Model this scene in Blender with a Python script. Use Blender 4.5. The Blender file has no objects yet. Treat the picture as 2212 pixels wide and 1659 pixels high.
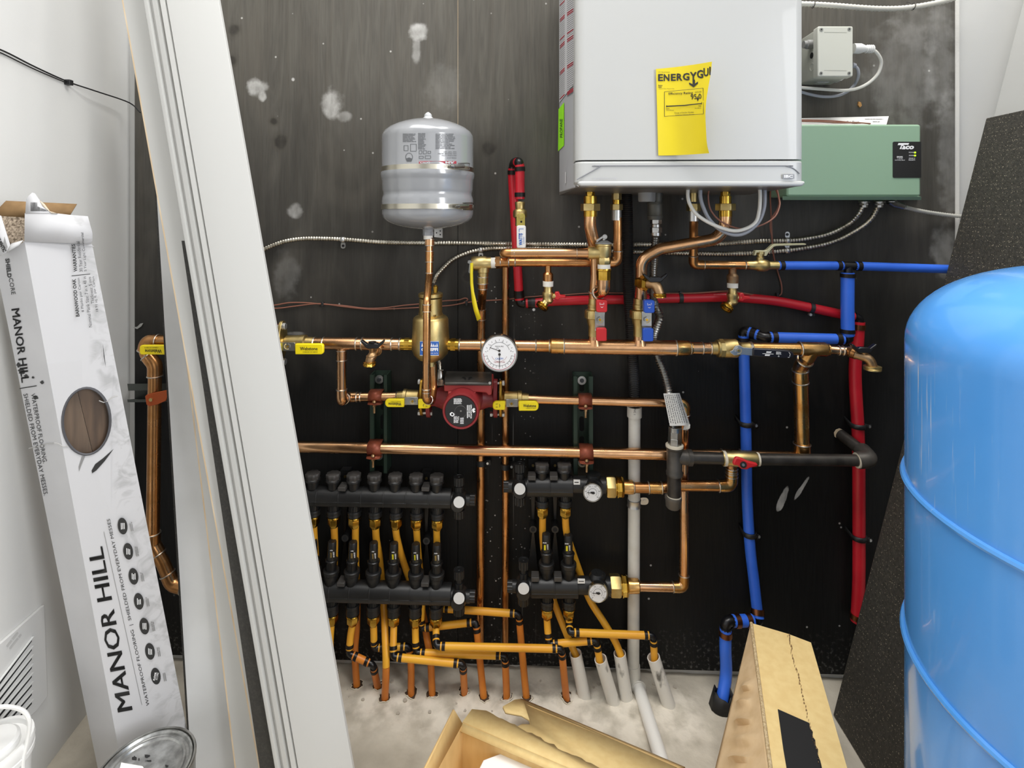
import bpy, bmesh, math, random
from mathutils import Vector as V, Matrix
random.seed(7)
SC = bpy.context.scene
COL = SC.collection
# ---------------------------------------------------------------- camera model (2212 x 1659 frame)
F = 1150.0; CX = 1106.0; HY = 470.0; D = 1.3; CH = 1.113
TH = math.radians(2.0)
rt = V((math.cos(TH), math.sin(TH), 0)); fw = V((-math.sin(TH), math.cos(TH), 0)); up = V((0, 0, 1))
CAM = V((0, -D, CH))
def ray(px, py): return fw + rt * ((px - CX) / F) + up * ((HY - py) / F)
def P(px, py, d=0.0):                       # point at distance d in front of the plywood wall
    r = ray(px, py); return CAM + r * ((D - d) / r.y)
def PC(px, py, z): return CAM + ray(px, py) * z      # point at depth z from the camera
def FLR(px, py, h=0.0):
    r = ray(px, py); return CAM + r * ((h - CH) / r.z)
def R(w, d): return w * .5 * (D - d) / F    # half of a width seen as w pixels at distance d
def plane(a, b, c, off=0.0):
    n = (b - a).cross(c - a).normalized()
    if n.dot(CAM - a) < 0: n = -n
    def f(px, py):
        r = ray(px, py); t = (a - CAM).dot(n) / r.dot(n)
        return CAM + r * t + n * off
    f.n = n
    return f
# ---------------------------------------------------------------- materials
def lin(c):
    if isinstance(c, str):
        c = [int(c[i:i + 2], 16) / 255 for i in (0, 2, 4)]
    return tuple((x / 12.92 if x <= .04045 else ((x + .055) / 1.055) ** 2.4) for x in c) + (1.0,)
MATS = {}
def mat(name, col, rough=.5, metal=0.0, col2=None, scale=20.0, stretch=(1, 1, 1), lo=.35, hi=.65, bump=0.0, bscale=300.0, spec=.5, coat=0.0, alpha=1.0, emit=0.0, trans=0.0, rvar=0.0):
    m = bpy.data.materials.new(name); m.use_nodes = True
    nt = m.node_tree; b = nt.nodes['Principled BSDF']
    b.inputs['Base Color'].default_value = lin(col)
    b.inputs['Roughness'].default_value = rough
    b.inputs['Metallic'].default_value = metal
    b.inputs['Specular IOR Level'].default_value = spec
    b.inputs['Coat Weight'].default_value = coat
    b.inputs['Alpha'].default_value = alpha
    b.inputs['Transmission Weight'].default_value = trans
    if emit:
        b.inputs['Emission Color'].default_value = lin(col); b.inputs['Emission Strength'].default_value = emit
    tc = nt.nodes.new('ShaderNodeNewGeometry')
    if col2 is not None:
        mp = nt.nodes.new('ShaderNodeMapping'); mp.inputs['Scale'].default_value = stretch
        nz = nt.nodes.new('ShaderNodeTexNoise'); nz.inputs['Scale'].default_value = scale; nz.inputs['Detail'].default_value = 5
        cr = nt.nodes.new('ShaderNodeValToRGB')
        cr.color_ramp.elements[0].position = lo; cr.color_ramp.elements[1].position = hi
        cr.color_ramp.elements[0].color = lin(col); cr.color_ramp.elements[1].color = lin(col2)
        nt.links.new(tc.outputs['Position'], mp.inputs[0]); nt.links.new(mp.outputs[0], nz.inputs['Vector'])
        nt.links.new(nz.outputs['Fac'], cr.inputs[0]); nt.links.new(cr.outputs[0], b.inputs['Base Color'])
        if rvar:
            mr = nt.nodes.new('ShaderNodeMapRange'); mr.inputs[3].default_value = rough - rvar; mr.inputs[4].default_value = rough + rvar
            mr.inputs[1].default_value = .3; mr.inputs[2].default_value = .7
            nt.links.new(nz.outputs['Fac'], mr.inputs[0]); nt.links.new(mr.outputs[0], b.inputs['Roughness'])
    if bump:
        n2 = nt.nodes.new('ShaderNodeTexNoise'); n2.inputs['Scale'].default_value = bscale; n2.inputs['Detail'].default_value = 3
        bp = nt.nodes.new('ShaderNodeBump'); bp.inputs['Strength'].default_value = bump; bp.inputs['Distance'].default_value = .002
        nt.links.new(tc.outputs['Position'], n2.inputs['Vector'])
        nt.links.new(n2.outputs['Fac'], bp.inputs['Height']); nt.links.new(bp.outputs[0], b.inputs['Normal'])
    MATS[name] = m
    return m
copper = mat('copper', 'e4b488', .24, 1, 'cf9c6c', 26, (1, 1, 1), .42, .75, rvar=.07)
copper_dark = mat('copper_weathered', 'd7a06c', .29, 1, 'b5804c', 30, lo=.35, hi=.7, rvar=.07)
copper_gold = mat('copper_fluxed', 'dcb070', .27, 1, 'bd8a4c', 32, lo=.4, hi=.7, rvar=.06)
solder = mat('solder', 'd8d2c6', .32, 1)
brass = mat('brass', 'd2bc82', .38, 1, 'b89d62', 45, lo=.4, hi=.75, bump=.12, bscale=900)
brass_shiny = mat('brass_polished', 'd3ac4c', .2, 1, 'b28a34', 40)
bronze = mat('bronze_cast', 'c8a67e', .4, 1, 'a6845c', 50, bump=.15, bscale=900)
steel = mat('steel', 'bdbcb8', .28, 1, '9a9a97', 40)
zinc = mat('zinc', 'd5d5d2', .35, .9)
conduit_m = mat('armoured_conduit_metal', 'dedacc', .32, 1, 'a39d8f', 60)
white_conduit = mat('pale_conduit', 'd6d4cb', .45, .35)
iron = mat('black_iron', '4a4743', .42, .5, '5d5954', 40, bump=.15, bscale=700)
iron_dark = mat('black_iron_pipe', '35322f', .38, .5, '4d4944', 30)
blackp = mat('black_plastic', '1e1e1f', .42, 0, '2a2a2a', 40, bump=.06, bscale=1200)
blackg = mat('black_gloss', '101012', .32)
rubber = mat('black_rubber', '161617', .6)
greyp = mat('grey_plastic', '8f8f8d', .45)
darkgrey = mat('dark_grey', '55534f', .4, .4, '474542', 40)
white_p = mat('white_plastic', 'e4e4e2', .38)
white_m = mat('white_enamel', 'bbbcba', .3, coat=.15)
pvc = mat('white_pvc', 'dcdad2', .4, 0, 'cfccc2', 25)
pvc_dirty = mat('scuffed_pvc', 'dedbd3', .5, 0, '6a6760', 38, (1, 1, .5), .60, .72)
tape = mat('thread_tape', 'ebe8df', .6)
yel = mat('yellow_grip', 'fae21a', .4)
redg = mat('red_grip', 'c8242a', .36)
blug = mat('blue_grip', '2456c0', .36)
pexr = mat('red_pex', 'cc2230', .34, 0, 'b81a28', 12)
pexb = mat('blue_pex', '3a74ea', .36, 0, '3268da', 12)
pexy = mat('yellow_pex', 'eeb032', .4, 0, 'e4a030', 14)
pexy_warm = mat('yellow_pex_warm_lit', 'd9842c', .42, 0, 'c46f24', 14)  # yellow tube with warm bounced light painted in, for the lower runs
crimp_c = mat('copper_crimp', '8a5a3c', .35, 1)
crimp_k = mat('black_crimp', '2a2624', .4, .6)
pumpred = mat('pump_enamel', '8e2c2e', .38, 0, '7c2428', 30, bump=.08, bscale=700)
tank_grey = mat('tank_grey', '8f9194', .2, 0, spec=.6, coat=.5)
tank_blue = mat('tank_blue', '559feb', .2, 0, '5ca4ef', 6, coat=.35)
strut_m = mat('strut_green', '2b3c31', .4, .3)
clamp_m = mat('copper_coated_clamp', '9a5038', .45, .35, '7d3f2c', 60)
clamp_o = mat('orange_clamp', 'ad4f1f', .45, .2)
green_box = mat('green_enamel', '8fae93', .45)
paper = mat('paper', 'e8e7e3', .7)
yellow_paper = mat('yellow_paper', 'dfca14', .55)
lime = mat('lime_sticker', '9cf01e', .5)
ink = mat('ink', '222222', .6)
ink_grey = mat('ink_grey', '7d7d7d', .6)
ink_red = mat('ink_red', '9c2333', .6)
ink_blue = mat('ink_blue', '2a62b4', .5)
ink_white = mat('ink_white', 'f2f2f2', .5)
ink_pale = mat('ink_pale', 'b9babd', .5)
card = mat('cardboard', 'dcbb80', .75, 0, 'd4b176', 60, (1, 1, .3))
card_lite = mat('cardboard_light', 'e6cb8e', .75, 0, 'dfc184', 60)
card_dark = mat('cardboard_inside', '8a6d48', .8, 0, '7c603d', 70)
wood_raw = mat('raw_wood_edge', 'd6c4a8', .65, 0, 'c4ab88', 60, (1, 1, .1))
board_w = mat('white_primed_board', 'b9b9b6', .5)
brown_wire = mat('brown_wire', '8b5b4a', .45)
cord_grey = mat('grey_cord', '9b9ea6', .4)
cord_white = mat('white_cord', 'dcdad2', .4)
led = mat('led_green', 'b4e61e', .4, emit=1.5)
glass = mat('dial_glass', 'ffffff', .05, trans=1.0)
darkvoid = mat('dark_hole', '0b0b0b', .8)
cream = mat('foam_rim', 'd8d0bd', .7)
vinyl_oak = mat('vinyl_oak', '5d4a3a', .5, 0, '3e3128', 9, (8, 8, .6), .35, .65)
# ---------------------------------------------------------------- mesh building
def perp(t):
    a = V((0, 0, 1)) if abs(t.z) < .8 else V((1, 0, 0))
    return (a - t * a.dot(t)).normalized()
class MB:
    def __init__(s): s.v = []; s.f = []; s.m = []
    def add(s, vs, fs, mi=0):
        n = len(s.v); s.v += [V(x) for x in vs]; s.f += [tuple(i + n for i in f) for f in fs]; s.m += [mi] * len(fs); return s
    def tube(s, path, r, seg=14, mi=0, cap=True, closed=False, flat=None):
        path = [V(p) for p in path]; n = len(path)
        rs = r if isinstance(r, (list, tuple)) else [r] * n
        ts = []
        for i in range(n):
            a = path[i - 1] if (i > 0 or closed) else path[i]; b = path[(i + 1) % n] if (i < n - 1 or closed) else path[i]
            t = b - a
            ts.append(t.normalized() if t.length > 1e-9 else (ts[-1] if ts else V((0, 0, 1))))
        u = perp(ts[0]); vs = []; fs = []
        for i in range(n):
            u = u - ts[i] * u.dot(ts[i]); u = u.normalized() if u.length > 1e-6 else perp(ts[i])
            w = ts[i].cross(u)
            for k in range(seg):
                a = 2 * math.pi * k / seg
                vs.append(path[i] + (u * math.cos(a) + w * math.sin(a) * (flat or 1)) * rs[i])
        for i in range(n if closed else n - 1):
            j = (i + 1) % n
            for k in range(seg):
                l = (k + 1) % seg
                fs.append((i * seg + k, i * seg + l, j * seg + l, j * seg + k))
        if cap and not closed:
            fs.append(tuple(range(seg - 1, -1, -1))); fs.append(tuple((n - 1) * seg + k for k in range(seg)))
        return s.add(vs, fs, mi)
    def lathe(s, o, ax, prof, seg=24, mi=0, ref=None, rot=0.0):
        o = V(o); ax = V(ax).normalized(); u = V(ref) if ref else perp(ax); u = (u - ax * u.dot(ax)).normalized(); w = ax.cross(u)
        vs = []; fs = []; n = len(prof)
        for h, r in prof:
            r = max(r, 1e-5)
            for k in range(seg):
                a = 2 * math.pi * k / seg + rot
                vs.append(o + ax * h + (u * math.cos(a) + w * math.sin(a)) * r)
        for i in range(n - 1):
            for k in range(seg):
                l = (k + 1) % seg
                fs.append((i * seg + k, i * seg + l, (i + 1) * seg + l, (i + 1) * seg + k))
        fs.append(tuple(range(seg - 1, -1, -1))); fs.append(tuple((n - 1) * seg + k for k in range(seg)))
        return s.add(vs, fs, mi)
    def rod(s, a, b, r, seg=14, mi=0, r2=None):
        a = V(a); b = V(b); return s.lathe(a, b - a, [(0, r), ((b - a).length, r if r2 is None else r2)], seg, mi)
    def ring(s, c, ax, r, t, mi=0, seg=18, ts=6):
        ax = V(ax).normalized(); u = perp(ax); w = ax.cross(u)
        path = [V(c) + (u * math.cos(2 * math.pi * k / seg) + w * math.sin(2 * math.pi * k / seg)) * r for k in range(seg)]
        return s.tube(path, t, ts, mi, closed=True)
    def hexa(s, p, mi=0):   # 8 points: 0-3 one face, 4-7 the opposite one
        return s.add(p, [(0, 1, 2, 3), (7, 6, 5, 4), (0, 4, 5, 1), (1, 5, 6, 2), (2, 6, 7, 3), (3, 7, 4, 0)], mi)
    def box(s, c, X, Y, Z, mi=0):
        c = V(c); X = V(X); Y = V(Y); Z = V(Z)
        return s.hexa([c - X - Y - Z, c + X - Y - Z, c + X + Y - Z, c - X + Y - Z, c - X - Y + Z, c + X - Y + Z, c + X + Y + Z, c - X + Y + Z], mi)
    def prism(s, poly, ext, mi=0):
        poly = [V(p) for p in poly]; n = len(poly); ext = V(ext)
        vs = poly + [p + ext for p in poly]
        fs = [tuple(range(n)), tuple(range(2 * n - 1, n - 1, -1))] + [(i, i + n, (i + 1) % n + n, (i + 1) % n) for i in range(n)]
        return s.add(vs, fs, mi)
    def grid(s, fn, nu, nv, mi=0):
        vs = [fn(i / nu, j / nv) for j in range(nv + 1) for i in range(nu + 1)]
        fs = [(j * (nu + 1) + i, j * (nu + 1) + i + 1, (j + 1) * (nu + 1) + i + 1, (j + 1) * (nu + 1) + i) for j in range(nv) for i in range(nu)]
        return s.add(vs, fs, mi)
    def poly(s, pts, mi=0): return s.add(pts, [tuple(range(len(pts)))], mi)
    def build(s, name, mats, par=None, bevel=0.0, solid=0.0, ang=35, label=None, bseg=2):
        root = par
        while root is not None and root.parent is not None: root = root.parent
        if root is not None: off = V(root.location)
        else:
            off = V((sum(p.x for p in s.v) / len(s.v), sum(p.y for p in s.v) / len(s.v), min(p.z for p in s.v)))
        me = bpy.data.meshes.new(name)
        me.from_pydata([p - off for p in s.v], [], s.f)
        if not isinstance(mats, (list, tuple)): mats = [mats]
        for m in mats: me.materials.append(m)
        me.polygons.foreach_set('material_index', s.m)
        bm = bmesh.new(); bm.from_mesh(me); bmesh.ops.recalc_face_normals(bm, faces=bm.faces); bm.to_mesh(me); bm.free()
        me.polygons.foreach_set('use_smooth', [True] * len(me.polygons))
        me.set_sharp_from_angle(angle=math.radians(ang))
        o = bpy.data.objects.new(name, me); COL.objects.link(o)
        if par is None: o.location = off
        else: o.parent = par
        if solid:
            md = o.modifiers.new('thickness', 'SOLIDIFY'); md.thickness = solid; md.offset = 0
        if bevel:
            md = o.modifiers.new('edge', 'BEVEL'); md.width = bevel; md.segments = bseg; md.limit_method = 'ANGLE'; md.angle_limit = math.radians(40)
            md.harden_normals = False
        if label: o['label'] = label
        return o
def tag(o, label, cat, group=None, kind=None):
    o['label'] = label; o['category'] = cat
    if group: o['group'] = group
    if kind: o['kind'] = kind
    return o
def thing(name, label, cat, loc, group=None):
    o = bpy.data.objects.new(name, None); COL.objects.link(o); o.location = V(loc); o.empty_display_size = .02
    return tag(o, label, cat, group)
def struct(o, label=None):
    o['kind'] = 'structure'
    if label: o['label'] = label
    return o
def fil(pts, r, n=6):       # round the corners of a path
    pts = [V(p) for p in pts]; out = [pts[0]]
    for i in range(1, len(pts) - 1):
        a, b, c = pts[i - 1], pts[i], pts[i + 1]
        u = (a - b); w = (c - b); lu, lw = u.length, w.length
        if lu < 1e-6 or lw < 1e-6: continue
        u /= lu; w /= lw
        ang = u.angle(w)
        if ang > math.radians(178): out.append(b); continue
        t = min(r / math.tan(ang / 2), lu * .48, lw * .48)
        p0 = b + u * t; p1 = b + w * t
        for k in range(n + 1):
            q = k / n
            out.append(p0 * (1 - q) ** 2 + b * 2 * q * (1 - q) + p1 * q * q)
    out.append(pts[-1]); return out
def smooth(pts, n=6):       # Catmull-Rom
    pts = [V(p) for p in pts]; out = []
    q = [pts[0] * 2 - pts[1]] + pts + [pts[-1] * 2 - pts[-2]]
    for i in range(1, len(q) - 2):
        a, b, c, d = q[i - 1:i + 3]
        for k in range(n):
            t = k / n
            out.append(.5 * (2 * b + (c - a) * t + (2 * a - 5 * b + 4 * c - d) * t * t + (3 * b - a - 3 * c + d) * t ** 3))
    out.append(pts[-1]); return out
def resample(path, step):
    out = [path[0]]; acc = 0.0
    for a, b in zip(path, path[1:]):
        L = (b - a).length
        if L < 1e-9: continue
        t = step - acc
        while t <= L:
            out.append(a + (b - a) * (t / L)); t += step
        acc = (acc + L) % step if step else 0
    out.append(path[-1]); return out
def WP(pts): return [p if isinstance(p, V) else P(*p) for p in pts]
# ---------------------------------------------------------------- lettering
_TXT = {}
def glyphs(body, bold=0.0):
    k = (body, bold)
    if k not in _TXT:
        cu = bpy.data.curves.new('t', 'FONT'); cu.body = body; cu.size = 1; cu.offset = bold; cu.resolution_u = 2
        ob = bpy.data.objects.new('t', cu); me = ob.to_mesh()
        vs = [(v.co.x, v.co.y) for v in me.vertices]; fs = [tuple(p.vertices) for p in me.polygons]
        ob.to_mesh_clear(); bpy.data.objects.remove(ob); bpy.data.curves.remove(cu)
        x0 = min(v[0] for v in vs); x1 = max(v[0] for v in vs); y0 = min(v[1] for v in vs); y1 = max(v[1] for v in vs)
        _TXT[k] = ([((x - (x0 + x1) / 2), (y - (y0 + y1) / 2)) for x, y in vs], fs, x1 - x0, y1 - y0)
    return _TXT[k]
def text(mb, body, cx, cy, h, surf, mi=1, w=None, ang=0.0, bold=0.0, slant=0.0):
    """lettering centred at pixel (cx, cy), h pixels tall, w wide, turned ang degrees clockwise, laid on surf(px, py)"""
    vs, fs, W, H = glyphs(body, bold)
    sy = h / H; sx = w / W if w else sy
    ca, sa = math.cos(math.radians(ang)), math.sin(math.radians(ang)); out = []
    for x, y in vs:
        x = x * sx + y * sy * slant; y = -y * sy
        out.append(surf(cx + x * ca - y * sa, cy + x * sa + y * ca))
    mb.add(out, fs, mi)
def bars(mb, surf, x0, y0, x1, y1, n, mi=1, ang=0.0, fill=.5, ragged=.35, words=True):
    """n lines of illegible fine print in a pixel box turned ang degrees about its centre"""
    cx, cy = (x0 + x1) / 2, (y0 + y1) / 2; ca, sa = math.cos(math.radians(ang)), math.sin(math.radians(ang))
    def T(x, y):
        x -= cx; y -= cy; return surf(cx + x * ca - y * sa, cy + x * sa + y * ca)
    p = (y1 - y0) / n
    for i in range(n):
        ya = y0 + p * i + p * (1 - fill) / 2; yb = ya + p * fill
        end = x1 - (x1 - x0) * ragged * random.random(); x = x0
        while x < end - 1:
            L = min(random.uniform(2.5, 9) * p * .6, end - x) if words else end - x
            mb.poly([T(x, ya), T(x + L, ya), T(x + L, yb), T(x, yb)], mi); x += L + p * .35
def rr(x0, y0, x1, y1, r, n=4, ang=0.0, corners=(1, 1, 1, 1)):
    """rounded rectangle in pixels, clockwise from top left"""
    pts = []
    cs = [(x0 + r, y0 + r, 180), (x1 - r, y0 + r, 270), (x1 - r, y1 - r, 0), (x0 + r, y1 - r, 90)]
    sq = [(x0, y0), (x1, y0), (x1, y1), (x0, y1)]
    for q, (x, y, a0) in enumerate(cs):
        if not corners[q] or r <= 0: pts.append(sq[q]); continue
        for k in range(n + 1):
            a = math.radians(a0 + 90 * k / n); pts.append((x + r * math.cos(a), y + r * math.sin(a)))
    if ang:
        cx, cy = (x0 + x1) / 2, (y0 + y1) / 2; ca, sa = math.cos(math.radians(ang)), math.sin(math.radians(ang))
        pts = [(cx + (x - cx) * ca - (y - cy) * sa, cy + (x - cx) * sa + (y - cy) * ca) for x, y in pts]
    return pts
def plate(mb, pts, d, th, mi=0):      # pixel outline at distance d, thickness th towards the wall
    return mb.prism([P(x, y, d) for x, y in pts], V((0, th, 0)), mi)
def at(d): return lambda x, y: P(x, y, d)
def circ(mb, x, y, d, rpx, th, mi=0, seg=24):    # disc whose axis points to the room
    c = P(x, y, d); return mb.lathe(c, V((0, 1, 0)), [(0, R(2 * rpx, d)), (th, R(2 * rpx, d))], seg, mi)
def lat(mb, A, B, prof, mi=0, seg=20, ref=None, rot=0.0):   # prof: (fraction along AB, radius in pixels)
    A = V(A); B = V(B); k = (A - CAM).dot(fw) / F; L = (B - A).length
    return mb.lathe(A, B - A, [(t * L, r * k) for t, r in prof], seg, mi, ref, rot)
# ---------------------------------------------------------------- pipework
def crun(name, label, cat, pts, w, els=(), sl=(), rings=(), m=None, mfit=None, bend=1.1, group=None, root=None, seg=16, pname='pipe', elk=1.14, ell=1.25, part_label=None):
    """a soldered pipe: pts (px, py, d); els: corner indices with an elbow fitting; sl: (segment, a, b, scale[, material]); rings: (segment, a)"""
    m = m or copper; mfit = mfit or m
    W = WP(pts)
    d0 = [D - (p - CAM).y for p in W]
    d0 = [D - (p.y - CAM.y) for p in W]
    r = R(w, d0[0])
    if root is None: root = thing(name, label, cat, W[0], group)
    mb = MB(); mb.tube(fil(W, r * 2 * bend), r, seg); mb.build(pname, m, root)
    px = [(p[0], p[1]) if not isinstance(p, V) else None for p in pts]
    def on(j, a):
        (x0, y0), (x1, y1) = px[j], px[j + 1]
        t = (a - x0) / (x1 - x0) if abs(x1 - x0) > abs(y1 - y0) else (a - y0) / (y1 - y0)
        return W[j].lerp(W[j + 1], t), (W[j + 1] - W[j]).normalized()
    for i in els:
        u = (W[i - 1] - W[i]); v = (W[i + 1] - W[i]); L = min(r * 2 * ell, u.length * .95); L2 = min(r * 2 * ell, v.length * .95)
        a = W[i] + u.normalized() * L; b = W[i] + v.normalized() * L2
        e = MB(); e.tube(fil([a, W[i], b], r * 2 * bend, 8), r * elk, seg)
        e.ring(a, u, r * elk * .97, r * .13, 1); e.ring(b, v, r * elk * .97, r * .13, 1)
        e.build('elbow', [mfit, solder], root)
    for q in sl:
        j, a, b, k = q[:4]; mm = q[4] if len(q) > 4 else mfit
        pa, t = on(j, a); pb, _ = on(j, b)
        e = MB(); e.rod(pa, pb, r * k, seg)
        e.ring(pa, t, r * k * .98, r * .13, 1); e.ring(pb, t, r * k * .98, r * .13, 1)
        e.build(q[5] if len(q) > 5 else 'coupling', [mm, solder], root)
    for j, a in rings:
        pa, t = on(j, a); e = MB(); e.ring(pa, t, r * 1.02, r * .15); e.build('solder_ring', solder, root)
    return root
def pex(name, label, cat, pts, w, m, els=(), crimp=None, group=None, mats=None, root=None, gap=.62, endcrimp=(0, 0), elm=None, split=0):
    """plastic tube in sections joined by crimped plastic elbows at the corner indices els"""
    W = WP(pts); r = R(w, D - (W[0].y - CAM.y)); crimp = crimp or crimp_k; elm = elm or blackg
    if root is None: root = thing(name, label, cat, W[0], group)
    cuts = [0] + list(els) + [len(W) - 1]
    for s in range(len(cuts) - 1):
        sec = W[cuts[s]:cuts[s + 1] + 1]
        if s > 0: sec[0] = sec[0] + (sec[1] - sec[0]).normalized() * min(r * 2 * gap, (sec[1] - sec[0]).length * .4)
        if s < len(cuts) - 2: sec[-1] = sec[-1] + (sec[-2] - sec[-1]).normalized() * min(r * 2 * gap, (sec[-1] - sec[-2]).length * .4)
        mm = mats[s] if mats else m
        path = smooth(sec, 6) if len(sec) > 2 else [sec[0], sec[0].lerp(sec[1], .5), sec[1]]
        if split:
            k = split * 6; mb = MB(); mb.tube(path[k:], r, 14); mb.build('tube', pexy_warm, root); path = path[:k + 1]
        mb = MB(); mb.tube(path, r, 14); mb.build('tube', mm, root)
        for e, on in ((0, s > 0 or endcrimp[0]), (-1, s < len(cuts) - 2 or endcrimp[1])):
            if not on: continue
            a = sec[e]; b = sec[1] if e == 0 else sec[-2]; t = (b - a).normalized()
            c = MB(); c.rod(a + t * r * .45, a + t * r * 1.35, r * 1.13, 14); c.build('crimp_ring', crimp, root)
    for i in els:
        u = (W[i - 1] - W[i]).normalized(); v = (W[i + 1] - W[i]).normalized(); L = r * 2 * gap * 1.3
        L = min(L, (W[i - 1] - W[i]).length * .48, (W[i + 1] - W[i]).length * .48)
        e = MB(); e.tube(fil([W[i] + u * L, W[i], W[i] + v * L], r * 1.3, 6), r * .86, 12)
        for t in (u, v): e.rod(W[i] + t * L * .62, W[i] + t * L * .82, r * 1.0, 12)
        e.build('elbow', elm, root)
    return root
def ribbed(path, r, step, k=.8):
    p = resample(path, step); return p, [r if i % 2 == 0 else r * k for i in range(len(p))]
# ================================================================ ROOM
def plywood_material():
    m = bpy.data.materials.new('black_stained_plywood'); m.use_nodes = True
    nt = m.node_tree; b = nt.nodes['Principled BSDF']; N = nt.nodes.new; Lk = nt.links.new
    g = N('ShaderNodeNewGeometry')
    def noise(scale, stretch, det=4, dist=0.0):
        mp = N('ShaderNodeMapping'); mp.inputs['Scale'].default_value = stretch
        n = N('ShaderNodeTexNoise'); n.inputs['Scale'].default_value = scale; n.inputs['Detail'].default_value = det; n.inputs['Distortion'].default_value = dist
        Lk(g.outputs['Position'], mp.inputs[0]); Lk(mp.outputs[0], n.inputs['Vector']); return n.outputs['Fac']
    def math_(op, a, c):
        n = N('ShaderNodeMath'); n.operation = op
        for i, x in enumerate((a, c)):
            if hasattr(x, 'node'): Lk(x, n.inputs[i])
            else: n.inputs[i].default_value = x
        return n.outputs[0]
    def mr(x, a, c, lo=0.0, hi=1.0, smooth=False):
        n = N('ShaderNodeMapRange'); n.inputs[1].default_value = a; n.inputs[2].default_value = c; n.inputs[3].default_value = lo; n.inputs[4].default_value = hi
        if smooth: n.interpolation_type = 'SMOOTHSTEP'
        Lk(x, n.inputs[0]); return n.outputs[0]
    def mix(f, a, c):
        n = N('ShaderNodeMix'); n.data_type = 'RGBA'
        if hasattr(f, 'node'): Lk(f, n.inputs[0])
        else: n.inputs[0].default_value = f
        for i, x in ((6, a), (7, c)):
            if hasattr(x, 'node'): Lk(x, n.inputs[i])
            else: n.inputs[i].default_value = x
        return n.outputs[2]
    # cathedral grain: rings of a stretched, distorted field
    mp = N('ShaderNodeMapping'); mp.inputs['Scale'].default_value = (9, 9, 1.1)
    wv = N('ShaderNodeTexWave'); wv.wave_type = 'BANDS'; wv.bands_direction = 'X'; wv.inputs['Scale'].default_value = 1.3; wv.inputs['Distortion'].default_value = 14; wv.inputs['Detail'].default_value = 3.0; wv.inputs['Detail Scale'].default_value = .6
    Lk(g.outputs['Position'], mp.inputs[0]); Lk(mp.outputs[0], wv.inputs['Vector'])
    fine = noise(40, (6, 6, .35), 3)
    broad = noise(4, (1.6, 1.6, .8), 5, .6)
    sep = N('ShaderNodeSeparateXYZ'); Lk(g.outputs['Position'], sep.inputs[0])
    X, Z = sep.outputs[0], sep.outputs[2]
    grain = noise(5, (5, 5, .5), 6, 2.2)
    base = mix(mr(grain, .38, .66), lin('56534d'), lin('625f58'))
    base = mix(math_('MULTIPLY', mr(wv.outputs['Fac'], .8, 1.0), .35), base, lin('5a554d'))
    base = mix(math_('MULTIPLY', mr(fine, .48, .78), .3), base, lin('35332f'))
    # upper half painted lighter, as lit from above; near black below as shaded
    thin = math_('MULTIPLY', mr(math_('ADD', Z, math_('MULTIPLY', broad, .5)), .95, 1.7), .95)
    deep = mix(mr(fine, .3, .8), lin('121212'), lin('1a1a19'))
    base = mix(thin, deep, base)
    base = mix(math_('MULTIPLY', mr(broad, .52, .72), math_('MULTIPLY', thin, .55)), base, lin('625d55'))
    col = base
    # pale plaster smears and thumb marks
    warp = noise(28, (1, 1, 1), 4)
    blotch = noise(45, (1, 1, .6), 6)
    def smear(px, py, rx, ry, strength, ang=0.0, hard=.55):
        c = P(px, py, 0); s = (D) / F
        vm = N('ShaderNodeVectorMath'); vm.operation = 'SUBTRACT'; Lk(g.outputs['Position'], vm.inputs[0]); vm.inputs[1].default_value = c
        v0 = N('ShaderNodeVectorRotate'); v0.rotation_type = 'Y_AXIS'; v0.inputs['Angle'].default_value = math.radians(ang); Lk(vm.outputs[0], v0.inputs['Vector'])
        v2 = N('ShaderNodeVectorMath'); v2.operation = 'DIVIDE'; Lk(v0.outputs[0], v2.inputs[0]); v2.inputs[1].default_value = (rx * s, 1, ry * s)
        ln = N('ShaderNodeVectorMath'); ln.operation = 'LENGTH'; Lk(v2.outputs[0], ln.inputs[0])
        e = math_('ADD', ln.outputs['Value'], math_('MULTIPLY', math_('SUBTRACT', warp, .5), 1.6))
        f = mr(e, 1.15, hard, 0, 1, True)
        return math_('MULTIPLY', math_('MULTIPLY', f, mr(blotch, .3, .6, .45, 1)), strength)
    for q in ((556, 188, 22, 20, .8), (566, 206, 9, 12, .9), (716, 226, 24, 34, .6), (742, 252, 16, 12, .35), (905, 68, 20, 22, .75), (900, 110, 10, 34, .35), (638, 455, 18, 16, .45), (633, 172, 5, 5, .9),
              (1690, 1080, 7, 30, .9, -22, .9), (1730, 1057, 4, 28, .8, -32, .9), (2030, 120, 34, 150, .2), (1950, 160, 80, 120, .16), (2050, 330, 24, 150, .2), (1985, 60, 60, 50, .14), (620, 590, 30, 60, .12), (2040, 540, 26, 60, .25), (960, 190, 40, 60, .1), (640, 720, 22, 5, .3)):
        col = mix(smear(*q), col, lin('c9c8c4'))
    for (px, py, r_) in ((607, 305, 15), (1058, 320, 17), (505, 62, 14), (592, 262, 9), (500, 130, 10), (1010, 600, 10)):
        ring_ = smear(px, py, r_ * 1.5, r_ * 1.7, .5); col = mix(ring_, col, lin('4a463f')); col = mix(smear(px, py, r_, r_ * 1.05, .6), col, lin('1d1b19'))
    # speckle and drips between the two long copper pipes
    vo = N('ShaderNodeTexVoronoi'); vo.inputs['Scale'].default_value = 95; Lk(g.outputs['Position'], vo.inputs['Vector'])
    xa, xb = P(1025, 900, 0).x, P(1165, 900, 0).x
    band = math_('MULTIPLY', mr(X, xa, xa + .05), mr(X, xb, xb - .07))
    low = mr(Z, 1.02, .9)
    rnd = N('ShaderNodeSeparateColor'); Lk(vo.outputs['Color'], rnd.inputs[0])
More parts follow.
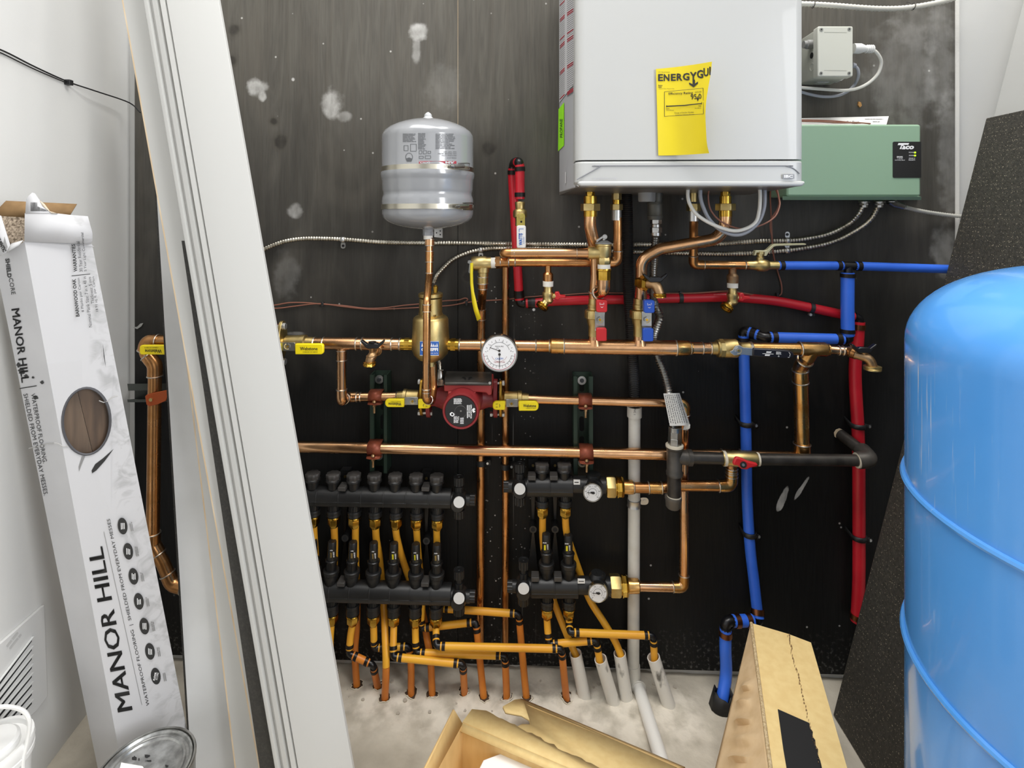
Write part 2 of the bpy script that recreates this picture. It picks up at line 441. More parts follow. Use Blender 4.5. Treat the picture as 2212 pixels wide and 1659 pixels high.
    dot = math_('MULTIPLY', mr(vo.outputs['Distance'], .2, .1), mr(rnd.outputs[0], .55, .6))
    col = mix(math_('MULTIPLY', math_('MULTIPLY', dot, math_('MULTIPLY', band, low)), .7), col, lin('d8d6d0'))
    vo2 = N('ShaderNodeTexVoronoi'); vo2.inputs['Scale'].default_value = 24; Lk(g.outputs['Position'], vo2.inputs['Vector'])
    r2 = N('ShaderNodeSeparateColor'); Lk(vo2.outputs['Color'], r2.inputs[0])
    d2 = math_('MULTIPLY', mr(vo2.outputs['Distance'], .075, .04), mr(r2.outputs[0], .62, .68))
    col = mix(math_('MULTIPLY', d2, .6), col, lin('d8d6d0'))
    dr = noise(60, (2.2, 2.2, .05), 2)
    run = math_('MULTIPLY', mr(dr, .66, .72), math_('MULTIPLY', band, mr(Z, .98, .8)))
    col = mix(math_('MULTIPLY', run, .45), col, lin('8a8984'))
    dust = math_('MULTIPLY', mr(Z, .13, .02), mr(noise(120, (1, 1, 1), 3), .55, .75))
    col = mix(math_('MULTIPLY', dust, .45), col, lin('9a9893'))
    Lk(col, b.inputs['Base Color'])
    b.inputs['Roughness'].default_value = .5; b.inputs['Specular IOR Level'].default_value = .22
    bp = N('ShaderNodeBump'); bp.inputs['Strength'].default_value = .25; bp.inputs['Distance'].default_value = .002
    Lk(fine, bp.inputs['Height']); Lk(bp.outputs[0], b.inputs['Normal'])
    return m
ply = plywood_material()
wall_white = mat('white_painted_drywall', 'd2d2cf', .6, 0, 'cacac8', 3, bump=.06, bscale=500)
def concrete():
    m = mat('concrete', 'c9c1b1', .8, 0, 'a79f90', 11, lo=.32, hi=.72, bump=1.0, bscale=60)
    return m
conc = concrete()
def C2W(X, z, h=None):
    p = CAM + rt * X + fw * z
    if h is not None: p.z = h
    return p
HT = 2.35
# left wall runs out of the corner at a slight angle
La, Lb = C2W(-.9417, 1.0765, 0), C2W(-.965, 1.32, 0)
Ld = (La - Lb).normalized()
corner = Lb + Ld * ((.014 - Lb.y) / Ld.y)
Lend = corner + Ld * 1.25
wl = MB(); nrm = V((-Ld.y, Ld.x, 0)); nrm = nrm if nrm.x < 0 else -nrm
wl.hexa([corner, Lend, Lend + nrm * .1, corner + nrm * .1] + [p + V((0, 0, HT)) for p in (corner, Lend, Lend + nrm * .1, corner + nrm * .1)])
struct(wl.build('wall_left', wall_white), 'white painted drywall on the left of the plywood')
leftwall = plane(corner, Lend, corner + V((0, 0, 1)))
XR = 1.22
wr = MB(); wr.box((XR + .05, -.6, HT / 2), (.05, 0, 0), (0, .66, 0), (0, 0, HT / 2))
struct(wr.build('wall_right', wall_white), 'white painted drywall behind the leaning panels on the right')
wb = MB(); wb.box(((corner.x - .1 + XR + .1) / 2, .06, HT / 2), ((XR + .1 - corner.x + .1) / 2, 0, 0), (0, .046, 0), (0, 0, HT / 2))
struct(wb.build('wall_back', wall_white), 'white drywall showing past the ends of the black plywood')
xl, xs, xr = P(291, 700, 0).x, P(989, 400, 0).x, P(2063, 300, 0).x
for i, (a, c) in enumerate(((xl, xs - .0007), (xs + .0007, xr))):
    q = MB(); q.box(((a + c) / 2, .0065, HT / 2 + .01), ((c - a) / 2, 0, 0), (0, .0065, 0), (0, 0, HT / 2 - .01))
    struct(q.build('wall_back_panel', ply), ('black stained plywood sheet left of the thin vertical seam', 'black stained plywood sheet right of the thin vertical seam, behind the boiler')[i])
q = MB(); q.box((xs, .0025, 1.72), (.0006, 0, 0), (0, .0018, 0), (0, 0, .5)); struct(q.build('trim_1', wood_raw), 'raw wood line in the plywood seam')
# plaster edge beside the plywood on the right, raw edge on the left
q = MB(); q.box((xr + .006, .008, HT / 2 + .01), (.0055, 0, 0), (0, .006, 0), (0, 0, HT / 2 - .01)); struct(q.build('trim_2', mat('plaster_edge', 'dcdad4', .8, bump=.5, bscale=120)), 'rough plaster edge along the plywood')
# floor with a lumpy patch of mortar where the tubes come up
def noise2(x, y):
    return (math.sin(x * 31 + 2.1 * math.sin(y * 47)) + math.sin(y * 61 + 1.7 * math.sin(x * 53)) + .6 * math.sin(x * 117 + y * 91)) / 2.6
def floor_h(x, y):
    a = max(0, 1 - abs(x + .03) / .42) ** .5 if abs(x + .03) < .42 else 0
    b = max(0, min(1, (y + .20) / .09))
    return .015 * a * b * (.5 + .45 * noise2(x, y) + .3 * noise2(x * 2.3 + 1, y * 2.1)) + .0018 * noise2(x * .4, y * .4)
fl = MB()
x0, x1, y0, y1 = -1.1, 1.25, -1.25, .03
fl.grid(lambda u, v: V((x0 + (x1 - x0) * u, y0 + (y1 - y0) * v, floor_h(x0 + (x1 - x0) * u, y0 + (y1 - y0) * v))), 170, 110)
def floor_material():
    m = conc; nt = m.node_tree; b = nt.nodes['Principled BSDF']; N = nt.nodes.new; Lk = nt.links.new
    src = b.inputs['Base Color'].links[0].from_socket
    g = N('ShaderNodeNewGeometry'); sp = N('ShaderNodeSeparateXYZ'); Lk(g.outputs['Position'], sp.inputs[0])
    nz = N('ShaderNodeTexNoise'); nz.inputs['Scale'].default_value = 26; nz.inputs['Detail'].default_value = 6; Lk(g.outputs['Position'], nz.inputs['Vector'])
    # pale mortar smeared in a band along the tube row
    mr = N('ShaderNodeMapRange'); mr.inputs[1].default_value = .11; mr.inputs[2].default_value = .03
    ad = N('ShaderNodeMath'); ad.operation = 'ADD'; Lk(sp.outputs[1], ad.inputs[0]); ad.inputs[1].default_value = .095
    ab = N('ShaderNodeMath'); ab.operation = 'ABSOLUTE'; Lk(ad.outputs[0], ab.inputs[0]); Lk(ab.outputs[0], mr.inputs[0])
    mx2 = N('ShaderNodeMapRange'); mx2.inputs[1].default_value = .45; mx2.inputs[2].default_value = .36
    ax = N('ShaderNodeMath'); ax.operation = 'ABSOLUTE'; a2 = N('ShaderNodeMath'); a2.operation = 'ADD'; Lk(sp.outputs[0], a2.inputs[0]); a2.inputs[1].default_value = .02; Lk(a2.outputs[0], ax.inputs[0]); Lk(ax.outputs[0], mx2.inputs[0])
    m1 = N('ShaderNodeMath'); m1.operation = 'MULTIPLY'; Lk(mr.outputs[0], m1.inputs[0]); Lk(mx2.outputs[0], m1.inputs[1])
    r2 = N('ShaderNodeMapRange'); r2.inputs[1].default_value = .35; r2.inputs[2].default_value = .6; Lk(nz.outputs['Fac'], r2.inputs[0])
    m2 = N('ShaderNodeMath'); m2.operation = 'MULTIPLY'; Lk(m1.outputs[0], m2.inputs[0]); Lk(r2.outputs[0], m2.inputs[1])
    mx = N('ShaderNodeMix'); mx.data_type = 'RGBA'; Lk(m2.outputs[0], mx.inputs[0]); Lk(src, mx.inputs[6]); mx.inputs[7].default_value = lin('e2dacb')
    Lk(mx.outputs[2], b.inputs['Base Color'])
floor_material()
struct(fl.build('floor', conc, ang=180), 'grey concrete floor with rough mortar along the tubes')
# ================================================================ LEFT SIDE: vent, wire, carton, boards, can, pail
def LW(px, py, off=0.0):
    p = leftwall(px, py); return p + leftwall.n * off
vent_m = mat('white_grille', 'cfcfcd', .45)
g = thing('wall_vent_grille', 'white louvred air grille low on the left wall', 'vent', LW(60, 1500))
q = MB(); A_, B_, C_, D_, E_ = (-60, 1437), (89.5, 1306.6), (97, 1504), (72, 1537), (-60, 1650)
q.prism([LW(*p, .006) for p in (A_, B_, C_, D_, E_)], -leftwall.n * .006); q.build('frame', vent_m, g, bevel=.0015)
for i in range(8):
    # slots run with the wall; right ends near px 62
    yr = 1377 + i * 19.3; dx = 130; yl = yr + dx * (1.30 - i * .028)
    s = MB(); a, b = LW(61, yr, .0065), LW(61 - dx, yl, .0065); a2, b2 = LW(61, yr + 9, .0065), LW(61 - dx, yl + 15, .0065)
    s.poly([a, b, b2, a2], 0)
    o_ = leftwall.n * .004
    s.prism([a, b, b + o_, a + o_], V((0, 0, .0015)), 1)
    s.build('louvre', [darkvoid, vent_m], g)
bl = MB(); bars(bl, lambda x, y: LW(x, y, .0068), 2, 1376, 42, 1392, 2, 0, ang=-52, ragged=.1); bl.build('embossed_lettering', mat('embossed', 'b9b9b7', .5), g)
# two thin black cables along the left wall
w = thing('wall_cable', 'thin black cable pair running down the left wall to the plywood corner', 'cable', LW(142, 177, .006))
q = MB(); q.tube(smooth([LW(-60, 88, .006), LW(0, 110, .006), LW(70, 145, .006), LW(142, 177, .006), LW(185, 196, .02), LW(250, 221, .03), P(303, 243, .03)]), .0016, 8); q.build('cable', rubber, w)
q = MB(); q.tube(smooth([LW(-60, 92, .004), LW(0, 115, .003), LW(70, 149, .003), LW(142, 180, .004)]), .0012, 8); q.build('cable', rubber, w)
q = MB(); q.box(LW(142, 178, .006), Ld * .0055, leftwall.n * .006, V((0, 0, .0055))); q.build('clip', blackp, w, bevel=.001)
# ---- flooring carton: leans back against the left wall
zt, zb = .905, 1.02
def lerp(a, b, t): return a + (b - a) * t
E1t, E1b = PC(53, 522, zt), PC(260, 1640, zb)             # edge between the narrow side and the printed face
E2t, E2b = PC(199, 527, .965), PC(413, 1622, 1.09)       # far edge of the printed face
E0b = PC(211, 1659, 1.045)        # back edge of the narrow side
E1b = E1t + (E1b - E1t) * (E1t.z / (E1t.z - E1b.z)); E2b = E2t + (E2b - E2t) * (E2t.z / (E2t.z - E2b.z)); face = plane(E1t, E1b, E2b); side = plane(E1t, E1b, E0b); E0t = side(-12, 560); E0b = E0t + (E0b - E0t) * (E0t.z / (E0t.z - E0b.z))
ctn = thing('flooring_carton', 'long white printed flooring carton leaning on the left wall, torn open at top', 'carton', FLR(300, 1700))
carton_m = mat('carton_white', 'c2c2c4', .55, 0, 'bababc', 8)
def carton_face_material():
    m = mat('carton_face', 'bcbcbe', .55); nt = m.node_tree; b = nt.nodes['Principled BSDF']; N = nt.nodes.new; Lk = nt.links.new
    g = N('ShaderNodeNewGeometry')
    def nz(s, d, dist=0.0):
        n = N('ShaderNodeTexNoise'); n.inputs['Scale'].default_value = s; n.inputs['Detail'].default_value = d; n.inputs['Distortion'].default_value = dist
        Lk(g.outputs['Position'], n.inputs['Vector']); return n.outputs['Fac']
    # printed grey stone texture on a band near the far edge
    u = (E2t - E1t).normalized(); ax = (E1b - E1t).normalized(); u = (u - ax * u.dot(ax)).normalized()
    dp = N('ShaderNodeVectorMath'); dp.operation = 'DOT_PRODUCT'
    sb = N('ShaderNodeVectorMath'); sb.operation = 'SUBTRACT'; sb.inputs[1].default_value = E1t; Lk(g.outputs['Position'], sb.inputs[0]); Lk(sb.outputs[0], dp.inputs[0]); dp.inputs[1].default_value = u
    W = (E2t - E1t).dot(u)
    a1 = N('ShaderNodeMath'); a1.operation = 'MULTIPLY_ADD'; Lk(nz(16, 5, .5), a1.inputs[0]); a1.inputs[1].default_value = W * .5; Lk(dp.outputs['Value'], a1.inputs[2])
    r = N('ShaderNodeMapRange'); r.inputs[1].default_value = W * .93; r.inputs[2].default_value = W * 1.05; Lk(a1.outputs[0], r.inputs[0])
    r3 = N('ShaderNodeMapRange'); r3.inputs[1].default_value = W * 1.02; r3.inputs[2].default_value = W * .9; Lk(dp.outputs['Value'], r3.inputs[0])
    r2 = N('ShaderNodeMapRange'); r2.inputs[1].default_value = .46; r2.inputs[2].default_value = .66; Lk(nz(34, 8, 1.2), r2.inputs[0])
    m1 = N('ShaderNodeMath'); m1.operation = 'MULTIPLY'; Lk(r.outputs[0], m1.inputs[0]); Lk(r2.outputs[0], m1.inputs[1])
    m2 = N('ShaderNodeMath'); m2.operation = 'MULTIPLY'; Lk(m1.outputs[0], m2.inputs[0]); m2.inputs[1].default_value = .55
    mx = N('ShaderNodeMix'); mx.data_type = 'RGBA'; Lk(m2.outputs[0], mx.inputs[0]); mx.inputs[6].default_value = lin('bcbcbe'); mx.inputs[7].default_value = lin('8c8c8c')
    Lk(mx.outputs[2], b.inputs['Base Color']); return m
face_m = carton_face_material()
def fpt(u, v, off=0.0):   # u across, v down the printed face
    a = E1t.lerp(E1b, v); b = E2t.lerp(E2b, v); return a.lerp(b, u) + face.n * off
hc = face(186.6, 910)
hole = [face(186.6 + 52 * math.cos(a) * .98 + 8 * math.sin(a), 910 + 71 * math.sin(a) - 12 * math.cos(a)) for a in [2 * math.pi * k / 40 for k in range(40)]]
va = .2; vb = .48
q = MB()
q.poly([fpt(0, 0), fpt(1, 0), fpt(1, va), fpt(0, va)]); q.poly([fpt(0, vb), fpt(1, vb), fpt(1, 1), fpt(0, 1)])
# face around the round window: right half then left half
up_i = min(range(40), key=lambda k: face.n.cross(E1b - E1t).dot(V((0, 0, 0))) + (hole[k] - E1t).dot((E1b - E1t).normalized()))
dn_i = (up_i + 20) % 40
mid_u, mid_d = fpt(.5, va), fpt(.5, vb)
h1 = [hole[(up_i + k) % 40] for k in range(21)]; h2 = [hole[(dn_i + k) % 40] for k in range(21)]
def side_of(p): return (p - E1t).dot((E2t - E1t))
rgt, lft = (h1, h2) if side_of(h1[10]) > side_of(h2[10]) else (h2, h1)
def order(h): return h if (h[0] - hole[up_i]).length < 1e-6 else h[::-1]
rgt, lft = order(rgt), order(lft)
q.poly([mid_u, fpt(1, va), fpt(1, vb), mid_d] + rgt[::-1]); q.poly([mid_u, fpt(0, va), fpt(0, vb), mid_d] + lft[::-1])
q.build('printed_face', face_m, ctn)
q = MB(); q.poly([E0t, E1t, E1b, E0b]); dth = (E0b - E1b) * 1.0
q.poly([E1b, E2b, E2b + dth, E0b]); q.poly([E2t, E2b, E2b + dth, E2t + dth * .9]); q.poly([E0t, E0b, E2b + dth, E2t + dth * .9])
q.build('carton_shell', carton_m, ctn)
q = MB(); n2 = face.n
q.tube(hole, .0022, 6, closed=True); q.build('window_rim', mat('window_edge', '4a4a4e', .6), ctn)
q = MB(); q.poly([fpt(.05, va + .03, -.009), fpt(.33, va + .03, -.009), fpt(.43, vb - .03, -.009), fpt(.05, vb - .03, -.009)], 0); q.poly([fpt(.335, va + .03, -.0095), fpt(.97, va + .03, -.0095), fpt(.97, vb - .03, -.0095), fpt(.435, vb - .03, -.0095)], 1)
q.build('plank_face', [mat('oak_plank_pale', '6a5848', .5, 0, '4c3f34', 9, (8, 8, .6)), vinyl_oak], ctn)
q = MB(); q.poly([face(*p) + face.n * .0015 for p in ((54, 460), (125, 461), (150, 464), (190, 467), (195, 485), (200, 503), (200, 519), (196, 527), (120, 524), (53, 522))]); q.build('top_flap', face_m, ctn, solid=.0015)
# torn top: flap with barcode, brown inside flaps, ragged side flap
q = MB(); q.poly([face(*p) + face.n * .002 for p in ((55, 461), (57, 430), (62, 423), (70, 416), (76, 418), (86, 432), (97, 441), (108, 456), (125, 461))])
fl_ = lambda x, y: face(x, y) + face.n * .0026
random.seed(3)
for i in range(15):
    x = 67 + i * 2.5; q.poly([fl_(x, 437 if i < 6 else 440 + i), fl_(x + random.choice((.9, 1.5)), 437 if i < 6 else 440 + i), fl_(x + 1.4, 456), fl_(x, 456)], 1)
q.poly([fl_(86, 432), fl_(97, 441), fl_(108, 456), fl_(125, 461), fl_(112, 461), fl_(92, 444)], 2)
q.build('torn_flap', [carton_m, ink, mat('torn_paper', 'c9bba6', .8)], ctn, solid=.0012)
q = MB(); q.poly([PC(-10, 458, .93), PC(13, 434, .945), PC(166, 441, 1.0), PC(152, 464, .985), PC(55, 470, .95), PC(-10, 471, .93)]); q.build('inner_flap', card_dark, ctn, solid=.002)
q = MB(); q.poly([PC(-10, 466, .928), PC(56, 470, .93), PC(54, 528, .92), PC(25, 536, .915), PC(-10, 470, .928)]); q.build('pressed_core', mat('pressed_core', 'b6a692', .9, 0, '5d4f40', 260), ctn)
q = MB(); q.poly([PC(-14, 462, .915), PC(2, 466, .91), PC(22, 530, .9), PC(14, 546, .898), PC(-14, 560, .905)])
q.poly([PC(14, 546, .898), PC(25, 526, .9), PC(50, 519, .902), PC(40, 531, .9), PC(22, 541, .899)], 1)
sfp = plane(PC(-14, 462, .915), PC(22, 530, .9), PC(14, 546, .898), .0012)
text(q, 'AUTHENTIC', 2, 524, 8, sfp, 2, w=44, ang=63, bold=.02)
q.build('side_flap', [carton_m, mat('fold_grey', 'bdbdbd', .7), ink], ctn, solid=.001)
# flap on the printed face: crease line
q = MB(); q.tube([fpt(-.02, .0, .001), fpt(.5, .002, .0014), fpt(1.02, .004, .001)], .0005, 6); q.build('crease', mat('crease', 'b9b9bb', .6), ctn)
q = MB()
fl2 = lambda x, y: face(x, y) + face.n * (.0008 if y > 530 else .0028)
sd2 = lambda x, y: side(x, y) + side.n * .0008
for e_ in (-1.3, 0, 1.3): text(q, 'MANOR HILL', 238 + e_ * .2, 1359 + e_, 33, fl2, 0, w=357, ang=-100.5)
q.poly([fl2(306, 1522), fl2(307, 1522), fl2(225, 1148), fl2(224, 1148)], 1)
text(q, 'WATERPROOF FLOORING  |  SHIELDED FROM EVERYDAY MESSES', 278, 1322, 9, fl2, 0, w=412, ang=-102)
for i, (x, y) in enumerate(((265, 1136), (277, 1190.5), (288.5, 1244.5), (300, 1298.5), (312, 1352), (324, 1406.5), (336.5, 1460))):
    q.poly([fl2(x + 10.5 * math.cos(a) + 1.5 * math.sin(a), y + 18 * math.sin(a)) for a in [2 * math.pi * k / 24 for k in range(24)]], 0)
    f3 = lambda a, b: face(a, b) + face.n * .0012
    if i == 6: text(q, 'FLOOR', x - 2, y, 4, f3, 2, w=18, ang=-78, bold=.03); text(q, 'SCORE', x + 3, y, 4, f3, 2, w=16, ang=-78)
    else:
        for k in range(3): q.poly([f3(x - 4 + k * 3.2, y - 7 + (i * k) % 4), f3(x - 2.6 + k * 3.2, y - 7 + (i * k) % 4), f3(x - 2.2 + k * 3.2, y + 7), f3(x - 3.6 + k * 3.2, y + 7 - (i + k) % 3)], 2)
    bars(q, fl2, x + 8, y - 3.5, x + 30, y + 3.5, 2, 3, ang=-100, fill=.5, ragged=.2)
text(q, 'BARNWOOD OAK', 164, 643, 8, fl2, 0, w=82, ang=-96, bold=.03)
text(q, '8 Planks per Carton', 175, 637, 7, fl2, 0, w=74, ang=-98)
text(q, 'Nominal Plank Size: 7 in x 48 in', 189, 652, 7, fl2, 0, w=110, ang=-97)
text(q, 'Thickness: 5 mm', 197, 627, 7, fl2, 0, w=58, ang=-97)
text(q, '18.91 sq. ft. per Carton', 206, 635, 7, fl2, 0, w=76, ang=-97)
text(q, 'WARRANTIES', 161, 557, 8, fl2, 0, w=60, ang=-95, bold=.03)
text(q, '30 Year Residential', 172, 554, 7, fl2, 0, w=66, ang=-96)
text(q, '5 Year Light Commercial', 182, 544, 7, fl2, 0, w=84, ang=-95)
q.poly([fl2(155, 595), fl2(195, 591), fl2(195, 592.5), fl2(155, 596.5)], 0)
q.build('lettering', [ink, ink_grey, ink_white, ink_grey], ctn); q = MB()
text(q, 'SHIELD', 19, 579, 9, sd2, 0, w=42, ang=83, bold=.035); text(q, 'CORE', 27, 618, 9, sd2, 0, w=36, ang=80)
for e_ in (-.7, 0, .7): text(q, 'MANOR HILL', 45, 746 + e_, 17, sd2, 0, w=160, ang=82)
q.poly([sd2(43, 838), sd2(80, 832), sd2(80, 834), sd2(43, 840)], 0)
text(q, 'WATERPROOF FLOORING.', 85, 925, 9, sd2, 0, w=152, ang=80)
text(q, 'SHIELDED FROM EVERYDAY MESSES.', 78, 960, 9, sd2, 0, w=224, ang=78.5)
q.build('lettering', ink, ctn); q = MB()
for (x, y, s) in ((47, 802, 9), (40, 788, 6), (57, 812, 6), (72, 815, 4), (92, 826, 6), (78, 858, 7)):
    q.poly([sd2(x + s * random.uniform(.35, 1) * math.cos(a), y + s * random.uniform(.35, 1) * math.sin(a)) for a in [2 * math.pi * k / 11 for k in range(11)]], 0)
q.poly([fl2(198, 1016), fl2(206, 1002), fl2(222, 990), fl2(246, 969), fl2(226, 996), fl2(208, 1016), fl2(199, 1022)], 0)
q.poly([fl2(170, 1008), fl2(177, 985), fl2(185, 983), fl2(176, 1004), fl2(171, 1018)], 1); q.poly([fl2(222, 740), fl2(226, 770), fl2(229, 795), fl2(224, 770)], 0)
q.build('ink_smear', [ink, ink_grey], ctn)
q = MB(); tl = [side(*p) + side.n * .0012 for p in ((64, 968), (72, 966), (80, 965), (100, 958), (119, 957))]; q.tube(tl, .0007, 5); tl = [face(*p) + face.n * .0012 for p in ((117, 956), (127, 958), (136, 964), (148, 963))]; q.tube(tl, .0007, 5)
q.tube([face(*p) + face.n * .0012 for p in ((214, 865), (224, 869), (233, 866), (243, 858), (254, 855))], .0008, 5); q.build('torn_edge', mat('torn_grey', 'a9a8a6', .7), ctn)
# ---- leaning boards
def plank(name, label, cat, px_pts, z_t, z_b, th, mats, group=None, parts=None):
    """px_pts = left-top, right-top, right-bottom, left-bottom in pixels (bottom below the frame); stands on the floor"""
    lt, rtp, rb, lb = px_pts
    pts = [PC(*lt, z_t), PC(*rtp, z_t), PC(*rb, z_b), PC(*lb, z_b)]
    return pts
def extend(a, b, z=0.0):   # continue the line a->b down to height z
    t = (a.z - z) / (a.z - b.z); return a + (b - a) * t
def board(name, label, lt, rtp, rb, lb, zt, zb, th, m, cat='board', group=None, up_ext=.35, bevel=.001):
    a, b, c, d = PC(*lt, zt), PC(*rtp, zt), PC(*rb, zb), PC(*lb, zb)
    a2 = a + (a - d).normalized() * up_ext; b2 = b + (b - c).normalized() * up_ext
    c2, d2 = extend(b, c), extend(a, d)
    q = MB(); n = (b - a).cross(d - a).normalized(); n = n if n.dot(CAM - a) < 0 else -n
    q.prism([a2, b2, c2, d2], n * th)
    return q, (a2, b2, c2, d2), n
def finish(q, name, label, m, cat, group=None, bevel=.001):
    o = q.build(name, m, None, bevel=bevel); tag(o, label, cat, group); return o
zt1, zb1 = 1.02, .96
# front casing board: flat face and a moulded edge of four ridges, one continuous profile
A, B, C, Dd = PC(304, 0, zt1), PC(474, 0, zt1), PC(764, 1659, zb1), PC(588, 1659, zb1)
A2 = A + (A - Dd).normalized() * .35; B2 = B + (B - C).normalized() * .35; C2, D2 = extend(B, C), extend(A, Dd)
nb = (B - A).cross(Dd - A).normalized(); nb = nb if nb.dot(CAM - A) > 0 else -nb
prof = [(0, -.012), (.0, -.008), (.02, -.004), (.06, -.002), (.075, -.002), (.085, -.009), (.125, -.009), (.14, -.001), (.2, .001), (.215, -.007), (.24, -.007), (.255, .003), (.315, .003), (.32, -.002), (.335, -.002), (.345, .004), (.99, .004), (1.0, .003), (1.0, -.004)]
q = MB(); n_ = len(prof)
vs = [A2.lerp(B2, u) + nb * h for u, h in prof] + [D2.lerp(C2, u * .97 if u < .5 else u) + nb * h for u, h in prof]
q.add(vs, [(i, (i + 1) % n_, (i + 1) % n_ + n_, i + n_) for i in range(n_)] + [tuple(range(n_)), tuple(range(2 * n_ - 1, n_ - 1, -1))])
finish(q, 'trim_board', 'widest white casing board in front, with a moulded left edge, leaning left', board_w, 'board', 'white boards leaning beside the carton', 0)
# flat white board behind it with a raw wood edge
q, cr, n = board('', '', (266, 0), (330, 0), (620, 1659), (562, 1659), 1.065, 1.0, .006, None)
o = finish(q, 'white_board', 'flat white board with raw wood left edge, tucked behind the front casing board', board_w, 'board', 'white boards leaning beside the carton', 0)
q = MB(); q.prism([cr[0], cr[3], cr[3] + n * .006, cr[0] + n * .006], (cr[0] - cr[1]).normalized() * .0028); q.build('raw_edge', wood_raw, o, label='raw wood edge')
# black foam strip between them
q, cr, n = board('', '', (392, 520), (412, 520), (600, 1659), (561, 1659), 1.03, .975, .004, None, up_ext=0.0)
blackgrit = mat('black_gritty_sheet', '262522', .55, 0, '3a3833', 220, lo=.45, hi=.8, bump=.5, bscale=600)
finish(q, 'black_strip', 'narrow black gritty strip squeezed between the two white boards', blackgrit, 'strip', None, 0)
# upright grey-white board further left, dark edged, and thin sheet with wood edge
q, cr, n = board('', '', (336, 380), (408, 380), (520, 1659), (413, 1659), 1.17, 1.07, .008, None, up_ext=.28)
o = finish(q, 'white_board', 'upright white board with a chipped dark left edge, nearest the carton', mat('board_cool', 'cfd0d0', .5, 0, 'c6c7c6', 8), 'board', 'white boards leaning beside the carton', 0)
q = MB(); q.prism([cr[0], cr[3], cr[3] + n * .012, cr[0] + n * .012], (cr[0] - cr[1]).normalized() * .004); q.build('dark_edge', blackgrit, o, label='dark chipped edge')
q, cr, n = board('', '', (383, 600), (430, 600), (570, 1659), (510, 1659), 1.12, 1.03, .004, None, up_ext=.05)
o = finish(q, 'white_board', 'thin white sheet with raw wood edge, between the upright board and the flat board', board_w, 'board', 'white boards leaning beside the carton', 0)
q = MB(); q.prism([cr[0], cr[3], cr[3] + n * .004, cr[0] + n * .004], (cr[0] - cr[1]).normalized() * .0028); q.build('raw_edge', wood_raw, o, label='raw wood edge')
# ---- paint can
zc = .93; cc = PC(312, 1660, zc); cr_ = 97 * zc / F; ztop = cc.z; cb = V((cc.x, cc.y, 0))
can = thing('paint_can', 'paint can with a smudged metal lid standing before the carton', 'can', cb)
q = MB(); q.lathe(cb, up, [(0, cr_ * .97), (.002, cr_ * .985), (ztop - .008, cr_ * .985), (ztop - .006, cr_ * 1.0), (ztop - .001, cr_ * 1.0), (ztop, cr_ * .985), (ztop, cr_ * .95), (ztop - .006, cr_ * .93)], 40); q.build('can_body', steel, can)
lidm = mat('can_lid', 'c9cac8', .3, .85, '9a9a98', 60)
q = MB(); zt_ = ztop - .005
q.lathe(cb + up * zt_, up, [(-.002, cr_ * .93), (.004, cr_ * .92), (.005, cr_ * .88), (0, cr_ * .85), (0, cr_ * .80), (.003, cr_ * .78), (.003, cr_ * .74), (0, cr_ * .72), (0, 0)], 40)
hz = cb.z + zt_ + .0009
lp = lambda x, y: FLR(x, y, hz)
random.seed(5)
for (x, y, sx, sy) in ((290, 1637, 7, 5), (318, 1632, 9, 4), (322, 1643, 11, 2), (360, 1654, 6, 3), (300, 1640, 3, 3)):
    q.poly([lp(x + sx * random.uniform(.4, 1) * math.cos(a), y + sy * random.uniform(.4, 1) * math.sin(a)) for a in [2 * math.pi * k / 12 for k in range(12)]], 1)
q.poly([FLR(x, y, hz + .0004) for x, y in ((262, 1647), (308, 1655), (330, 1690), (250, 1690))], 2)
q.build('can_lid', [lidm, ink, paper], can)
# ---- white pail in the lower corner
zc = .90; pc = PC(-22, 1612, zc); pr = 72 * zc / F; pb = V((pc.x, pc.y, 0)); zt_ = pc.z
pail = thing('pail', 'white plastic pail with bail handle in front of the vent grille', 'bucket', pb)
q = MB(); q.lathe(pb, up, [(0, pr * .85), (zt_ - .03, pr * .95), (zt_ - .028, pr * 1.02), (zt_ - .02, pr * 1.02), (zt_ - .018, pr * .97)], 36); q.build('pail_body', white_p, pail)
q = MB(); q.lathe(pb + up * (zt_ - .018), up, [(0, pr), (.012, pr * 1.03), (.018, pr * 1.0), (.018, pr * .9), (.010, pr * .88), (.010, pr * .7), (.02, pr * .68), (.024, pr * .6), (.024, 0)], 36); q.build('pail_lid', white_p, pail)
q = MB(); q.tube(smooth([pb + V((-pr, 0, zt_ - .02)), PC(-60, 1545, .86), PC(0, 1527, .88), PC(45, 1533, .9), PC(63, 1556, .905), PC(60, 1595, .905), PC(50, 1640, .9), pb + V((pr * 1.02, 0, zt_ - .05))], 8), .0032, 8); q.build('handle', white_p, pail)
# a small grey scrap of tape on the plywood edge
q = MB(); sp = [P(x, y, .004) for x, y in ((287, 707), (296, 706), (303, 699), (309, 698), (305, 705), (296, 711))]; q.prism(sp, V((0, .0012, 0)))
tag(q.build('tape_scrap', mat('grey_scrap', '9c9c98', .6)), 'small curled grey scrap stuck to the plywood edge above the copper elbow', 'scrap')
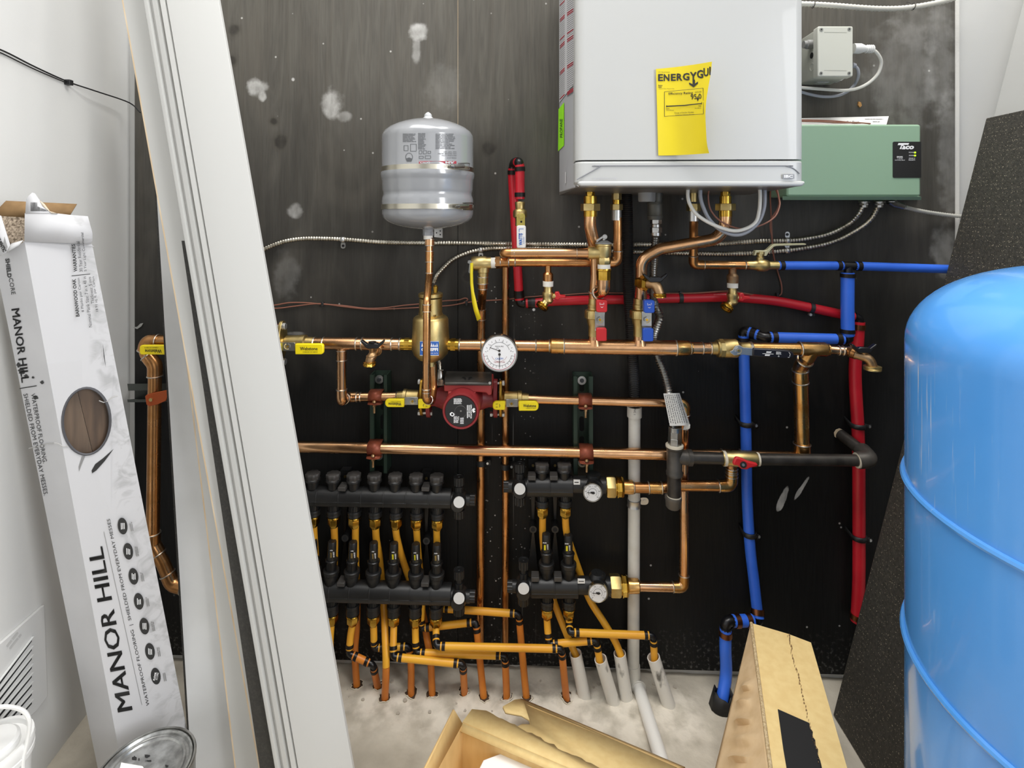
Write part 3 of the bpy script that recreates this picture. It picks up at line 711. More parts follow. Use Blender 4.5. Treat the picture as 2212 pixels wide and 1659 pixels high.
# ================================================================ RIGHT SIDE: leaning panels, blue tank, cardboard
Bp, Tp = FLR(1799, 1545), PC(2130, 255, 1.2)
Bp = extend(Tp, Bp, .001)
yd = V((0, -1, 0)); du = (Tp - Bp).normalized(); side_n = du.cross(yd).normalized(); side_n = side_n if side_n.x > 0 else -side_n
q = MB(); L = .33; q.prism([Bp, Tp, Tp + yd * L, Bp + yd * L], side_n * .012)
def grit():
    m = mat('black_granular_sheet', '33312c', .6, 0, '45423b', 160, bump=.6, bscale=500); nt = m.node_tree; b = nt.nodes['Principled BSDF']; N = nt.nodes.new; Lk = nt.links.new
    src = b.inputs['Base Color'].links[0].from_socket
    g = N('ShaderNodeNewGeometry'); vo = N('ShaderNodeTexVoronoi'); vo.inputs['Scale'].default_value = 420; Lk(g.outputs['Position'], vo.inputs['Vector'])
    s = N('ShaderNodeSeparateColor'); Lk(vo.outputs['Color'], s.inputs[0])
    r = N('ShaderNodeMapRange'); r.inputs[1].default_value = .8; r.inputs[2].default_value = .9; Lk(s.outputs[0], r.inputs[0])
    r2 = N('ShaderNodeMapRange'); r2.inputs[1].default_value = .38; r2.inputs[2].default_value = .2; Lk(vo.outputs['Distance'], r2.inputs[0])
    mu = N('ShaderNodeMath'); mu.operation = 'MULTIPLY'; Lk(r.outputs[0], mu.inputs[0]); Lk(r2.outputs[0], mu.inputs[1])
    mx = N('ShaderNodeMix'); mx.data_type = 'RGBA'; Lk(mu.outputs[0], mx.inputs[0]); Lk(src, mx.inputs[6]); mx.inputs[7].default_value = lin('b5aa94'); Lk(mx.outputs[2], b.inputs['Base Color']); return m
tag(q.build('granular_sheet', grit(), bevel=.002), 'black granular sheet leaning behind the blue tank', 'panel')
wq = MB(); off = V((.0165, 0, 0)); q = wq; Lw = 1.86
q.prism([Bp + off, Bp + off + du * Lw, Bp + off + du * Lw + yd * .33, Bp + off + yd * .33], side_n * .012)
tag(q.build('wallboard_sheet', board_w, bevel=.001), 'tall white panel leaning against the right wall behind the black sheet', 'panel')
# ---- blue pressure tank
tc = C2W(.728, .592, 0); tr = .235
tank = thing('pressure_tank', 'large glossy blue steel pressure tank with scratches and two raised seams', 'tank', tc)
sh = CH - .166; dome = .112
prof = [(.03, tr * .96), (.05, tr)]
prof += [(CH - .70, tr), (sh, tr)] + [(sh + dome * math.sin(a), tr * (math.cos(a) ** .72 if a < 1.5 else 0)) for a in [math.pi / 2 * k / 18 for k in range(1, 19)]]
def blue_scratch():
    m = tank_blue; nt = m.node_tree; b = nt.nodes['Principled BSDF']; N = nt.nodes.new; Lk = nt.links.new
    src = b.inputs['Base Color'].links[0].from_socket
    g = N('ShaderNodeNewGeometry')
    mp = N('ShaderNodeMapping'); mp.inputs['Rotation'].default_value = (0.5, .9, .4); mp.inputs['Scale'].default_value = (260, 260, 9)
    nz = N('ShaderNodeTexNoise'); nz.inputs['Scale'].default_value = 1; nz.inputs['Detail'].default_value = 3; Lk(g.outputs['Position'], mp.inputs[0]); Lk(mp.outputs[0], nz.inputs['Vector'])
    r = N('ShaderNodeMapRange'); r.inputs[1].default_value = .60; r.inputs[2].default_value = .66; Lk(nz.outputs['Fac'], r.inputs[0])
    n2 = N('ShaderNodeTexNoise'); n2.inputs['Scale'].default_value = 55; n2.inputs['Detail'].default_value = 4; Lk(g.outputs['Position'], n2.inputs['Vector'])
    # scuffed patch below the shoulder, facing the camera
    th_ = math.atan2((CAM - tc).y, (CAM - tc).x)
    c = None
    best = None
    for k in range(400):
        a = 2 * math.pi * k / 400
        p = tc + V((math.cos(a) * tr, math.sin(a) * tr, CH - .20)); v = p - CAM
        if v.dot(V((math.cos(a), math.sin(a), 0))) > 0: continue
        px = CX + F * v.dot(rt) / v.dot(fw)
        if best is None or abs(px - 1985) < best[0]: best = (abs(px - 1985), p)
    c = best[1]
    def blob(c, rad, amt, warp):
        sb = N('ShaderNodeVectorMath'); sb.operation = 'SUBTRACT'; sb.inputs[1].default_value = c; Lk(g.outputs['Position'], sb.inputs[0])
        ln = N('ShaderNodeVectorMath'); ln.operation = 'LENGTH'; Lk(sb.outputs[0], ln.inputs[0])
        a = N('ShaderNodeMath'); a.operation = 'MULTIPLY_ADD'; Lk(n2.outputs['Fac'], a.inputs[0]); a.inputs[1].default_value = warp; Lk(ln.outputs['Value'], a.inputs[2])
        rr_ = N('ShaderNodeMapRange'); rr_.inputs[1].default_value = rad + warp * .5; rr_.inputs[2].default_value = rad * .3 + warp * .5; rr_.inputs[4].default_value = amt; Lk(a.outputs[0], rr_.inputs[0]); return rr_.outputs[0]
    k1 = blob(c, .024, 1.0, .02); k2 = blob(c + V((.02, -.01, -.06)), .11, .45, .06)
    ad = N('ShaderNodeMath'); ad.operation = 'MAXIMUM'; Lk(k1, ad.inputs[0]); Lk(k2, ad.inputs[1])
    mu = N('ShaderNodeMath'); mu.operation = 'MULTIPLY'; Lk(ad.outputs[0], mu.inputs[0]); Lk(r.outputs[0], mu.inputs[1])
    mx = N('ShaderNodeMix'); mx.data_type = 'RGBA'; Lk(mu.outputs[0], mx.inputs[0]); Lk(src, mx.inputs[6]); mx.inputs[7].default_value = lin('d6dde2'); Lk(mx.outputs[2], b.inputs['Base Color'])
blue_scratch()
q = MB(); q.lathe(tc, up, prof, 96); q.build('tank_shell', tank_blue, tank, ang=60)
for h in (.345, .552):
    q = MB(); q.ring(tc + up * (CH - h), up, tr * 1.003, .0045, 0, 96, 8); q.build('weld_seam', tank_blue, tank)
q = MB(); q.lathe(tc, up, [(0, tr * .8), (.002, tr * .82), (.045, tr * .82)], 48); q.build('base_ring', blackp, tank)
# ---- open carton with a white foam sheet, bottom centre
hr = .125
bx = thing('cardboard_box', 'open brown cardboard box lying on the floor, torn flaps folded back', 'box', FLR(1100, 1740))
def at_h(px, py, h): return FLR(px, py, h)
fA, fB = at_h(998, 1563, hr), at_h(1225, 1659, hr)
drr = (fB - fA).normalized(); fB2 = fA + drr * .33
inn = V((drr.y, -drr.x, 0)); inn = inn if inn.y < 0 else -inn
fC = fA + inn * .34; fD = fB2 + inn * .34
q = MB()
for a, b in ((fA, fB2), (fB2, fD), (fD, fC), (fC, fA)):
    a0 = V((a.x, a.y, .004)); b0 = V((b.x, b.y, .004))
    nn = V((-(b - a).y, (b - a).x, 0)).normalized() * .002
    q.hexa([a0 - nn, b0 - nn, b0 + nn, a0 + nn, a - nn, b - nn, b + nn, a + nn])
q.prism([V((p.x, p.y, .002)) for p in (fA, fB2, fD, fC)], V((0, 0, .003)))
q.build('box_body', card, bx)
# back flaps laid out behind the rim, torn along the tape line
random.seed(11)
def torn(p0, p1, n, amp, nrm_):
    return [p0.lerp(p1, i / n) + nrm_ * (random.uniform(-1, 1) * amp if 0 < i < n else 0) for i in range(n + 1)]
r1 = at_h(1019, 1534, .118); r2 = r1 + drr * .40
m1 = at_h(1040, 1536, .112); m2 = at_h(1320, 1668, .10)
q = MB(); edge = torn(at_h(1050, 1537, .116), at_h(1340, 1686, .108), 30, .0025, inn)
q.poly([fA + inn * -.002, at_h(1019, 1534, .122)] + edge + [fB2])
q.build('back_flap', card_lite, bx, solid=.0035)
u1, u2 = at_h(1103, 1517, .085), at_h(1462, 1660, .075)
edge2 = [at_h(1086, 1528, .104), at_h(1092, 1540, .104), at_h(1108, 1543, .106), at_h(1126, 1546, .106), at_h(1143, 1556, .106), at_h(1145, 1567, .106), at_h(1128, 1566, .106), at_h(1116, 1572, .106)] + torn(at_h(1112, 1574, .108), at_h(1345, 1694, .104), 20, .002, inn)
q = MB(); q.poly([u1 + inn * .01, at_h(1112, 1513, .08), at_h(1130, 1514, .075), u2] + edge2[::-1]); q.build('back_flap', card_lite, bx, solid=.0035)
q = MB(); q.poly([at_h(1112, 1513, .08), at_h(1462, 1659, .074), at_h(1480, 1659, .05), at_h(1128, 1511, .055)]); q.build('flap_fold', card, bx, solid=.003)
q = MB(); q.poly([fA, at_h(980, 1533, .17), at_h(916, 1662, .17), at_h(905, 1690, .17), fC]); q.build('side_flap', card, bx, solid=.0035)
q = MB(); q.poly([fA + up * .001, fB2 + up * .001, fB2 + inn * .012 + up * -.004, fA + inn * .012 + up * -.004]); q.build('flap_fold', card_lite, bx, solid=.002)
q = MB(); fp = [at_h(x, y, .1) for x, y in ((1035, 1659), (1044, 1641), (1099, 1620), (1182, 1659), (1250, 1720), (1060, 1760))]; q.prism(fp, V((0, 0, -.022)))
tag(q.build('foam_sheet', mat('white_foam', 'f0f0ee', .6), bevel=.002), 'white foam packing sheet lying in the open cardboard box', 'packing')
# ---- tall carton at right with black label
hb = .25
bx2 = thing('cardboard_carton', 'brown carton with black label and perforated tear line before the blue tank', 'box', FLR(1700, 1800))
T0, T1 = at_h(1624, 1346, hb), at_h(1752, 1388, hb)
S0, S1 = at_h(1666, 1659, hb - .004), at_h(1830, 1659, hb - .004)
S0 = T0 + (S0 - T0) * 1.5; S1 = T1 + (S1 - T1) * 1.5
top = plane(T0, T1, S1); topf = lambda x, y: top(x, y) + top.n * .0012
q = MB(); q.prism([T0, at_h(1702, 1369, hb), T1, S1, S0], V((0, 0, -.004))); q.build('top_panel', card_lite, bx2)
q = MB(); rgt_ = V((T1 - T0).normalized()); q.prism([V((T1.x, T1.y, .002)), T1 - up * .004, S1 - up * .004, V((S1.x, S1.y, .002))], -rgt_ * .003); q.prism([V((T0.x, T0.y, .002)) + rgt_ * .01, T0 + rgt_ * .01 - up * .004, T1 - up * .004, V((T1.x, T1.y, .002))], (S0 - T0).normalized() * .003)
q.build('box_side', card, bx2)
# left face: a flap of moulded kraft that slants down to the floor
LA, LB = T0 + V((-.002, 0, -.001)), S0 + V((-.002, 0, -.001))
b1 = FLR(1628, 1560) ; fa = V((T0.x - .01, T0.y, 0.0)); fa = FLR(1512, 1800, .02)
foot0 = T0 + V((-.012, -.01, -.03)); foot1 = at_h(1545, 1662, .13)
def leftface(u, v):
    a = LA.lerp(LB, u); b = (T0 + V((-.004, -.004, -.006))).lerp(PC(1547, 1659, .90), u * 1.0) if u <= 1 else None
    b = T0 + V((-.004, -.003, -.006)) + (PC(1547, 1659, .93) - T0) * (u * 1.45)
    p = a.lerp(b, v)
    k = u * 26; bump = .016 * max(0, math.sin(k * 2 * math.pi * .5)) ** 2 * math.exp(-((v - .5 + .05 * math.sin(k)) / .22) ** 2) if u > .25 else 0
    return p + V((-.7, -.2, .5)) * bump
q = MB(); q.grid(leftface, 60, 16); q.build('moulded_flap', mat('kraft_pale', 'd6bb94', .8, 0, 'caad84', 40), bx2, solid=.002, ang=60)
q = MB(); q.tube([T0 + V((-.001, 0, 0)), S0 + V((-.001, 0, 0))], .0032, 8); q.build('corrugated_edge', mat('flute', 'd0bb96', .8, 0, 'a98f66', 300, (1, 1, 1)), bx2)
q = MB(); pts = [(1702, 1370), (1706, 1388), (1712, 1420), (1722, 1455), (1731, 1494), (1742, 1540), (1752, 1585), (1763, 1620), (1772, 1659), (1790, 1730)]
random.seed(2)
for (xa_, ya_), (xb_, yb_) in zip(pts, pts[1:]):
    for k in range(6):
        t = k / 6; x = xa_ + (xb_ - xa_) * t; y = ya_ + (yb_ - ya_) * t; j = random.uniform(-2.2, 2.2)
        q.poly([topf(x + j, y), topf(x + j + 1.4, y), topf(x + j + 1.4 + random.uniform(-1.5, 2.5), y + 5), topf(x + j - .3, y + 5)], 0)
q.build('tear_line', card_dark, bx2)
q = MB(); q.poly([topf(*p) for p in ((1680, 1533), (1748, 1563), (1750, 1575), (1756, 1582), (1755, 1592), (1761, 1600), (1762, 1612), (1767, 1620), (1767, 1632), (1772, 1645), (1776, 1662), (1800, 1760), (1716, 1760), (1692, 1620))]); q.build('label_patch', mat('black_label', '1a1a1b', .6), bx2, label='black rectangular label')
# ================================================================ BOILER
bd = .30
boil = thing('wall_boiler', 'white wall-hung boiler with a yellow efficiency tag on its front', 'boiler', P(1490, 402, .02))
fTL, fTR, fBR, fBL = P(1243, -170, bd), P(1740, -170, bd), P(1740, 402, bd), P(1243, 402, bd)
xb = P(1208, 413, .03).x
ztop = fTL.z; zbt = fBL.z
def bz(py): return P(1500, py, bd).z
# casing body (side panels) and front cover
q = MB(); xr_ = fTR.x
q.hexa([V((xb, -.03, zbt)), V((fTL.x + .001, -bd + .05, zbt)), V((xr_ - .001, -bd + .05, zbt)), V((xr_ + .004, -.03, zbt)), V((xb, -.03, ztop)), V((fTL.x + .001, -bd + .05, ztop)), V((xr_ - .001, -bd + .05, ztop)), V((xr_ + .004, -.03, ztop))])
side_m = mat('grey_side_panel', 'b4b5b8', .35)
q.build('casing', side_m, boil, bevel=.002)
yz0 = bz(346)
q = MB(); zz = [ztop, yz0 + .0012]
def cover(z0, z1, dy=0.0, r=.018):
    pts = []
    xs_ = [(fTL.x, -bd + .055), (fTL.x, -bd + r)] + [(fTL.x + r - r * math.cos(a), -bd + r - r * math.sin(a)) for a in [math.pi / 2 * k / 8 for k in range(1, 9)]]
    right = [(fTL.x + fTR.x - x, y) for x, y in xs_[::-1]]
    return [V((x, y, z1)) for x, y in xs_ + right], V((0, 0, z0 - z1))
a, e = cover(ztop, yz0 + .001); q.prism(a, e); q.build('front_cover', white_m, boil)
# lower trim: level band, with a swept panel that curves up at both ends
q = MB(); a, e = cover(yz0 - .0008, bz(396)); q.prism(a, e)
q.build('lower_trim', white_m, boil, bevel=.004, bseg=3)
q = MB()
path = [(1727, 375), (1722, 370), (1712, 363), (1698, 359), (1680, 358), (1310, 358), (1297, 360), (1282, 368), (1246, 388)]
q.tube(smooth([P(x, y, bd + .0006) for x, y in path], 5), .0011, 6); q.build('trim_groove', mat('groove_grey', '85868a', .5), boil)
q = MB(); plate(q, [(1250, 391), (1740, 391), (1739, 397), (1734, 402), (1256, 402), (1247, 398)], bd + .002, .2); q.build('bottom_lip', white_m, boil, bevel=.004, bseg=3)
q = MB(); q.hexa([V((xb, -.03, zbt - .006)), V((fTL.x + .006, -bd + .03, zbt - .001)), V((xr_ - .006, -bd + .03, zbt - .001)), V((xr_, -.03, zbt - .006)), V((xb, -.03, zbt + .004)), V((fTL.x + .006, -bd + .03, zbt + .004)), V((xr_ - .006, -bd + .03, zbt + .004)), V((xr_, -.03, zbt + .004))])
q.build('bottom_plate', mat('bottom_plate', '77736d', .4, .4), boil)
q = MB(); plate(q, rr(1691, 376, 1716, 386, 1), bd + .0032, .001); text(q, 'IBC', 1703.5, 381, 6.2, at(bd + .0036), 1, w=19, bold=.04); q.build('badge', [mat('badge_grey', '97989b', .5), ink_white], boil)
q = MB(); text(q, 'SUPERFLOW', 1308, 385.5, 4.2, at(bd + .0028), 0, w=53, bold=.02); q.build('embossed_name', ink_pale, boil)
q = MB(); q.lathe(P(1251, 400, bd - .02), V((-.4, -.9, 0)), [(0, .004), (.003, .004), (.005, .003)], 10); q.build('screw', steel, boil)
# side panel stickers
sp = plane(V((xb, -.03, zbt)), V((fTL.x + .001, -bd + .05, zbt)), V((xb, -.03, ztop)), .0012)
spf = lambda x, y: sp(x, y)
q = MB(); q.poly([spf(*p) for p in ((1209, -60), (1242, -160), (1242, 180), (1209, 222))], 0)
random.seed(8)
for (xa_, xc_) in ((1210, 1221), (1226, 1242)):
    for i in range(58):
        y = -40 + i * 4.4 - (xa_ - 1210) * .9
        if y > 205: continue
        red = (i % 13 in (3, 4)) or (i % 17 == 9)
        q.poly([spf(xa_, y + 11), spf(xc_, y), spf(xc_, y + (3.4 if red else 1.6)), spf(xa_, y + 11 + (3.4 if red else 1.6))], 2 if red else 1)
q.build('warning_label', [mat('label_silver', 'c4c4c6', .5), mat('fine_print', '6c6c70', .6), ink_red], boil)
q = MB(); q.poly([spf(*p) for p in ((1207.5, 236), (1219.5, 221), (1219.5, 314), (1206.5, 327))], 0)
sp3 = plane(V((xb, -.03, zbt)), V((fTL.x + .001, -bd + .05, zbt)), V((xb, -.03, ztop)), .002)
text(q, 'PROPANE', 1214, 277, 6, sp3, 1, w=40, ang=-91); q.build('lime_sticker', [lime, ink], boil, label='lime green sticker')
q = MB(); q.poly([spf(1222, 372), spf(1223.6, 371), spf(1223.6, 395), spf(1222, 397)]); q.build('side_seam', ink_white, boil)
# ---- efficiency tag: paper curling out at its right edge
TL, TR, BL, BR = (1417, 149), (1538, 133), (1422, 336), (1526, 331)
def tagp(u, v, off=0.0):
    xt, yt = TL[0] + (TR[0] - TL[0]) * u, TL[1] + (TR[1] - TL[1]) * u + 6 * u * (1 - u)
    xb_, yb = BL[0] + (BR[0] - BL[0]) * u, BL[1] + (BR[1] - BL[1]) * u + 5 * u * (1 - u)
    x = xt + (xb_ - xt) * v - 12 * max(0, u - .3) * math.sin(math.pi * v) ** 2 * .9 + (6 * u ** 6 * max(0, v - .9) * 10 if v > .9 else 0)
    y = yt + (yb - yt) * v
    d = bd + .004 + .05 * u ** 2.4 + off
    return P(x, y, d)
def tagf(off):
    # inverse by fixed iteration: pixel -> (u, v)
    def f(px, py):
        u, v = (px - 1417) / 115, (py - 145) / 190
        for _ in range(8):
            p = tagp(u, v) - CAM; qx = CX + F * p.dot(rt) / p.dot(fw); qy = HY - F * p.z / p.dot(fw)
            u += (px - qx) / 116; v += (py - qy) / 190
        return tagp(u, v, off)
    return f
et = thing('efficiency_tag', 'yellow efficiency tag curling off the front of the white boiler', 'tag', P(1420, 336, bd))
q = MB(); q.grid(lambda u, v: tagp(u, v), 20, 14, 0)
tf = tagf(.0010)
EG = 'ENERGYGUIDE'
for i, (ch, x, y, h, w_) in enumerate((('E', 1427, 167.5, 15, 10.5), ('N', 1440, 167.5, 15, 12.5), ('E', 1454.5, 167, 15, 10.5), ('R', 1468, 166.5, 15.5, 12.5), ('G', 1482, 165.5, 16, 14.5), ('Y', 1497.5, 165, 19, 15), ('G', 1512, 160, 18, 14), ('U', 1525, 156, 18, 11), ('I', 1533.5, 153, 18, 3))):
    text(q, ch, x, y, h, tf, 1, w=w_, bold=.03)
q.poly([tf(1496, 172), tf(1501, 172), tf(1501, 182), tf(1496, 182)], 1); q.poly([tf(1488.5, 178), tf(1498, 183), tf(1507.5, 176), tf(1507.5, 180), tf(1498, 188.5), tf(1488.5, 182)], 1)
for a, b in (((1435, 198), (1518.5, 190)), ((1435, 251), (1519, 246))): q.poly([tf(*a), tf(*b), tf(b[0], b[1] + .9), tf(a[0], a[1] + .9)], 1)
for a, b in (((1435, 198), (1435, 251.5)), ((1518.2, 190), (1519, 246))): q.poly([tf(*a), tf(a[0] + .9, a[1]), tf(b[0] + .9, b[1]), tf(*b)], 1)
text(q, 'Efficiency Rating', 1470.5, 202, 6.5, tf, 1, w=52, ang=-2.5, bold=.01); text(q, '(AFUE)', 1508, 199, 3.4, tf, 1, w=14, ang=-5)
text(q, '95.0', 1503.5, 208.5, 11, tf, 1, w=23, ang=-5, bold=.01)
q.poly([tf(1504, 212), tf(1510, 211.5), tf(1507, 219)], 1); q.poly([tf(1506.2, 208), tf(1507.8, 208), tf(1507.8, 213), tf(1506.2, 213)], 1)
q.poly([tf(1439, 228.5), tf(1479, 226.5), tf(1515, 222.5), tf(1515, 224.5), tf(1479, 228.8), tf(1439, 231)], 1)
for x, y in ((1439.5, 229.5), (1515, 223)): q.poly([tf(x, y - 2.2), tf(x + 1, y - 2.2), tf(x + 1, y + 2.2), tf(x, y + 2.2)], 1)
text(q, 'N/A', 1442.5, 235, 3, tf, 1, w=7); text(q, 'Least Efficient', 1447.5, 238, 2.2, tf, 1, w=16); text(q, 'N/A', 1512, 229, 3, tf, 1, w=6); text(q, 'Most Efficient', 1508, 233.5, 2.2, tf, 1, w=14, ang=-4)
text(q, 'Range of Similar Models', 1478, 243.5, 3.6, tf, 1, w=41, ang=-2.5); text(q, 'Annual Fuel Utilization Efficiency', 1479, 248, 2.6, tf, 1, w=41, ang=-2.5)
text(q, 'U.S. Government', 1434.5, 155.5, 2.6, tf, 1, w=25)
text(q, 'Boiler', 1427, 184.5, 3.2, tf, 1, w=9, bold=.02); text(q, 'Natural Gas, Propane Gas', 1440, 191.8, 2.4, tf, 1, w=33); bars(q, tf, 1422, 187, 1430, 189.4, 1, 1)
q.build('paper_sheet', [yellow_paper, ink], et, solid=0)
# ================================================================ GREEN RELAY BOX, PAPER, JUNCTION BOX
gb = thing('relay_box', 'green switching relay box with black label panel, beside the boiler', 'control box', P(1850, 433, .0))
gd = .10
q = MB(); q.prism([P(x, y, gd) for x, y in rr(1700, 268.5, 1989.5, 424, 5, 3)], V((0, gd - .012, 0)));
q.build('lid', green_box, gb, bevel=.004)
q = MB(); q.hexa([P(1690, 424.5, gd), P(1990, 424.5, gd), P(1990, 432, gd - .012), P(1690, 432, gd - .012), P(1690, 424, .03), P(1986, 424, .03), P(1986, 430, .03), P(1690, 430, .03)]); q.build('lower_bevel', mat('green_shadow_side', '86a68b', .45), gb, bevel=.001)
q = MB(); q.hexa([P(1684, 270, .012), P(1984, 270, .012), P(1984, 425, .012), P(1684, 425, .012), P(1684, 270, .0005), P(1984, 270, .0005), P(1984, 425, .0005), P(1684, 425, .0005)]); q.build('back_plate', green_box, gb)
q = MB(); plate(q, rr(1929, 306, 1990, 384, 3, 3, corners=(1, 0, 0, 1)), gd + .0012, .0012, 0); a_ = at(gd + .0018)
q.poly([a_(1941, 309), a_(1964, 309), a_(1962, 313), a_(1952.5, 313), a_(1948, 322), a_(1943, 322), a_(1947, 313.5), a_(1939, 313.5)], 1)
text(q, 'aco', 1961, 318.7, 8, a_, 1, w=27, slant=.2, bold=.05)
text(q, 'SR502', 1943.5, 339, 3.6, a_, 1, w=13, bold=.02); text(q, '2 ZONE', 1944, 342.8, 2, a_, 1, w=11); text(q, 'SWITCHING RELAY', 1944, 346, 2, a_, 1, w=22)
for t_, y in (('POWER', 329.3), ('ZONE 1', 335.8), ('ZONE 2/', 342), ('PRIORITY', 345.8)): text(q, t_, 1970, y, 2.4, a_, 1, w=11 + len(t_) * .4)
lb = q.build('label_panel', [mat('label_black', '1d1d1d', .4), ink_white], gb, label='black label panel')
for y in (329.5, 336): q = MB(); circ(q, 1977, y, gd + .0022, 1.9, .001, 0, 12); q.build('indicator_light', led, gb, label='lit green indicator')
pp = thing('paper_sheet', 'white instruction paper lying on top of the green relay box', 'paper', P(1830, 268, .05))
q = MB(); q.poly([P(1700, 256, .03), P(1920, 251, .03), P(1915, 269, .075), P(1700, 269, .075)], 0)
s_ = plane(P(1700, 256, .03), P(1920, 251, .03), P(1915, 269, .075), .0006)
text(q, 'Cut Sheet', 1842, 264, 5, s_, 1, w=28, bold=.03); bars(q, s_, 1868, 256.5, 1908, 259, 1, 1, ragged=.02); bars(q, s_, 1885, 262, 1905, 265, 1, 1)
q.build('sheet', [paper, ink_grey], pp)
for i, (y0_, y1_, d_) in enumerate(((262, 266, .085), (259, 267, .07))):
    w = thing('thermostat_wire', ('brown thermostat wire lying along the top front edge of the green relay box', 'brown thermostat wire crossing the paper on the green relay box')[i], 'wire', P(1800, y0_, d_))
    q = MB(); q.tube(smooth([P(1720, y0_, d_), P(1770, y0_ + 1, d_), P(1810, y0_ + 3, d_), P(1850, y1_ - 1, d_), P(1880, y1_ + 1, d_ - .01)]), .0016, 8); q.build('wire', brown_wire, w)
jb = thing('junction_box', 'pale grey junction box with screwed lid, plugged white cord', 'junction box', P(1800, 170, .0))
jm = mat('junction_grey', 'c9cabf', .45); jm2 = mat('junction_side', 'b4b6ab', .45)
jd = .105
q = MB(); q.prism([P(x, y, jd - .018) for x, y in rr(1769, 59, 1841, 163, 3, 3)], V((0, jd - .02, 0))); q.build('enclosure', jm2, jb, bevel=.002)
q = MB(); plate(q, rr(1766.6, 56.5, 1842.8, 165.5, 3.5, 3), jd, .02, 0); q.build('lid', jm, jb, bevel=.002)
q = MB()
for a, b in (((1780, 69), (1829, 69.8)), ((1780, 151.5), (1829, 152))): q.poly([P(*a, jd + .0004), P(*b, jd + .0004), P(b[0], b[1] + .8, jd + .0004), P(a[0], a[1] + .8, jd + .0004)])
q.build('lid_groove', mat('groove_pale', '9fa198', .5), jb)
for x, y in ((1774.7, 63.7), (1835, 62.6), (1774, 158), (1834.6, 158)):
    q = MB(); circ(q, x, y, jd + .001, 3.6, .002, 0, 14); circ(q, x, y, jd + .0014, 1.6, .001, 1, 8); q.build('screw', [mat('screw_grey', '8d8f88', .4), ink], jb)
lx = P(1769, 110, jd - .018).x
for k, (y, r_, mm) in enumerate(((96, .0105, 0), (120, .009, 1), (145, .0085, 2))):
    c = V((lx + .0005, -jd * .55, P(1755, y, jd * .55).z)); q = MB()
    if mm == 0: q.lathe(c, V((-1, 0, 0)), [(0, r_), (.012, r_), (.014, r_ * .8), (.02, r_ * .8)], 16); q.build('cable_gland', greyp, jb)
    elif mm == 1: q.lathe(c, V((-1, 0, 0)), [(0, r_), (.001, r_), (.001, r_ * .8)], 16); q.lathe(c, V((-1, 0, 0)), [(0, r_ * .78), (.0016, r_ * .78)], 16, 1); q.build('knockout_hole', [jm2, darkvoid], jb)
    else: q.ring(c + V((-.0006, 0, 0)), V((1, 0, 0)), r_, .0007); q.build('knockout', jm2, jb)
q = MB(); plate(q, [(1768, 165), (1822, 165), (1824, 170), (1818, 174), (1796, 174), (1790, 178), (1766, 178)], .03, .02); q.build('mounting_foot', mat('foot_pale', 'c9cac4', .5), jb)
wc = thing('power_cord', 'white plug and power cord looping from the junction box to behind the boiler', 'cord', P(1843, 104, .06))
q = MB(); q.tube([P(1843, 105, .06), P(1858, 105, .06), P(1870, 105.5, .06)], [.0115, .0115, .007], 14); q.tube([P(1866, 105.5, .06), P(1887, 107, .06)], [.008, .007], 12)
for k in range(4): q.ring(P(1872 + k * 4, 106, .06), P(1890, 107, .06) - P(1866, 105.5, .06), .0082, .0014)
q.build('plug', white_p, wc)
q = MB(); q.tube(smooth([P(1884, 107, .06), P(1893, 113, .06), P(1902, 127, .055), P(1903, 141, .05), P(1896, 160, .045), P(1878, 178, .04), P(1855, 190, .04), P(1828, 195, .04), P(1795, 194, .04), P(1741, 190, .04), P(1715, 188, .04)]), .0036, 10); q.build('cord', cord_white, wc)
gc = thing('grey_cord', 'grey cord looping under the junction box beneath the white cord', 'cord', P(1845, 142, .05))
q = MB(); q.tube([P(1841, 141, .055), P(1848, 142, .055)], [.006, .005], 12); q.build('gland', cord_grey, gc)
q = MB(); q.tube(smooth([P(1846, 142, .055), P(1853, 150, .055), P(1854, 165, .05), P(1846, 183, .03), P(1830, 198, .03), P(1808, 207, .03), P(1780, 209, .03), P(1750, 204, .03), P(1720, 196, .03)]), .0034, 10); q.build('cord', cord_grey, gc)
q = MB(); q.prism([P(x, y, .004) for x, y in ((1855, 219), (1860, 221), (1862, 228), (1858, 232), (1854, 227))], V((0, .004, 0)), 0)
tag(q.build('wood_chip', mat('chip_orange', 'b98a50', .7)), 'tiny orange wood chip on the plywood above the paper', 'chip')
# ================================================================ EXPANSION TANK
xc = 924.8; td = .122
et_ = thing('expansion_tank', 'small grey steel expansion tank strapped to the plywood above the copper riser', 'tank', P(xc, 496, td))
kz = (P(xc, 470, td) - CAM).dot(fw) / F
def ty(py): return P(xc, py, td)
tr_ = 97.3 * kz
prof = [(258, 0), (259, 22), (262, 40), (266, 54), (271, 68), (278, 82), (286, 92), (294, 96.6), (302, 97.3), (366, 97.3), (372, 98.6), (378, 99.8), (384, 99.2), (389, 97.5), (393, 96.6), (410, 96.3), (416, 94.6), (420, 94), (424, 95), (428, 96.6), (433, 97.3), (462, 97.0), (470, 94.5), (477, 88), (483, 77), (488, 62), (492, 42), (495, 20), (496.5, 0)]
z0 = ty(258).z
c0 = ty(258); k_ = CAM
q = MB(); q.lathe(ty(258), V((0, 0, -1)), [(z0 - ty(py).z, r * kz) for py, r in prof], 64); q.build('shell', tank_grey, et_, ang=50)
q = MB(); q.lathe(ty(262), up, [(0, 14 * kz), (.006, 12 * kz), (.01, 8 * kz), (.014, 8 * kz), (.017, 6 * kz), (.02, 2 * kz)], 20); q.build('valve_cap', mat('cap_grey', 'b9bbbd', .3), et_)
band_m = mat('band_steel', 'c9c4b4', .28, 1)
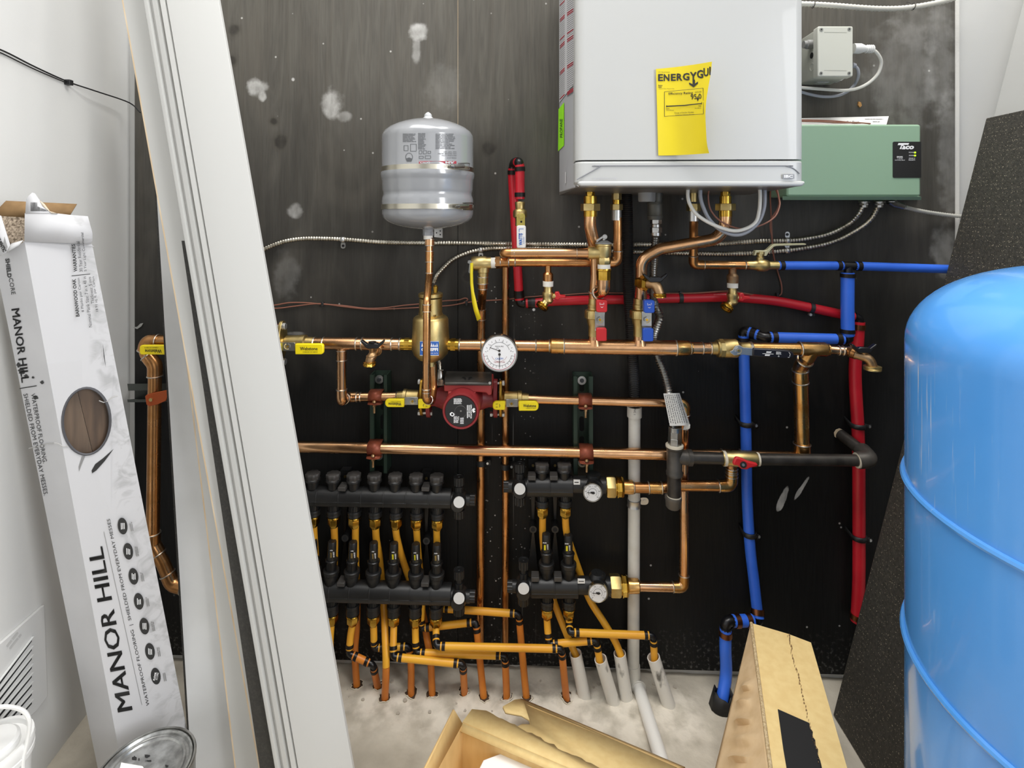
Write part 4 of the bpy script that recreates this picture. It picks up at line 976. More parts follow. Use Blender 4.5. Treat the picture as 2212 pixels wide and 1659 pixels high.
def on_cyl(off):   # pixel -> tank cylinder (projects along the view ray)
    ax = V((ty(400).x, ty(400).y, 0)); rad = tr_ + off
    def f(px, py):
        r = ray(px, py); dx, dy = r.x, r.y; ox, oy = CAM.x - ax.x, CAM.y - ax.y
        A = dx * dx + dy * dy; B = 2 * (ox * dx + oy * dy); C = ox * ox + oy * oy - rad * rad; disc = B * B - 4 * A * C
        t = (-B - math.sqrt(max(0, disc))) / (2 * A); return CAM + r * t
    return f
for i, (ya, yb, bx_) in enumerate(((353.5, 365.5, 0), (439.5, 451, 13))):
    fy = lambda y_: 470 + (y_ - 470) * .915; q = MB(); hb_ = ty(fy(ya)).z - ty(fy(yb)).z; q.lathe(ty(fy(ya)), V((0, 0, -1)), [(0, tr_), (.0002, tr_ + .0016), (hb_ - .0002, tr_ + .0016), (hb_, tr_)], 64)
    b = q.build('strap', band_m, et_)
    f = on_cyl(.0022); g_ = MB()
    for k in range(20): x = 957 + bx_ + k * 2.2; g_.poly([f(x, ya + 2), f(x + .9, ya + 2), f(x + .9, ya + 9), f(x, ya + 9)], 0)
    g_.build('slots', mat('slot_dark%d' % i, '6c685e', .5), b)
    f = on_cyl(.010); a_, c_ = f(983 + bx_ * .8, ya + 6), f(1012 + bx_ * .6, ya + 5.5)
    g_ = MB(); g_.rod(f(981 + bx_ * .8, ya + 6), f(1002 + bx_ * .7, ya + 5.5), .0042, 12, 0); g_.rod(f(973 + bx_ * .8, ya + 6), f(981 + bx_ * .8, ya + 6), .0028, 8, 0)
    h = on_cyl(.012); lo_ = on_cyl(.003)
    g_.tube([h(990 + bx_ * .7, ya - .5), h(1012 + bx_ * .6, ya - 1), lo_(1014 + bx_ * .6, ya + 0), lo_(1014 + bx_ * .6, ya + 13), h(1012 + bx_ * .6, ya + 13.5), h(990 + bx_ * .7, ya + 13)], .0012, 6)
    g_.build('buckle', steel, b)
f = on_cyl(.0006); q = MB(); random.seed(21)
bars(q, f, 870, 288, 899, 307, 7, 0); bars(q, f, 903, 287, 921, 323, 12, 0); bars(q, f, 941, 288, 986, 322, 11, 0)
for x0_, y0_, x1_, y1_ in ((872, 314, 881, 325), (886, 311, 899, 326), (905, 325, 911, 332), (914, 325, 921, 332), (924, 326, 930, 331), (905, 337, 914, 342), (918, 336, 930, 342)):
    for a, b in (((x0_, y0_), (x1_, y0_)), ((x0_, y1_), (x1_, y1_))): q.poly([f(*a), f(*b), f(b[0], b[1] + 1), f(a[0], a[1] + 1)], 0)
    for x in (x0_, x1_): q.poly([f(x, y0_), f(x + 1, y0_), f(x + 1, y1_), f(x, y1_)], 0)
for a in range(18):
    t = 2 * math.pi * a / 18; t2 = 2 * math.pi * (a + 1) / 18
    q.poly([f(883.5 + 8 * math.cos(t), 339 + 9 * math.sin(t)), f(883.5 + 8 * math.cos(t2), 339 + 9 * math.sin(t2)), f(883.5 + 7 * math.cos(t2), 339 + 8 * math.sin(t2)), f(883.5 + 7 * math.cos(t), 339 + 8 * math.sin(t))], 0)
q.poly([f(876, 343), f(883.5, 340), f(891, 343), f(888, 349), f(879, 349)], 0)
q.poly([f(900.6, 286), f(901.4, 286), f(901.4, 352), f(900.6, 352)], 1)
text(q, 'MAX. TEMP. 240 F', 972, 328, 2.6, f, 0, w=28, ang=180); text(q, 'MAX. PRESSURE 100 PSIG', 966, 332, 2.6, f, 0, w=40, ang=180); text(q, 'PRECHARGE 12 PSIG', 970, 336, 2.6, f, 0, w=32, ang=180); text(q, 'MODEL EX-15', 976, 341, 2.6, f, 0, w=20, ang=180)
q.poly([f(x, 348) for x in (905, 920, 935, 950, 965, 986)] + [f(x, 353.6) for x in (986, 965, 950, 935, 920, 905)], 2)
f2 = on_cyl(.0009); text(q, 'EXTROL', 917, 351, 4.4, f2, 3, w=23, ang=180, bold=.03); text(q, 'AM', 972, 351, 4.6, f2, 3, w=20, ang=180, bold=.06)
q.build('printed_label', [mat('label_ink', '55575a', .5), ink_pale, ink_red, mat('tank_ink', 'b5b6b8', .4)], et_)
q = MB(); q.lathe(ty(497), V((0, 0, -1)), [(-.004, 12 * kz), (.004, 11 * kz), (.004, 10 * kz)], 20, 0); q.lathe(ty(500), V((0, 0, -1)), [(0, 11.5 * kz), (.009, 11.5 * kz)], 6, 0, ref=V((1, 0, 0))); q.lathe(ty(509), V((0, 0, -1)), [(0, 10 * kz), (.008, 10 * kz)], 20, 1); q.build('threaded_nipple', [mat('nipple_grey', '9b9da0', .4), tape], et_)
bk = thing('perforated_bracket', 'small white perforated mounting bracket on the plywood behind the expansion tank nipple', 'bracket', P(947, 514, .03))
q = MB(); plate(q, [(938, 494), (956, 494), (956, 514), (938, 512)], .03, .002, 0)
for x, y in ((951, 499), (951, 507), (943, 503)): circ(q, x, y, .0304, 1.5, .0003, 1, 10)
q.build('plate', [zinc, darkvoid], bk)
q = MB(); q.box(P(947, 503, .015), V((.004, 0, 0)), V((0, .0145, 0)), V((0, 0, .008))); q.build('standoff', zinc, bk)
# ================================================================ AIR SEPARATOR
sd = .12; sx = 930.3; ks = (P(sx, 700, sd) - CAM).dot(fw) / F
def sy(py): return P(sx, py, sd)
asep = thing('air_separator', 'large cast brass air separator with a blue label behind the copper riser', 'air separator', sy(787))
q = MB(); q.lathe(sy(679), V((0, 0, -1)), [(sy(679).z - sy(p).z, r * ks) for p, r in ((679, 24), (683, 33), (686, 36.5), (690, 38), (715, 39), (740, 40.8), (752, 40.5), (764, 36.5), (774, 27), (779, 15), (781, 11.5), (790, 11.5))], 48); q.build('body', brass, asep, ang=40)
q = MB(); q.lathe(sy(644), V((0, 0, -1)), [(sy(644).z - sy(p).z, r * ks) for p, r in ((644, 24.5), (680, 25))], 40); q.lathe(sy(676), V((0, 0, -1)), [(0, 26.5 * ks), (.006, 26.5 * ks)], 6, 0); q.build('neck', brass, asep)
q = MB(); q.lathe(sy(632), V((0, 0, -1)), [(0, 23 * ks), (.002, 26.3 * ks), (.009, 26.3 * ks), (.0105, 24 * ks)], 40); q.build('cap', brass, asep)
cv = P(940.7, 632, sd + .01)
q = MB(); q.lathe(cv, up, [(0, 4.5 * ks), (.006, 4.5 * ks), (.006, 5.3 * ks), (.014, 5.3 * ks), (.0155, 3.6 * ks), (.0165, 3.6 * ks)], 16); q.build('vent_valve', brass_shiny, asep)
for xa_, xb_ in ((866.5, 893), (967, 991.5)):
    q = MB(); A, B = P(xa_, 743.2 if xa_ < 900 else 744.6, sd), P(xb_, 743.6 if xa_ < 900 else 745, sd)
    lat(q, A, B, [(0, 12), (.03, 13.2), (.97, 13.2), (1, 12)], 0, 24); lat(q, A.lerp(B, .3), A.lerp(B, .7), [(0, 13.9), (1, 13.9)], 0, 8); q.build('port', brass_shiny, asep)
ax = V((sx, 0, 0))
def on_sep(px, py, off=.0008):
    c = sy(750); rad = 40.9 * ks + off; r = ray(px, py); ox, oy = CAM.x - c.x, CAM.y - c.y
    A = r.x ** 2 + r.y ** 2; B = 2 * (ox * r.x + oy * r.y); C = ox * ox + oy * oy - rad * rad
    return CAM + r * ((-B - math.sqrt(max(0, B * B - 4 * A * C))) / (2 * A))
q = MB(); xs2 = [907 + k * 4.1 for k in range(11)]
for a, b in zip(xs2, xs2[1:]): q.poly([on_sep(a, 737), on_sep(b, 737), on_sep(b, 768), on_sep(a, 768)], 0); q.poly([on_sep(a, 737, .0011), on_sep(b, 737, .0011), on_sep(b, 737.9, .0011), on_sep(a, 737.9, .0011)], 1); q.poly([on_sep(a, 767, .0011), on_sep(b, 767, .0011), on_sep(b, 767.9, .0011), on_sep(a, 767.9, .0011)], 1)
sf = lambda x, y: on_sep(x, y, .0013)
for k in range(9): q.poly([sf(910 + k * 4, 749), sf(912 + k * 4, 740 + (k * 37 % 5)), sf(914 + k * 4, 749)], 1)
text(q, 'CALEFFI', 928, 755, 7, sf, 1, w=36, bold=.05); text(q, 'MAX PRESSURE 150 PSI', 930, 763, 2.4, sf, 1, w=32)
q.build('blue_label', [ink_blue, ink_white], asep, label='blue rectangular label')
# ================================================================ STRUTS AND CLAMPS
def strut(name, label, xa, xb, ya, yb, bolts, group):
    g = thing(name, label, 'strut', P((xa + xb) / 2, yb, 0), group)
    q = MB(); dd = .041; th = .0025
    a, b = P(xa, ya, dd), P(xb, ya, dd); zt, zb_ = a.z, P(xa, yb, dd).z; x0_, x1_ = a.x, b.x; w_ = x1_ - x0_
    zc_, hz_ = (zt + zb_) / 2, (zt - zb_) / 2
    q.box(((x0_ + x1_) / 2, -.0018, zc_), (w_ / 2, 0, 0), (0, .00125, 0), (0, 0, hz_), 0)
    for sx_, x in ((1, x0_), (-1, x1_)):
        q.box((x + sx_ * th / 2, -dd / 2, zc_), (th / 2, 0, 0), (0, dd / 2 - .001, 0), (0, 0, hz_), 0)
        q.box((x + sx_ * .0048, -dd + .001, zc_), (.0048, 0, 0), (0, .001, 0), (0, 0, hz_), 0)
        q.box((x + sx_ * .0088, -dd + .004, zc_), (.001, 0, 0), (0, .004, 0), (0, 0, hz_), 0)
    z = zt - .03
    while z < zt and z > zb_ + .02:
        pts = [V(((x0_ + x1_) / 2 + (.006 * math.cos(t)), -.0034, z + (.012 if math.sin(t) > 0 else -.012) + .006 * math.sin(t))) for t in [2 * math.pi * k / 16 for k in range(16)]]
        q.poly(pts, 1); z -= .048
    q.build('channel', [strut_m, darkvoid], g)
    for (x, y) in bolts:
        q = MB(); c = P(x, y, .008); q.lathe(c, V((0, 1, 0)), [(0, .0105), (.0025, .0105)], 20, 0); q.lathe(c + V((0, -.004, 0)), V((0, 1, 0)), [(0, .0045), (.0045, .0055)], 12, 1); q.build('screw_washer', [zinc, mat('screw_dark%d' % int(x + y), '55575a', .4, .6)], g)
    return g
strut('strut_channel', 'green slotted strut channel behind the pump inlet pipe, nearest the casing board', 799, 836, 810, 1022, ((819, 820), (818, 985)), 'green strut channels')
strut('strut_channel', 'green slotted strut channel between the pump outlet and the white drain pipe', 1239, 1281, 813, 1026, ((1257, 822), (1258, 1000)), 'green strut channels')
def pclamp(label, x, y, w, r, d, group='copper coloured pipe clamps', m=None):
    g = thing('pipe_clamp', label, 'clamp', P(x, y + r, d), group); m = m or clamp_m
    R_ = R(2 * r, d) * 1.07; c = P(x, y, d); wv = R(2 * w, d)
    q = MB(); n = 14; pts = []
    for k in range(n + 1):
        a = math.radians(195 - 165 * k / n)  # over the front of the pipe, from its top to its underside
        pts.append((-math.sin(math.radians(90) - a) * 0, 0))
    arc = []
    for k in range(n + 1):
        a = math.radians(-15 + 210 * k / n)
        arc.append((math.cos(a) * R_, math.sin(a) * R_))   # (height, forward)
    def pt(h, f, sx_, t=1.0): return c + V((sx_ * wv / 2, -f * t, h * t))
    path = [(R_ * 1.05 + .008, -R_ * .6)] + [(h, f) for h, f in arc] + [(-R_ * 1.0 - .003, R_ * .25), (-R_ * 1.05 - .006, R_ * .1)]
    path = [(R_ * 1.02, -R_ * .9 - .004), (R_ * 1.0, -R_ * .2)] + [(math.sin(math.radians(t)) * R_, math.cos(math.radians(t)) * R_) for t in range(80, -75, -14)] + [(-R_ * 1.12, R_ * .75), (-R_ * 1.16, R_ * 1.15)]
    vs = []; fs = []
    for h, f in path: vs += [pt(h, f, -1), pt(h, f, 1)]
    for i in range(len(path) - 1): fs.append((2 * i, 2 * i + 1, 2 * i + 3, 2 * i + 2))
    q.add(vs, fs, 0); q.build('strap', m, g, solid=.0022)
    q = MB(); h0 = -R_ * 1.12
    q.prism([c + V((sx_ * wv * .5, -R_ * f_, h0)) for sx_, f_ in ((-1.15, .2), (-1.0, 1.2), (-.5, 1.45), (.5, 1.45), (1.0, 1.2), (1.15, .2))], V((0, 0, -.0022))); q.build('lower_ear', m, g)
    q = MB(); b0 = c + V((0, -R_ * 1.12, h0 + .006)); q.rod(b0 - V((0, 0, .006)), b0 - V((0, 0, .028)), .0028, 10, 0); q.lathe(b0 - V((0, 0, .003)), up, [(0, .005), (.002, .005), (.005, .003)], 14, 0); q.lathe(b0 - V((0, 0, .013)), up, [(0, .0045), (.004, .0045)], 6, 0); q.build('bolt', bronze, g)
    return g
# ================================================================ CONDUITS AND WIRES ON THE WALL
def conduit(name, label, pts, r, m, cat='conduit', step=.0032, group=None):
    g = thing(name, label, cat, WP(pts)[0], group)
    p, rs = ribbed(smooth(WP(pts), 12), r, step, .80); q = MB(); q.tube(p, rs, 10); q.build('sheath', m, g); return g
c1 = conduit('armoured_conduit', 'upper armoured metal conduit running across the plywood to the green relay box',
    [(540, 560, .009), (566, 541, .009), (590, 530, .009), (618, 521, .009), (655, 515.5, .009), (700, 515.5, .009), (740, 517, .009), (820, 523, .009), (900, 525, .009), (1000, 525, .009), (1100, 526.5, .009), (1250, 528, .009), (1400, 528, .009), (1540, 527, .009), (1640, 521, .009), (1700, 519.5, .009), (1750, 514, .012), (1795, 503, .02), (1835, 482, .03), (1855, 462, .045), (1866, 438, .055)], .0059, conduit_m)
c2 = conduit('armoured_conduit', 'lower armoured metal conduit curling up from the air separator to the green relay box',
    [(937, 612, .02), (944, 595, .015), (957, 580, .012), (975, 563, .01), (1000, 550, .009), (1030, 541, .009), (1080, 536, .009), (1200, 538, .009), (1350, 543, .009), (1480, 547, .009), (1600, 548, .009), (1690, 542, .009), (1750, 534, .012), (1800, 522, .018), (1845, 500, .03), (1880, 474, .045), (1899, 440, .055)], .0059, conduit_m)
c3 = conduit('armoured_conduit', 'short pale armoured conduit leaving the green relay box to the right',
    [(1930, 438, .055), (1944, 446, .05), (1960, 449, .04), (1985, 455, .03), (2020, 461, .02), (2060, 466, .012), (2100, 468, .01)], .005, white_conduit)
c4 = conduit('armoured_conduit', 'pale armoured conduit sagging across the plywood above the junction box',
    [(1700, 9, .05), (1745, 9, .05), (1800, 12, .05), (1850, 16, .05), (1900, 19, .05), (1950, 18, .05), (2000, 11, .05), (2045, 1, .05), (2080, -12, .05), (2120, -30, .05)], .0068, white_conduit, step=.0042)
c5 = conduit('armoured_conduit', 'thin armoured cable hanging from the air separator down to the pump cover',
    [(941, 640, .05), (943, 700, .05), (948, 770, .06), (950, 785, .07), (951, 801, .075)], .0042, conduit_m)
for x in (1757, 1973):
    g = thing('cable_tie', ('thin dark tie round the pale conduit, close beside the boiler', 'thin dark tie round the pale conduit, near the plaster edge')[x > 1800], 'tie', P(x, 14, .05))
    q = MB(); y = 10 if x < 1800 else 14; q.ring(P(x, y, .05), P(x + 10, y + 1, .05) - P(x, y, .05), .0076, .0008); q.tube([P(x, y + 6, .054), P(x - 6, y - 8, .045), P(x - 14, y - 9, .03)], .0008, 6); q.build('loop', darkgrey, g)
for x, y, up_ in ((741, 520, 0), (1038.5, 541, 0), (1701, 519, 1), (1700.5, 543, 1)):
    lab = {741: 'galvanised strap on the upper conduit above the casing board end', 1038.5: 'galvanised strap on the lower conduit above the left relief valve', 1701: 'galvanised strap on the upper conduit beside the thermostat wires', 1700.5: 'galvanised strap on the lower conduit behind the valve lever'}[x]
    g = thing('conduit_strap', lab, 'strap', P(x, y, .0), 'galvanised conduit straps')
    s = -1 if up_ else 1; yc = {741: 518, 1038.5: 540, 1701: 519.5, 1700.5: 541.5}[x]
    q = MB(); rr_ = .0066; c = P(x, yc, .009)
    arc = [c + V((0, -math.cos(a) * rr_, math.sin(a) * rr_)) for a in [math.radians(t) for t in range(-90, 91, 18)]]
    q.add([p + V((k * .0048, 0, 0)) for p in arc for k in (-1, 1)], [(2 * i, 2 * i + 1, 2 * i + 3, 2 * i + 2) for i in range(len(arc) - 1)])
    q.build('saddle', zinc, g, solid=.0012)
    q = MB(); plate(q, rr(x - 5, min(yc + s * 5, yc + s * 19), x + 5, max(yc + s * 5, yc + s * 19), 4.5, 4), .002, .0015); circ(q, x, yc + s * 13, .0036, 3, .001, 1, 10); q.build('tab', [zinc, mat('screw_%d' % int(x), '3c3c3e', .4, .6)], g)
for i, (x, y) in enumerate(((1866, 440), (1899, 440))):
    g = thing('conduit_connector', ('metal conduit connector under the green relay box, end of the upper conduit', 'metal conduit connector under the green relay box, end of the lower conduit')[i], 'connector', P(x, y, .055), 'connectors under the relay box')
    q = MB(); a = P(x, 433, .055); q.lathe(a, V((0, 0, -1)), [(0, .009), (.003, .0125), (.005, .0125), (.0055, .008), (.016, .008)], 16); q.lathe(a - V((0, 0, .007)), V((0, 0, -1)), [(0, .0095), (.004, .0095)], 6); q.build('locknut_body', steel, g)
g = thing('conduit_connector', 'angled metal conduit connector at the right end under the green relay box', 'connector', P(1940, 440, .055), 'connectors under the relay box')
q = MB(); q.tube([P(1925, 434, .055), P(1930, 440, .055), P(1950, 446, .05)], [.011, .0085, .0075], 14); q.ring(P(1926, 436, .055), V((0, 0, 1)), .0105, .002); q.rod(P(1952, 443, .045), P(1955, 449, .045), .004, 8); q.build('connector_body', steel, g)
# brown thermostat wires along the wall
tw = thing('thermostat_wire', 'pair of brown thermostat wires stapled across the plywood behind the air separator', 'wire', P(590, 660, .004))
for k, pts in enumerate(([(575, 661, .004), (595, 659, .004), (625, 654, .004), (660, 654, .004), (695, 657, .004), (740, 660, .004), (790, 666, .004), (830, 665, .004), (870, 660, .004), (910, 656, .004), (960, 650, .004), (990, 648, .004), (1005, 644, .004), (1010, 648, .004), (1000, 655, .004)],
                         [(575, 664, .004), (600, 666, .004), (640, 661, .004), (690, 656, .004), (740, 662, .004), (800, 668, .004), (850, 667, .004), (910, 664, .004), (970, 660, .004), (1005, 654, .004), (1040, 650, .004), (1090, 647, .004), (1150, 641, .004), (1220, 637, .004), (1290, 633, .008), (1420, 634, .012), (1500, 633, .03), (1570, 629, .036), (1610, 634, .03), (1650, 641, .012), (1676, 641, .006)])):
    q = MB(); q.tube(smooth(WP(pts), 8), .0016, 8); q.build('wire', brown_wire, tw)
for i, (x, y) in enumerate(((697, 657), (1008, 655), (1679, 638))):
    g = thing('cable_staple', ('black staple holding the brown wires near the casing board', 'black staple holding the brown wires between air separator and left relief pipe', 'black staple holding the brown wire above the red pipe bend')[i], 'staple', P(x, y, .003), 'black wire staples')
    q = MB(); q.box(P(x, y, .004), V((.003, 0, 0)), V((0, .004, 0)), V((0, 0, .006))); q.build('body', blackp, g, bevel=.001)
tw2 = thing('thermostat_wire', 'brown thermostat wires hanging from the boiler past the valve lever to the red pipe', 'wire', P(1665, 470, .004))
for pts in ([(1668, 400, .08), (1664, 420, .05), (1666, 470, .02), (1668, 520, .019), (1670, 545, .019), (1673, 562, .012), (1681, 590, .004), (1688, 615, .004), (1688, 634, .004), (1680, 640, .004)], [(1672, 400, .08), (1682, 428, .05), (1680, 450, .04), (1664, 480, .03), (1668, 518, .022), (1670, 545, .022), (1676, 575, .006)]):
    q = MB(); q.tube(smooth(WP(pts), 8), .0017, 8); q.build('wire', brown_wire, tw2)
for (lab, pts, r, m, nm) in (('white cable loop hanging under the boiler', [(1487, 398, .2), (1486, 425, .2), (1492, 445, .2), (1507, 465, .2), (1540, 485, .2), (1580, 498, .2), (1608, 495, .2), (1632, 480, .2), (1640, 455, .2), (1642, 425, .2), (1641, 398, .2)], .0037, cord_white, 'cable_loop'),
        ('grey cable loop hanging lowest under the boiler', [(1514, 398, .19), (1513, 425, .19), (1520, 450, .19), (1533, 475, .19), (1556, 496, .19), (1585, 507, .19), (1612, 502, .19), (1638, 480, .19), (1650, 450, .19), (1652, 420, .19), (1651, 398, .19)], .004, cord_grey, 'cable_loop'),
        ('thin brown wire loop hanging behind the white and grey cable loops', [(1534, 398, .17), (1530, 425, .17), (1536, 455, .17), (1560, 480, .17), (1600, 494, .17), (1640, 488, .17), (1672, 470, .15), (1684, 445, .13), (1682, 425, .12), (1676, 398, .12)], .0017, brown_wire, 'wire_loop')):
    g = thing(nm, lab, 'cable', P(*pts[5])); q = MB(); q.tube(smooth(WP(pts), 8), r, 10); q.build('cable', m, g)
# ================================================================ small builders for valves
def grip(par, pts, d, th, m, name='handle', lab=None, letters=(), inkm=None):
    q = MB(); plate(q, pts, d, th, 0); q.build(name, m, par, bevel=.0018, label=lab)
    if letters:
        q = MB(); s = at(d + .0007)
        for L in letters: text(q, *L[:4], s, 0, **L[4])
        q.build('lettering', inkm or ink, par)
def bracket(par, x0, y0, x1, y1, d, cx, cy, m=None):
    q = MB(); plate(q, [(x0, y0), (x1, y0), (x1, y1), (x0, y1)], d, .0025, 0); b = q.build('handle_plate', m or steel, par, bevel=.0008)
    q = MB(); c = P(cx, cy, d + .0045); q.lathe(c, V((0, 1, 0)), [(0, .0052), (.0045, .0058)], 6, 0); q.lathe(c - V((0, .0012, 0)), V((0, 1, 0)), [(0, .0028), (.004, .003)], 10, 1); q.build('stem_nut', [steel, brass_shiny], par)
def stub(par, a, b, prof, m, name='body', seg=24, mi=0, rot=0, label=None):
    q = MB(); lat(q, a, b, prof, 0, seg, None, rot); return q.build(name, m, par, label=label)
def wing(par, cx, cy, w, h, d, m=None):
    """black two-eared faucet handle seen from slightly above"""
    s = w / 54; q = MB()
    pts = [(-27, -8), (-24, -9.5), (-12, 0), (-9, -2), (9, -2), (12, 0), (24, -9.5), (27, -8), (25, -3), (13, 9), (9, 10), (-9, 10), (-13, 9), (-25, -3)]
    plate(q, [(cx + x * s, cy + y * s) for x, y in pts], d, .011); q.build('wing_handle', m or blackg, par, bevel=.0025)
def thread_end(par, c, ax, rpx, d, m=None, name='hose_thread'):
    k = (c - CAM).dot(fw) / F; r = rpx * k; q = MB(); ax = ax.normalized()
    q.lathe(c, ax, [(0, r * .8), (.001, r), (.003, r), (.0035, r * .94), (.0045, r), (.0055, r * .94), (.0065, r), (.0075, r * .94), (.009, r * .97), (.009, r * .7), (.004, r * .68)], 28); q.build(name, m or brass_shiny, par)
# ================================================================ UPPER PIPEWORK UNDER THE BOILER
def union(label, x, w_hex, y, d, seq, group='brass boiler unions'):
    g = thing('pipe_union', label, 'union', P(x, y, d), group)
    for (ya, yb, w, seg, m, nm) in seq:
        q = MB(); a, b = P(x, ya, d), P(x, yb, d); k = (a - CAM).dot(fw) / F; L = (b - a).length; r = w / 2 * k
        q.lathe(a, V((0, 0, -1)), [(0, r), (L, r)], seg, 0, ref=V((1, 0, 0)), rot=.3 if seg == 6 else 0); q.build(nm, m, g, bevel=.0008 if seg == 6 else 0)
    return g
union('large brass union under the boiler above the red valve', 1275, 42, 470, .14, ((400, 424, 20, 6, brass_shiny, 'upper_nut'), (424, 440, 29, 12, brass_shiny, 'collar'), (440, 455.5, 43, 6, brass, 'union_nut'), (455, 468, 30, 24, brass_shiny, 'tailpiece')))
union('small brass union under the boiler beside the black corrugated hose', 1332, 26, 475, .09, ((402, 414, 8, 12, brass_shiny, 'stem'), (410, 432, 22, 6, brass, 'upper_nut'), (430, 442, 18, 12, brass_shiny, 'collar'), (441, 454, 27, 6, brass, 'union_nut'), (454, 476, 21, 20, zinc, 'tailpiece')))
union('brass union under the boiler partly behind the white cable loop', 1498, 30, 478, .10, ((402, 436, 16, 12, brass, 'stem'), (440, 456, 30, 6, brass, 'union_nut'), (456, 478, 21, 20, zinc, 'tailpiece')))
union('large brass union under the boiler above the blue valve pipe', 1567, 42, 470, .14, ((398, 424, 20, 6, brass_shiny, 'upper_nut'), (424, 440, 25, 12, brass_shiny, 'collar'), (440, 455, 42, 6, brass, 'union_nut'), (454, 468, 28, 24, brass_shiny, 'tailpiece')))
b1 = crun('copper_pipe', 'bent copper pipe from the boiler union down to the red valve', 'pipe', [(1275, 462, .14), (1273.5, 486, .14), (1279, 510, .135), (1287, 545, .13), (1287.5, 600, .125), (1284, 650, .12)], 26, m=copper, bend=2.2, rings=((4, 632),))
b2 = crun('copper_pipe', 'swept copper pipe from the boiler union left and down to the blue valve', 'pipe', [(1567, 462, .14), (1566, 493, .14), (1546, 517, .138), (1425, 538, .132), (1385.5, 560, .128), (1385, 600, .125), (1384.5, 650, .12)], 26, m=copper, bend=2.0)
b3 = crun('copper_pipe', 'copper pipe dropping from the small boiler union and turning left above the red pipe', 'pipe', [(1334, 470, .09), (1334.5, 567, .09), (1100, 566.5, .09), (1076, 566, .09)], 19, els=(1,), m=copper_dark, sl=((2, 1099, 1081, 1.2, copper_dark, 'tee'),), rings=((1, 1113),))
q = MB(); a = P(1184, 572, .09); q.rod(a, P(1184, 590, .09), R(13, .09), 14, 0); q.rod(P(1184, 588, .09), P(1184, 592, .09), R(16, .09), 14, 0, R(22, .09)); q.rod(P(1184, 592, .09), P(1184, 608, .09), R(22, .09), 14, 0); q.build('branch', copper_dark, b3)
b4 = crun('copper_pipe', 'relief copper pipe running left from the top relief valve then down to the floor', 'pipe', [(1286, 546, .17), (1089, 546.5, .17), (1092, 548, .015), (1092, 1389, .015)], 17.6, els=(1, 2), m=copper_dark, sl=((0, 1277, 1246, 1.14, copper),), seg=16)
b4b = MB(); b4b.rod(P(1274, 546, .17), P(1104, 546.5, .17), R(21.5, .17), 16); b4b.build('pipe', copper, b4)
# left relief valve with yellow tag, and its discharge pipe
rv = thing('relief_valve', 'small brass relief valve with lever and yellow ribbon above the discharge pipe', 'relief valve', P(1044, 600, .09))
stub(rv, P(1019, 569.5, .09), P(1061, 568, .09), [(0, 14), (.12, 15.5), (.7, 15.5), (.8, 13), (1, 13)], brass, 'body')
stub(rv, P(1044, 574, .09), P(1044, 602, .09), [(0, 13), (.5, 12.5), (.55, 11), (1, 10)], brass, 'outlet')
stub(rv, P(1058, 568, .09), P(1071, 567.5, .09), [(0, 11.5), (1, 11.5)], tape, 'thread_tape'); stub(rv, P(1070, 567.5, .09), P(1083, 567, .09), [(0, 13), (1, 13)], copper_dark, 'adapter', 6)
q = MB(); plate(q, [(1011, 563), (1016, 562), (1019, 566), (1019, 586), (1015, 591), (1012, 588), (1014, 570), (1010, 568)], .105, .003); q.build('lever', steel, rv)
q = MB(); rb = [(1019, 568, .105, 0), (1018.5, 590, .107, 0), (1019, 612, .108, 1), (1021, 632, .110, 2), (1024, 650, .112, 3), (1028, 668, .113, 3), (1035, 690, .115, 3)]
vs = []
for x, y, d_, k in rb: w_ = 3.2 if k < 3 else 4.2; vs += [P(x - w_, y + k * 1.2, d_), P(x + w_, y - k * .8, d_ + .003 * math.sin(y * .06))]
q.add(vs, [(2 * i, 2 * i + 1, 2 * i + 3, 2 * i + 2) for i in range(len(rb) - 1)]); q.build('ribbon_tag', yellow_paper, rv, solid=.0006, ang=80, label='yellow ribbon tag')
crun('copper_pipe', 'copper discharge pipe from the left relief valve straight down to the yellow tubes', 'pipe', [(1043, 596, .09), (1042.5, 628, .088), (1040, 665, .018), (1039.5, 700, .015), (1037.5, 1389, .015)], 18.6, m=copper_dark, sl=((0, 598, 612, 1.25, brass, 'adapter'), (0, 613, 624, 1.12), (2, 668, 690, 1.12)), bend=1.3)
for i, (x, y) in enumerate(((1040, 999), (1092, 1006.5))):
    g = thing('pipe_hanger', ('black plastic clip on the relief discharge pipe just below the long copper pipe', 'black plastic clip on the right-hand relief pipe beside the small manifold')[i], 'clip', P(x, y, .02), 'black pipe clips')
    q = MB(); c = P(x, y, .015); q.lathe(c - V((0, 0, .006)), up, [(0, .0125), (.012, .0125)], 20, 0); q.box(c + V((.008, .006, .0)), V((.014, 0, 0)), V((0, .007, 0)), V((0, 0, .006)), 0); q.build('clip_body', blackp, g)
    q = MB(); circ(q, x + 13, y + 2.5, .026, 2.6, .006, 0, 12); q.build('screw', zinc, g)
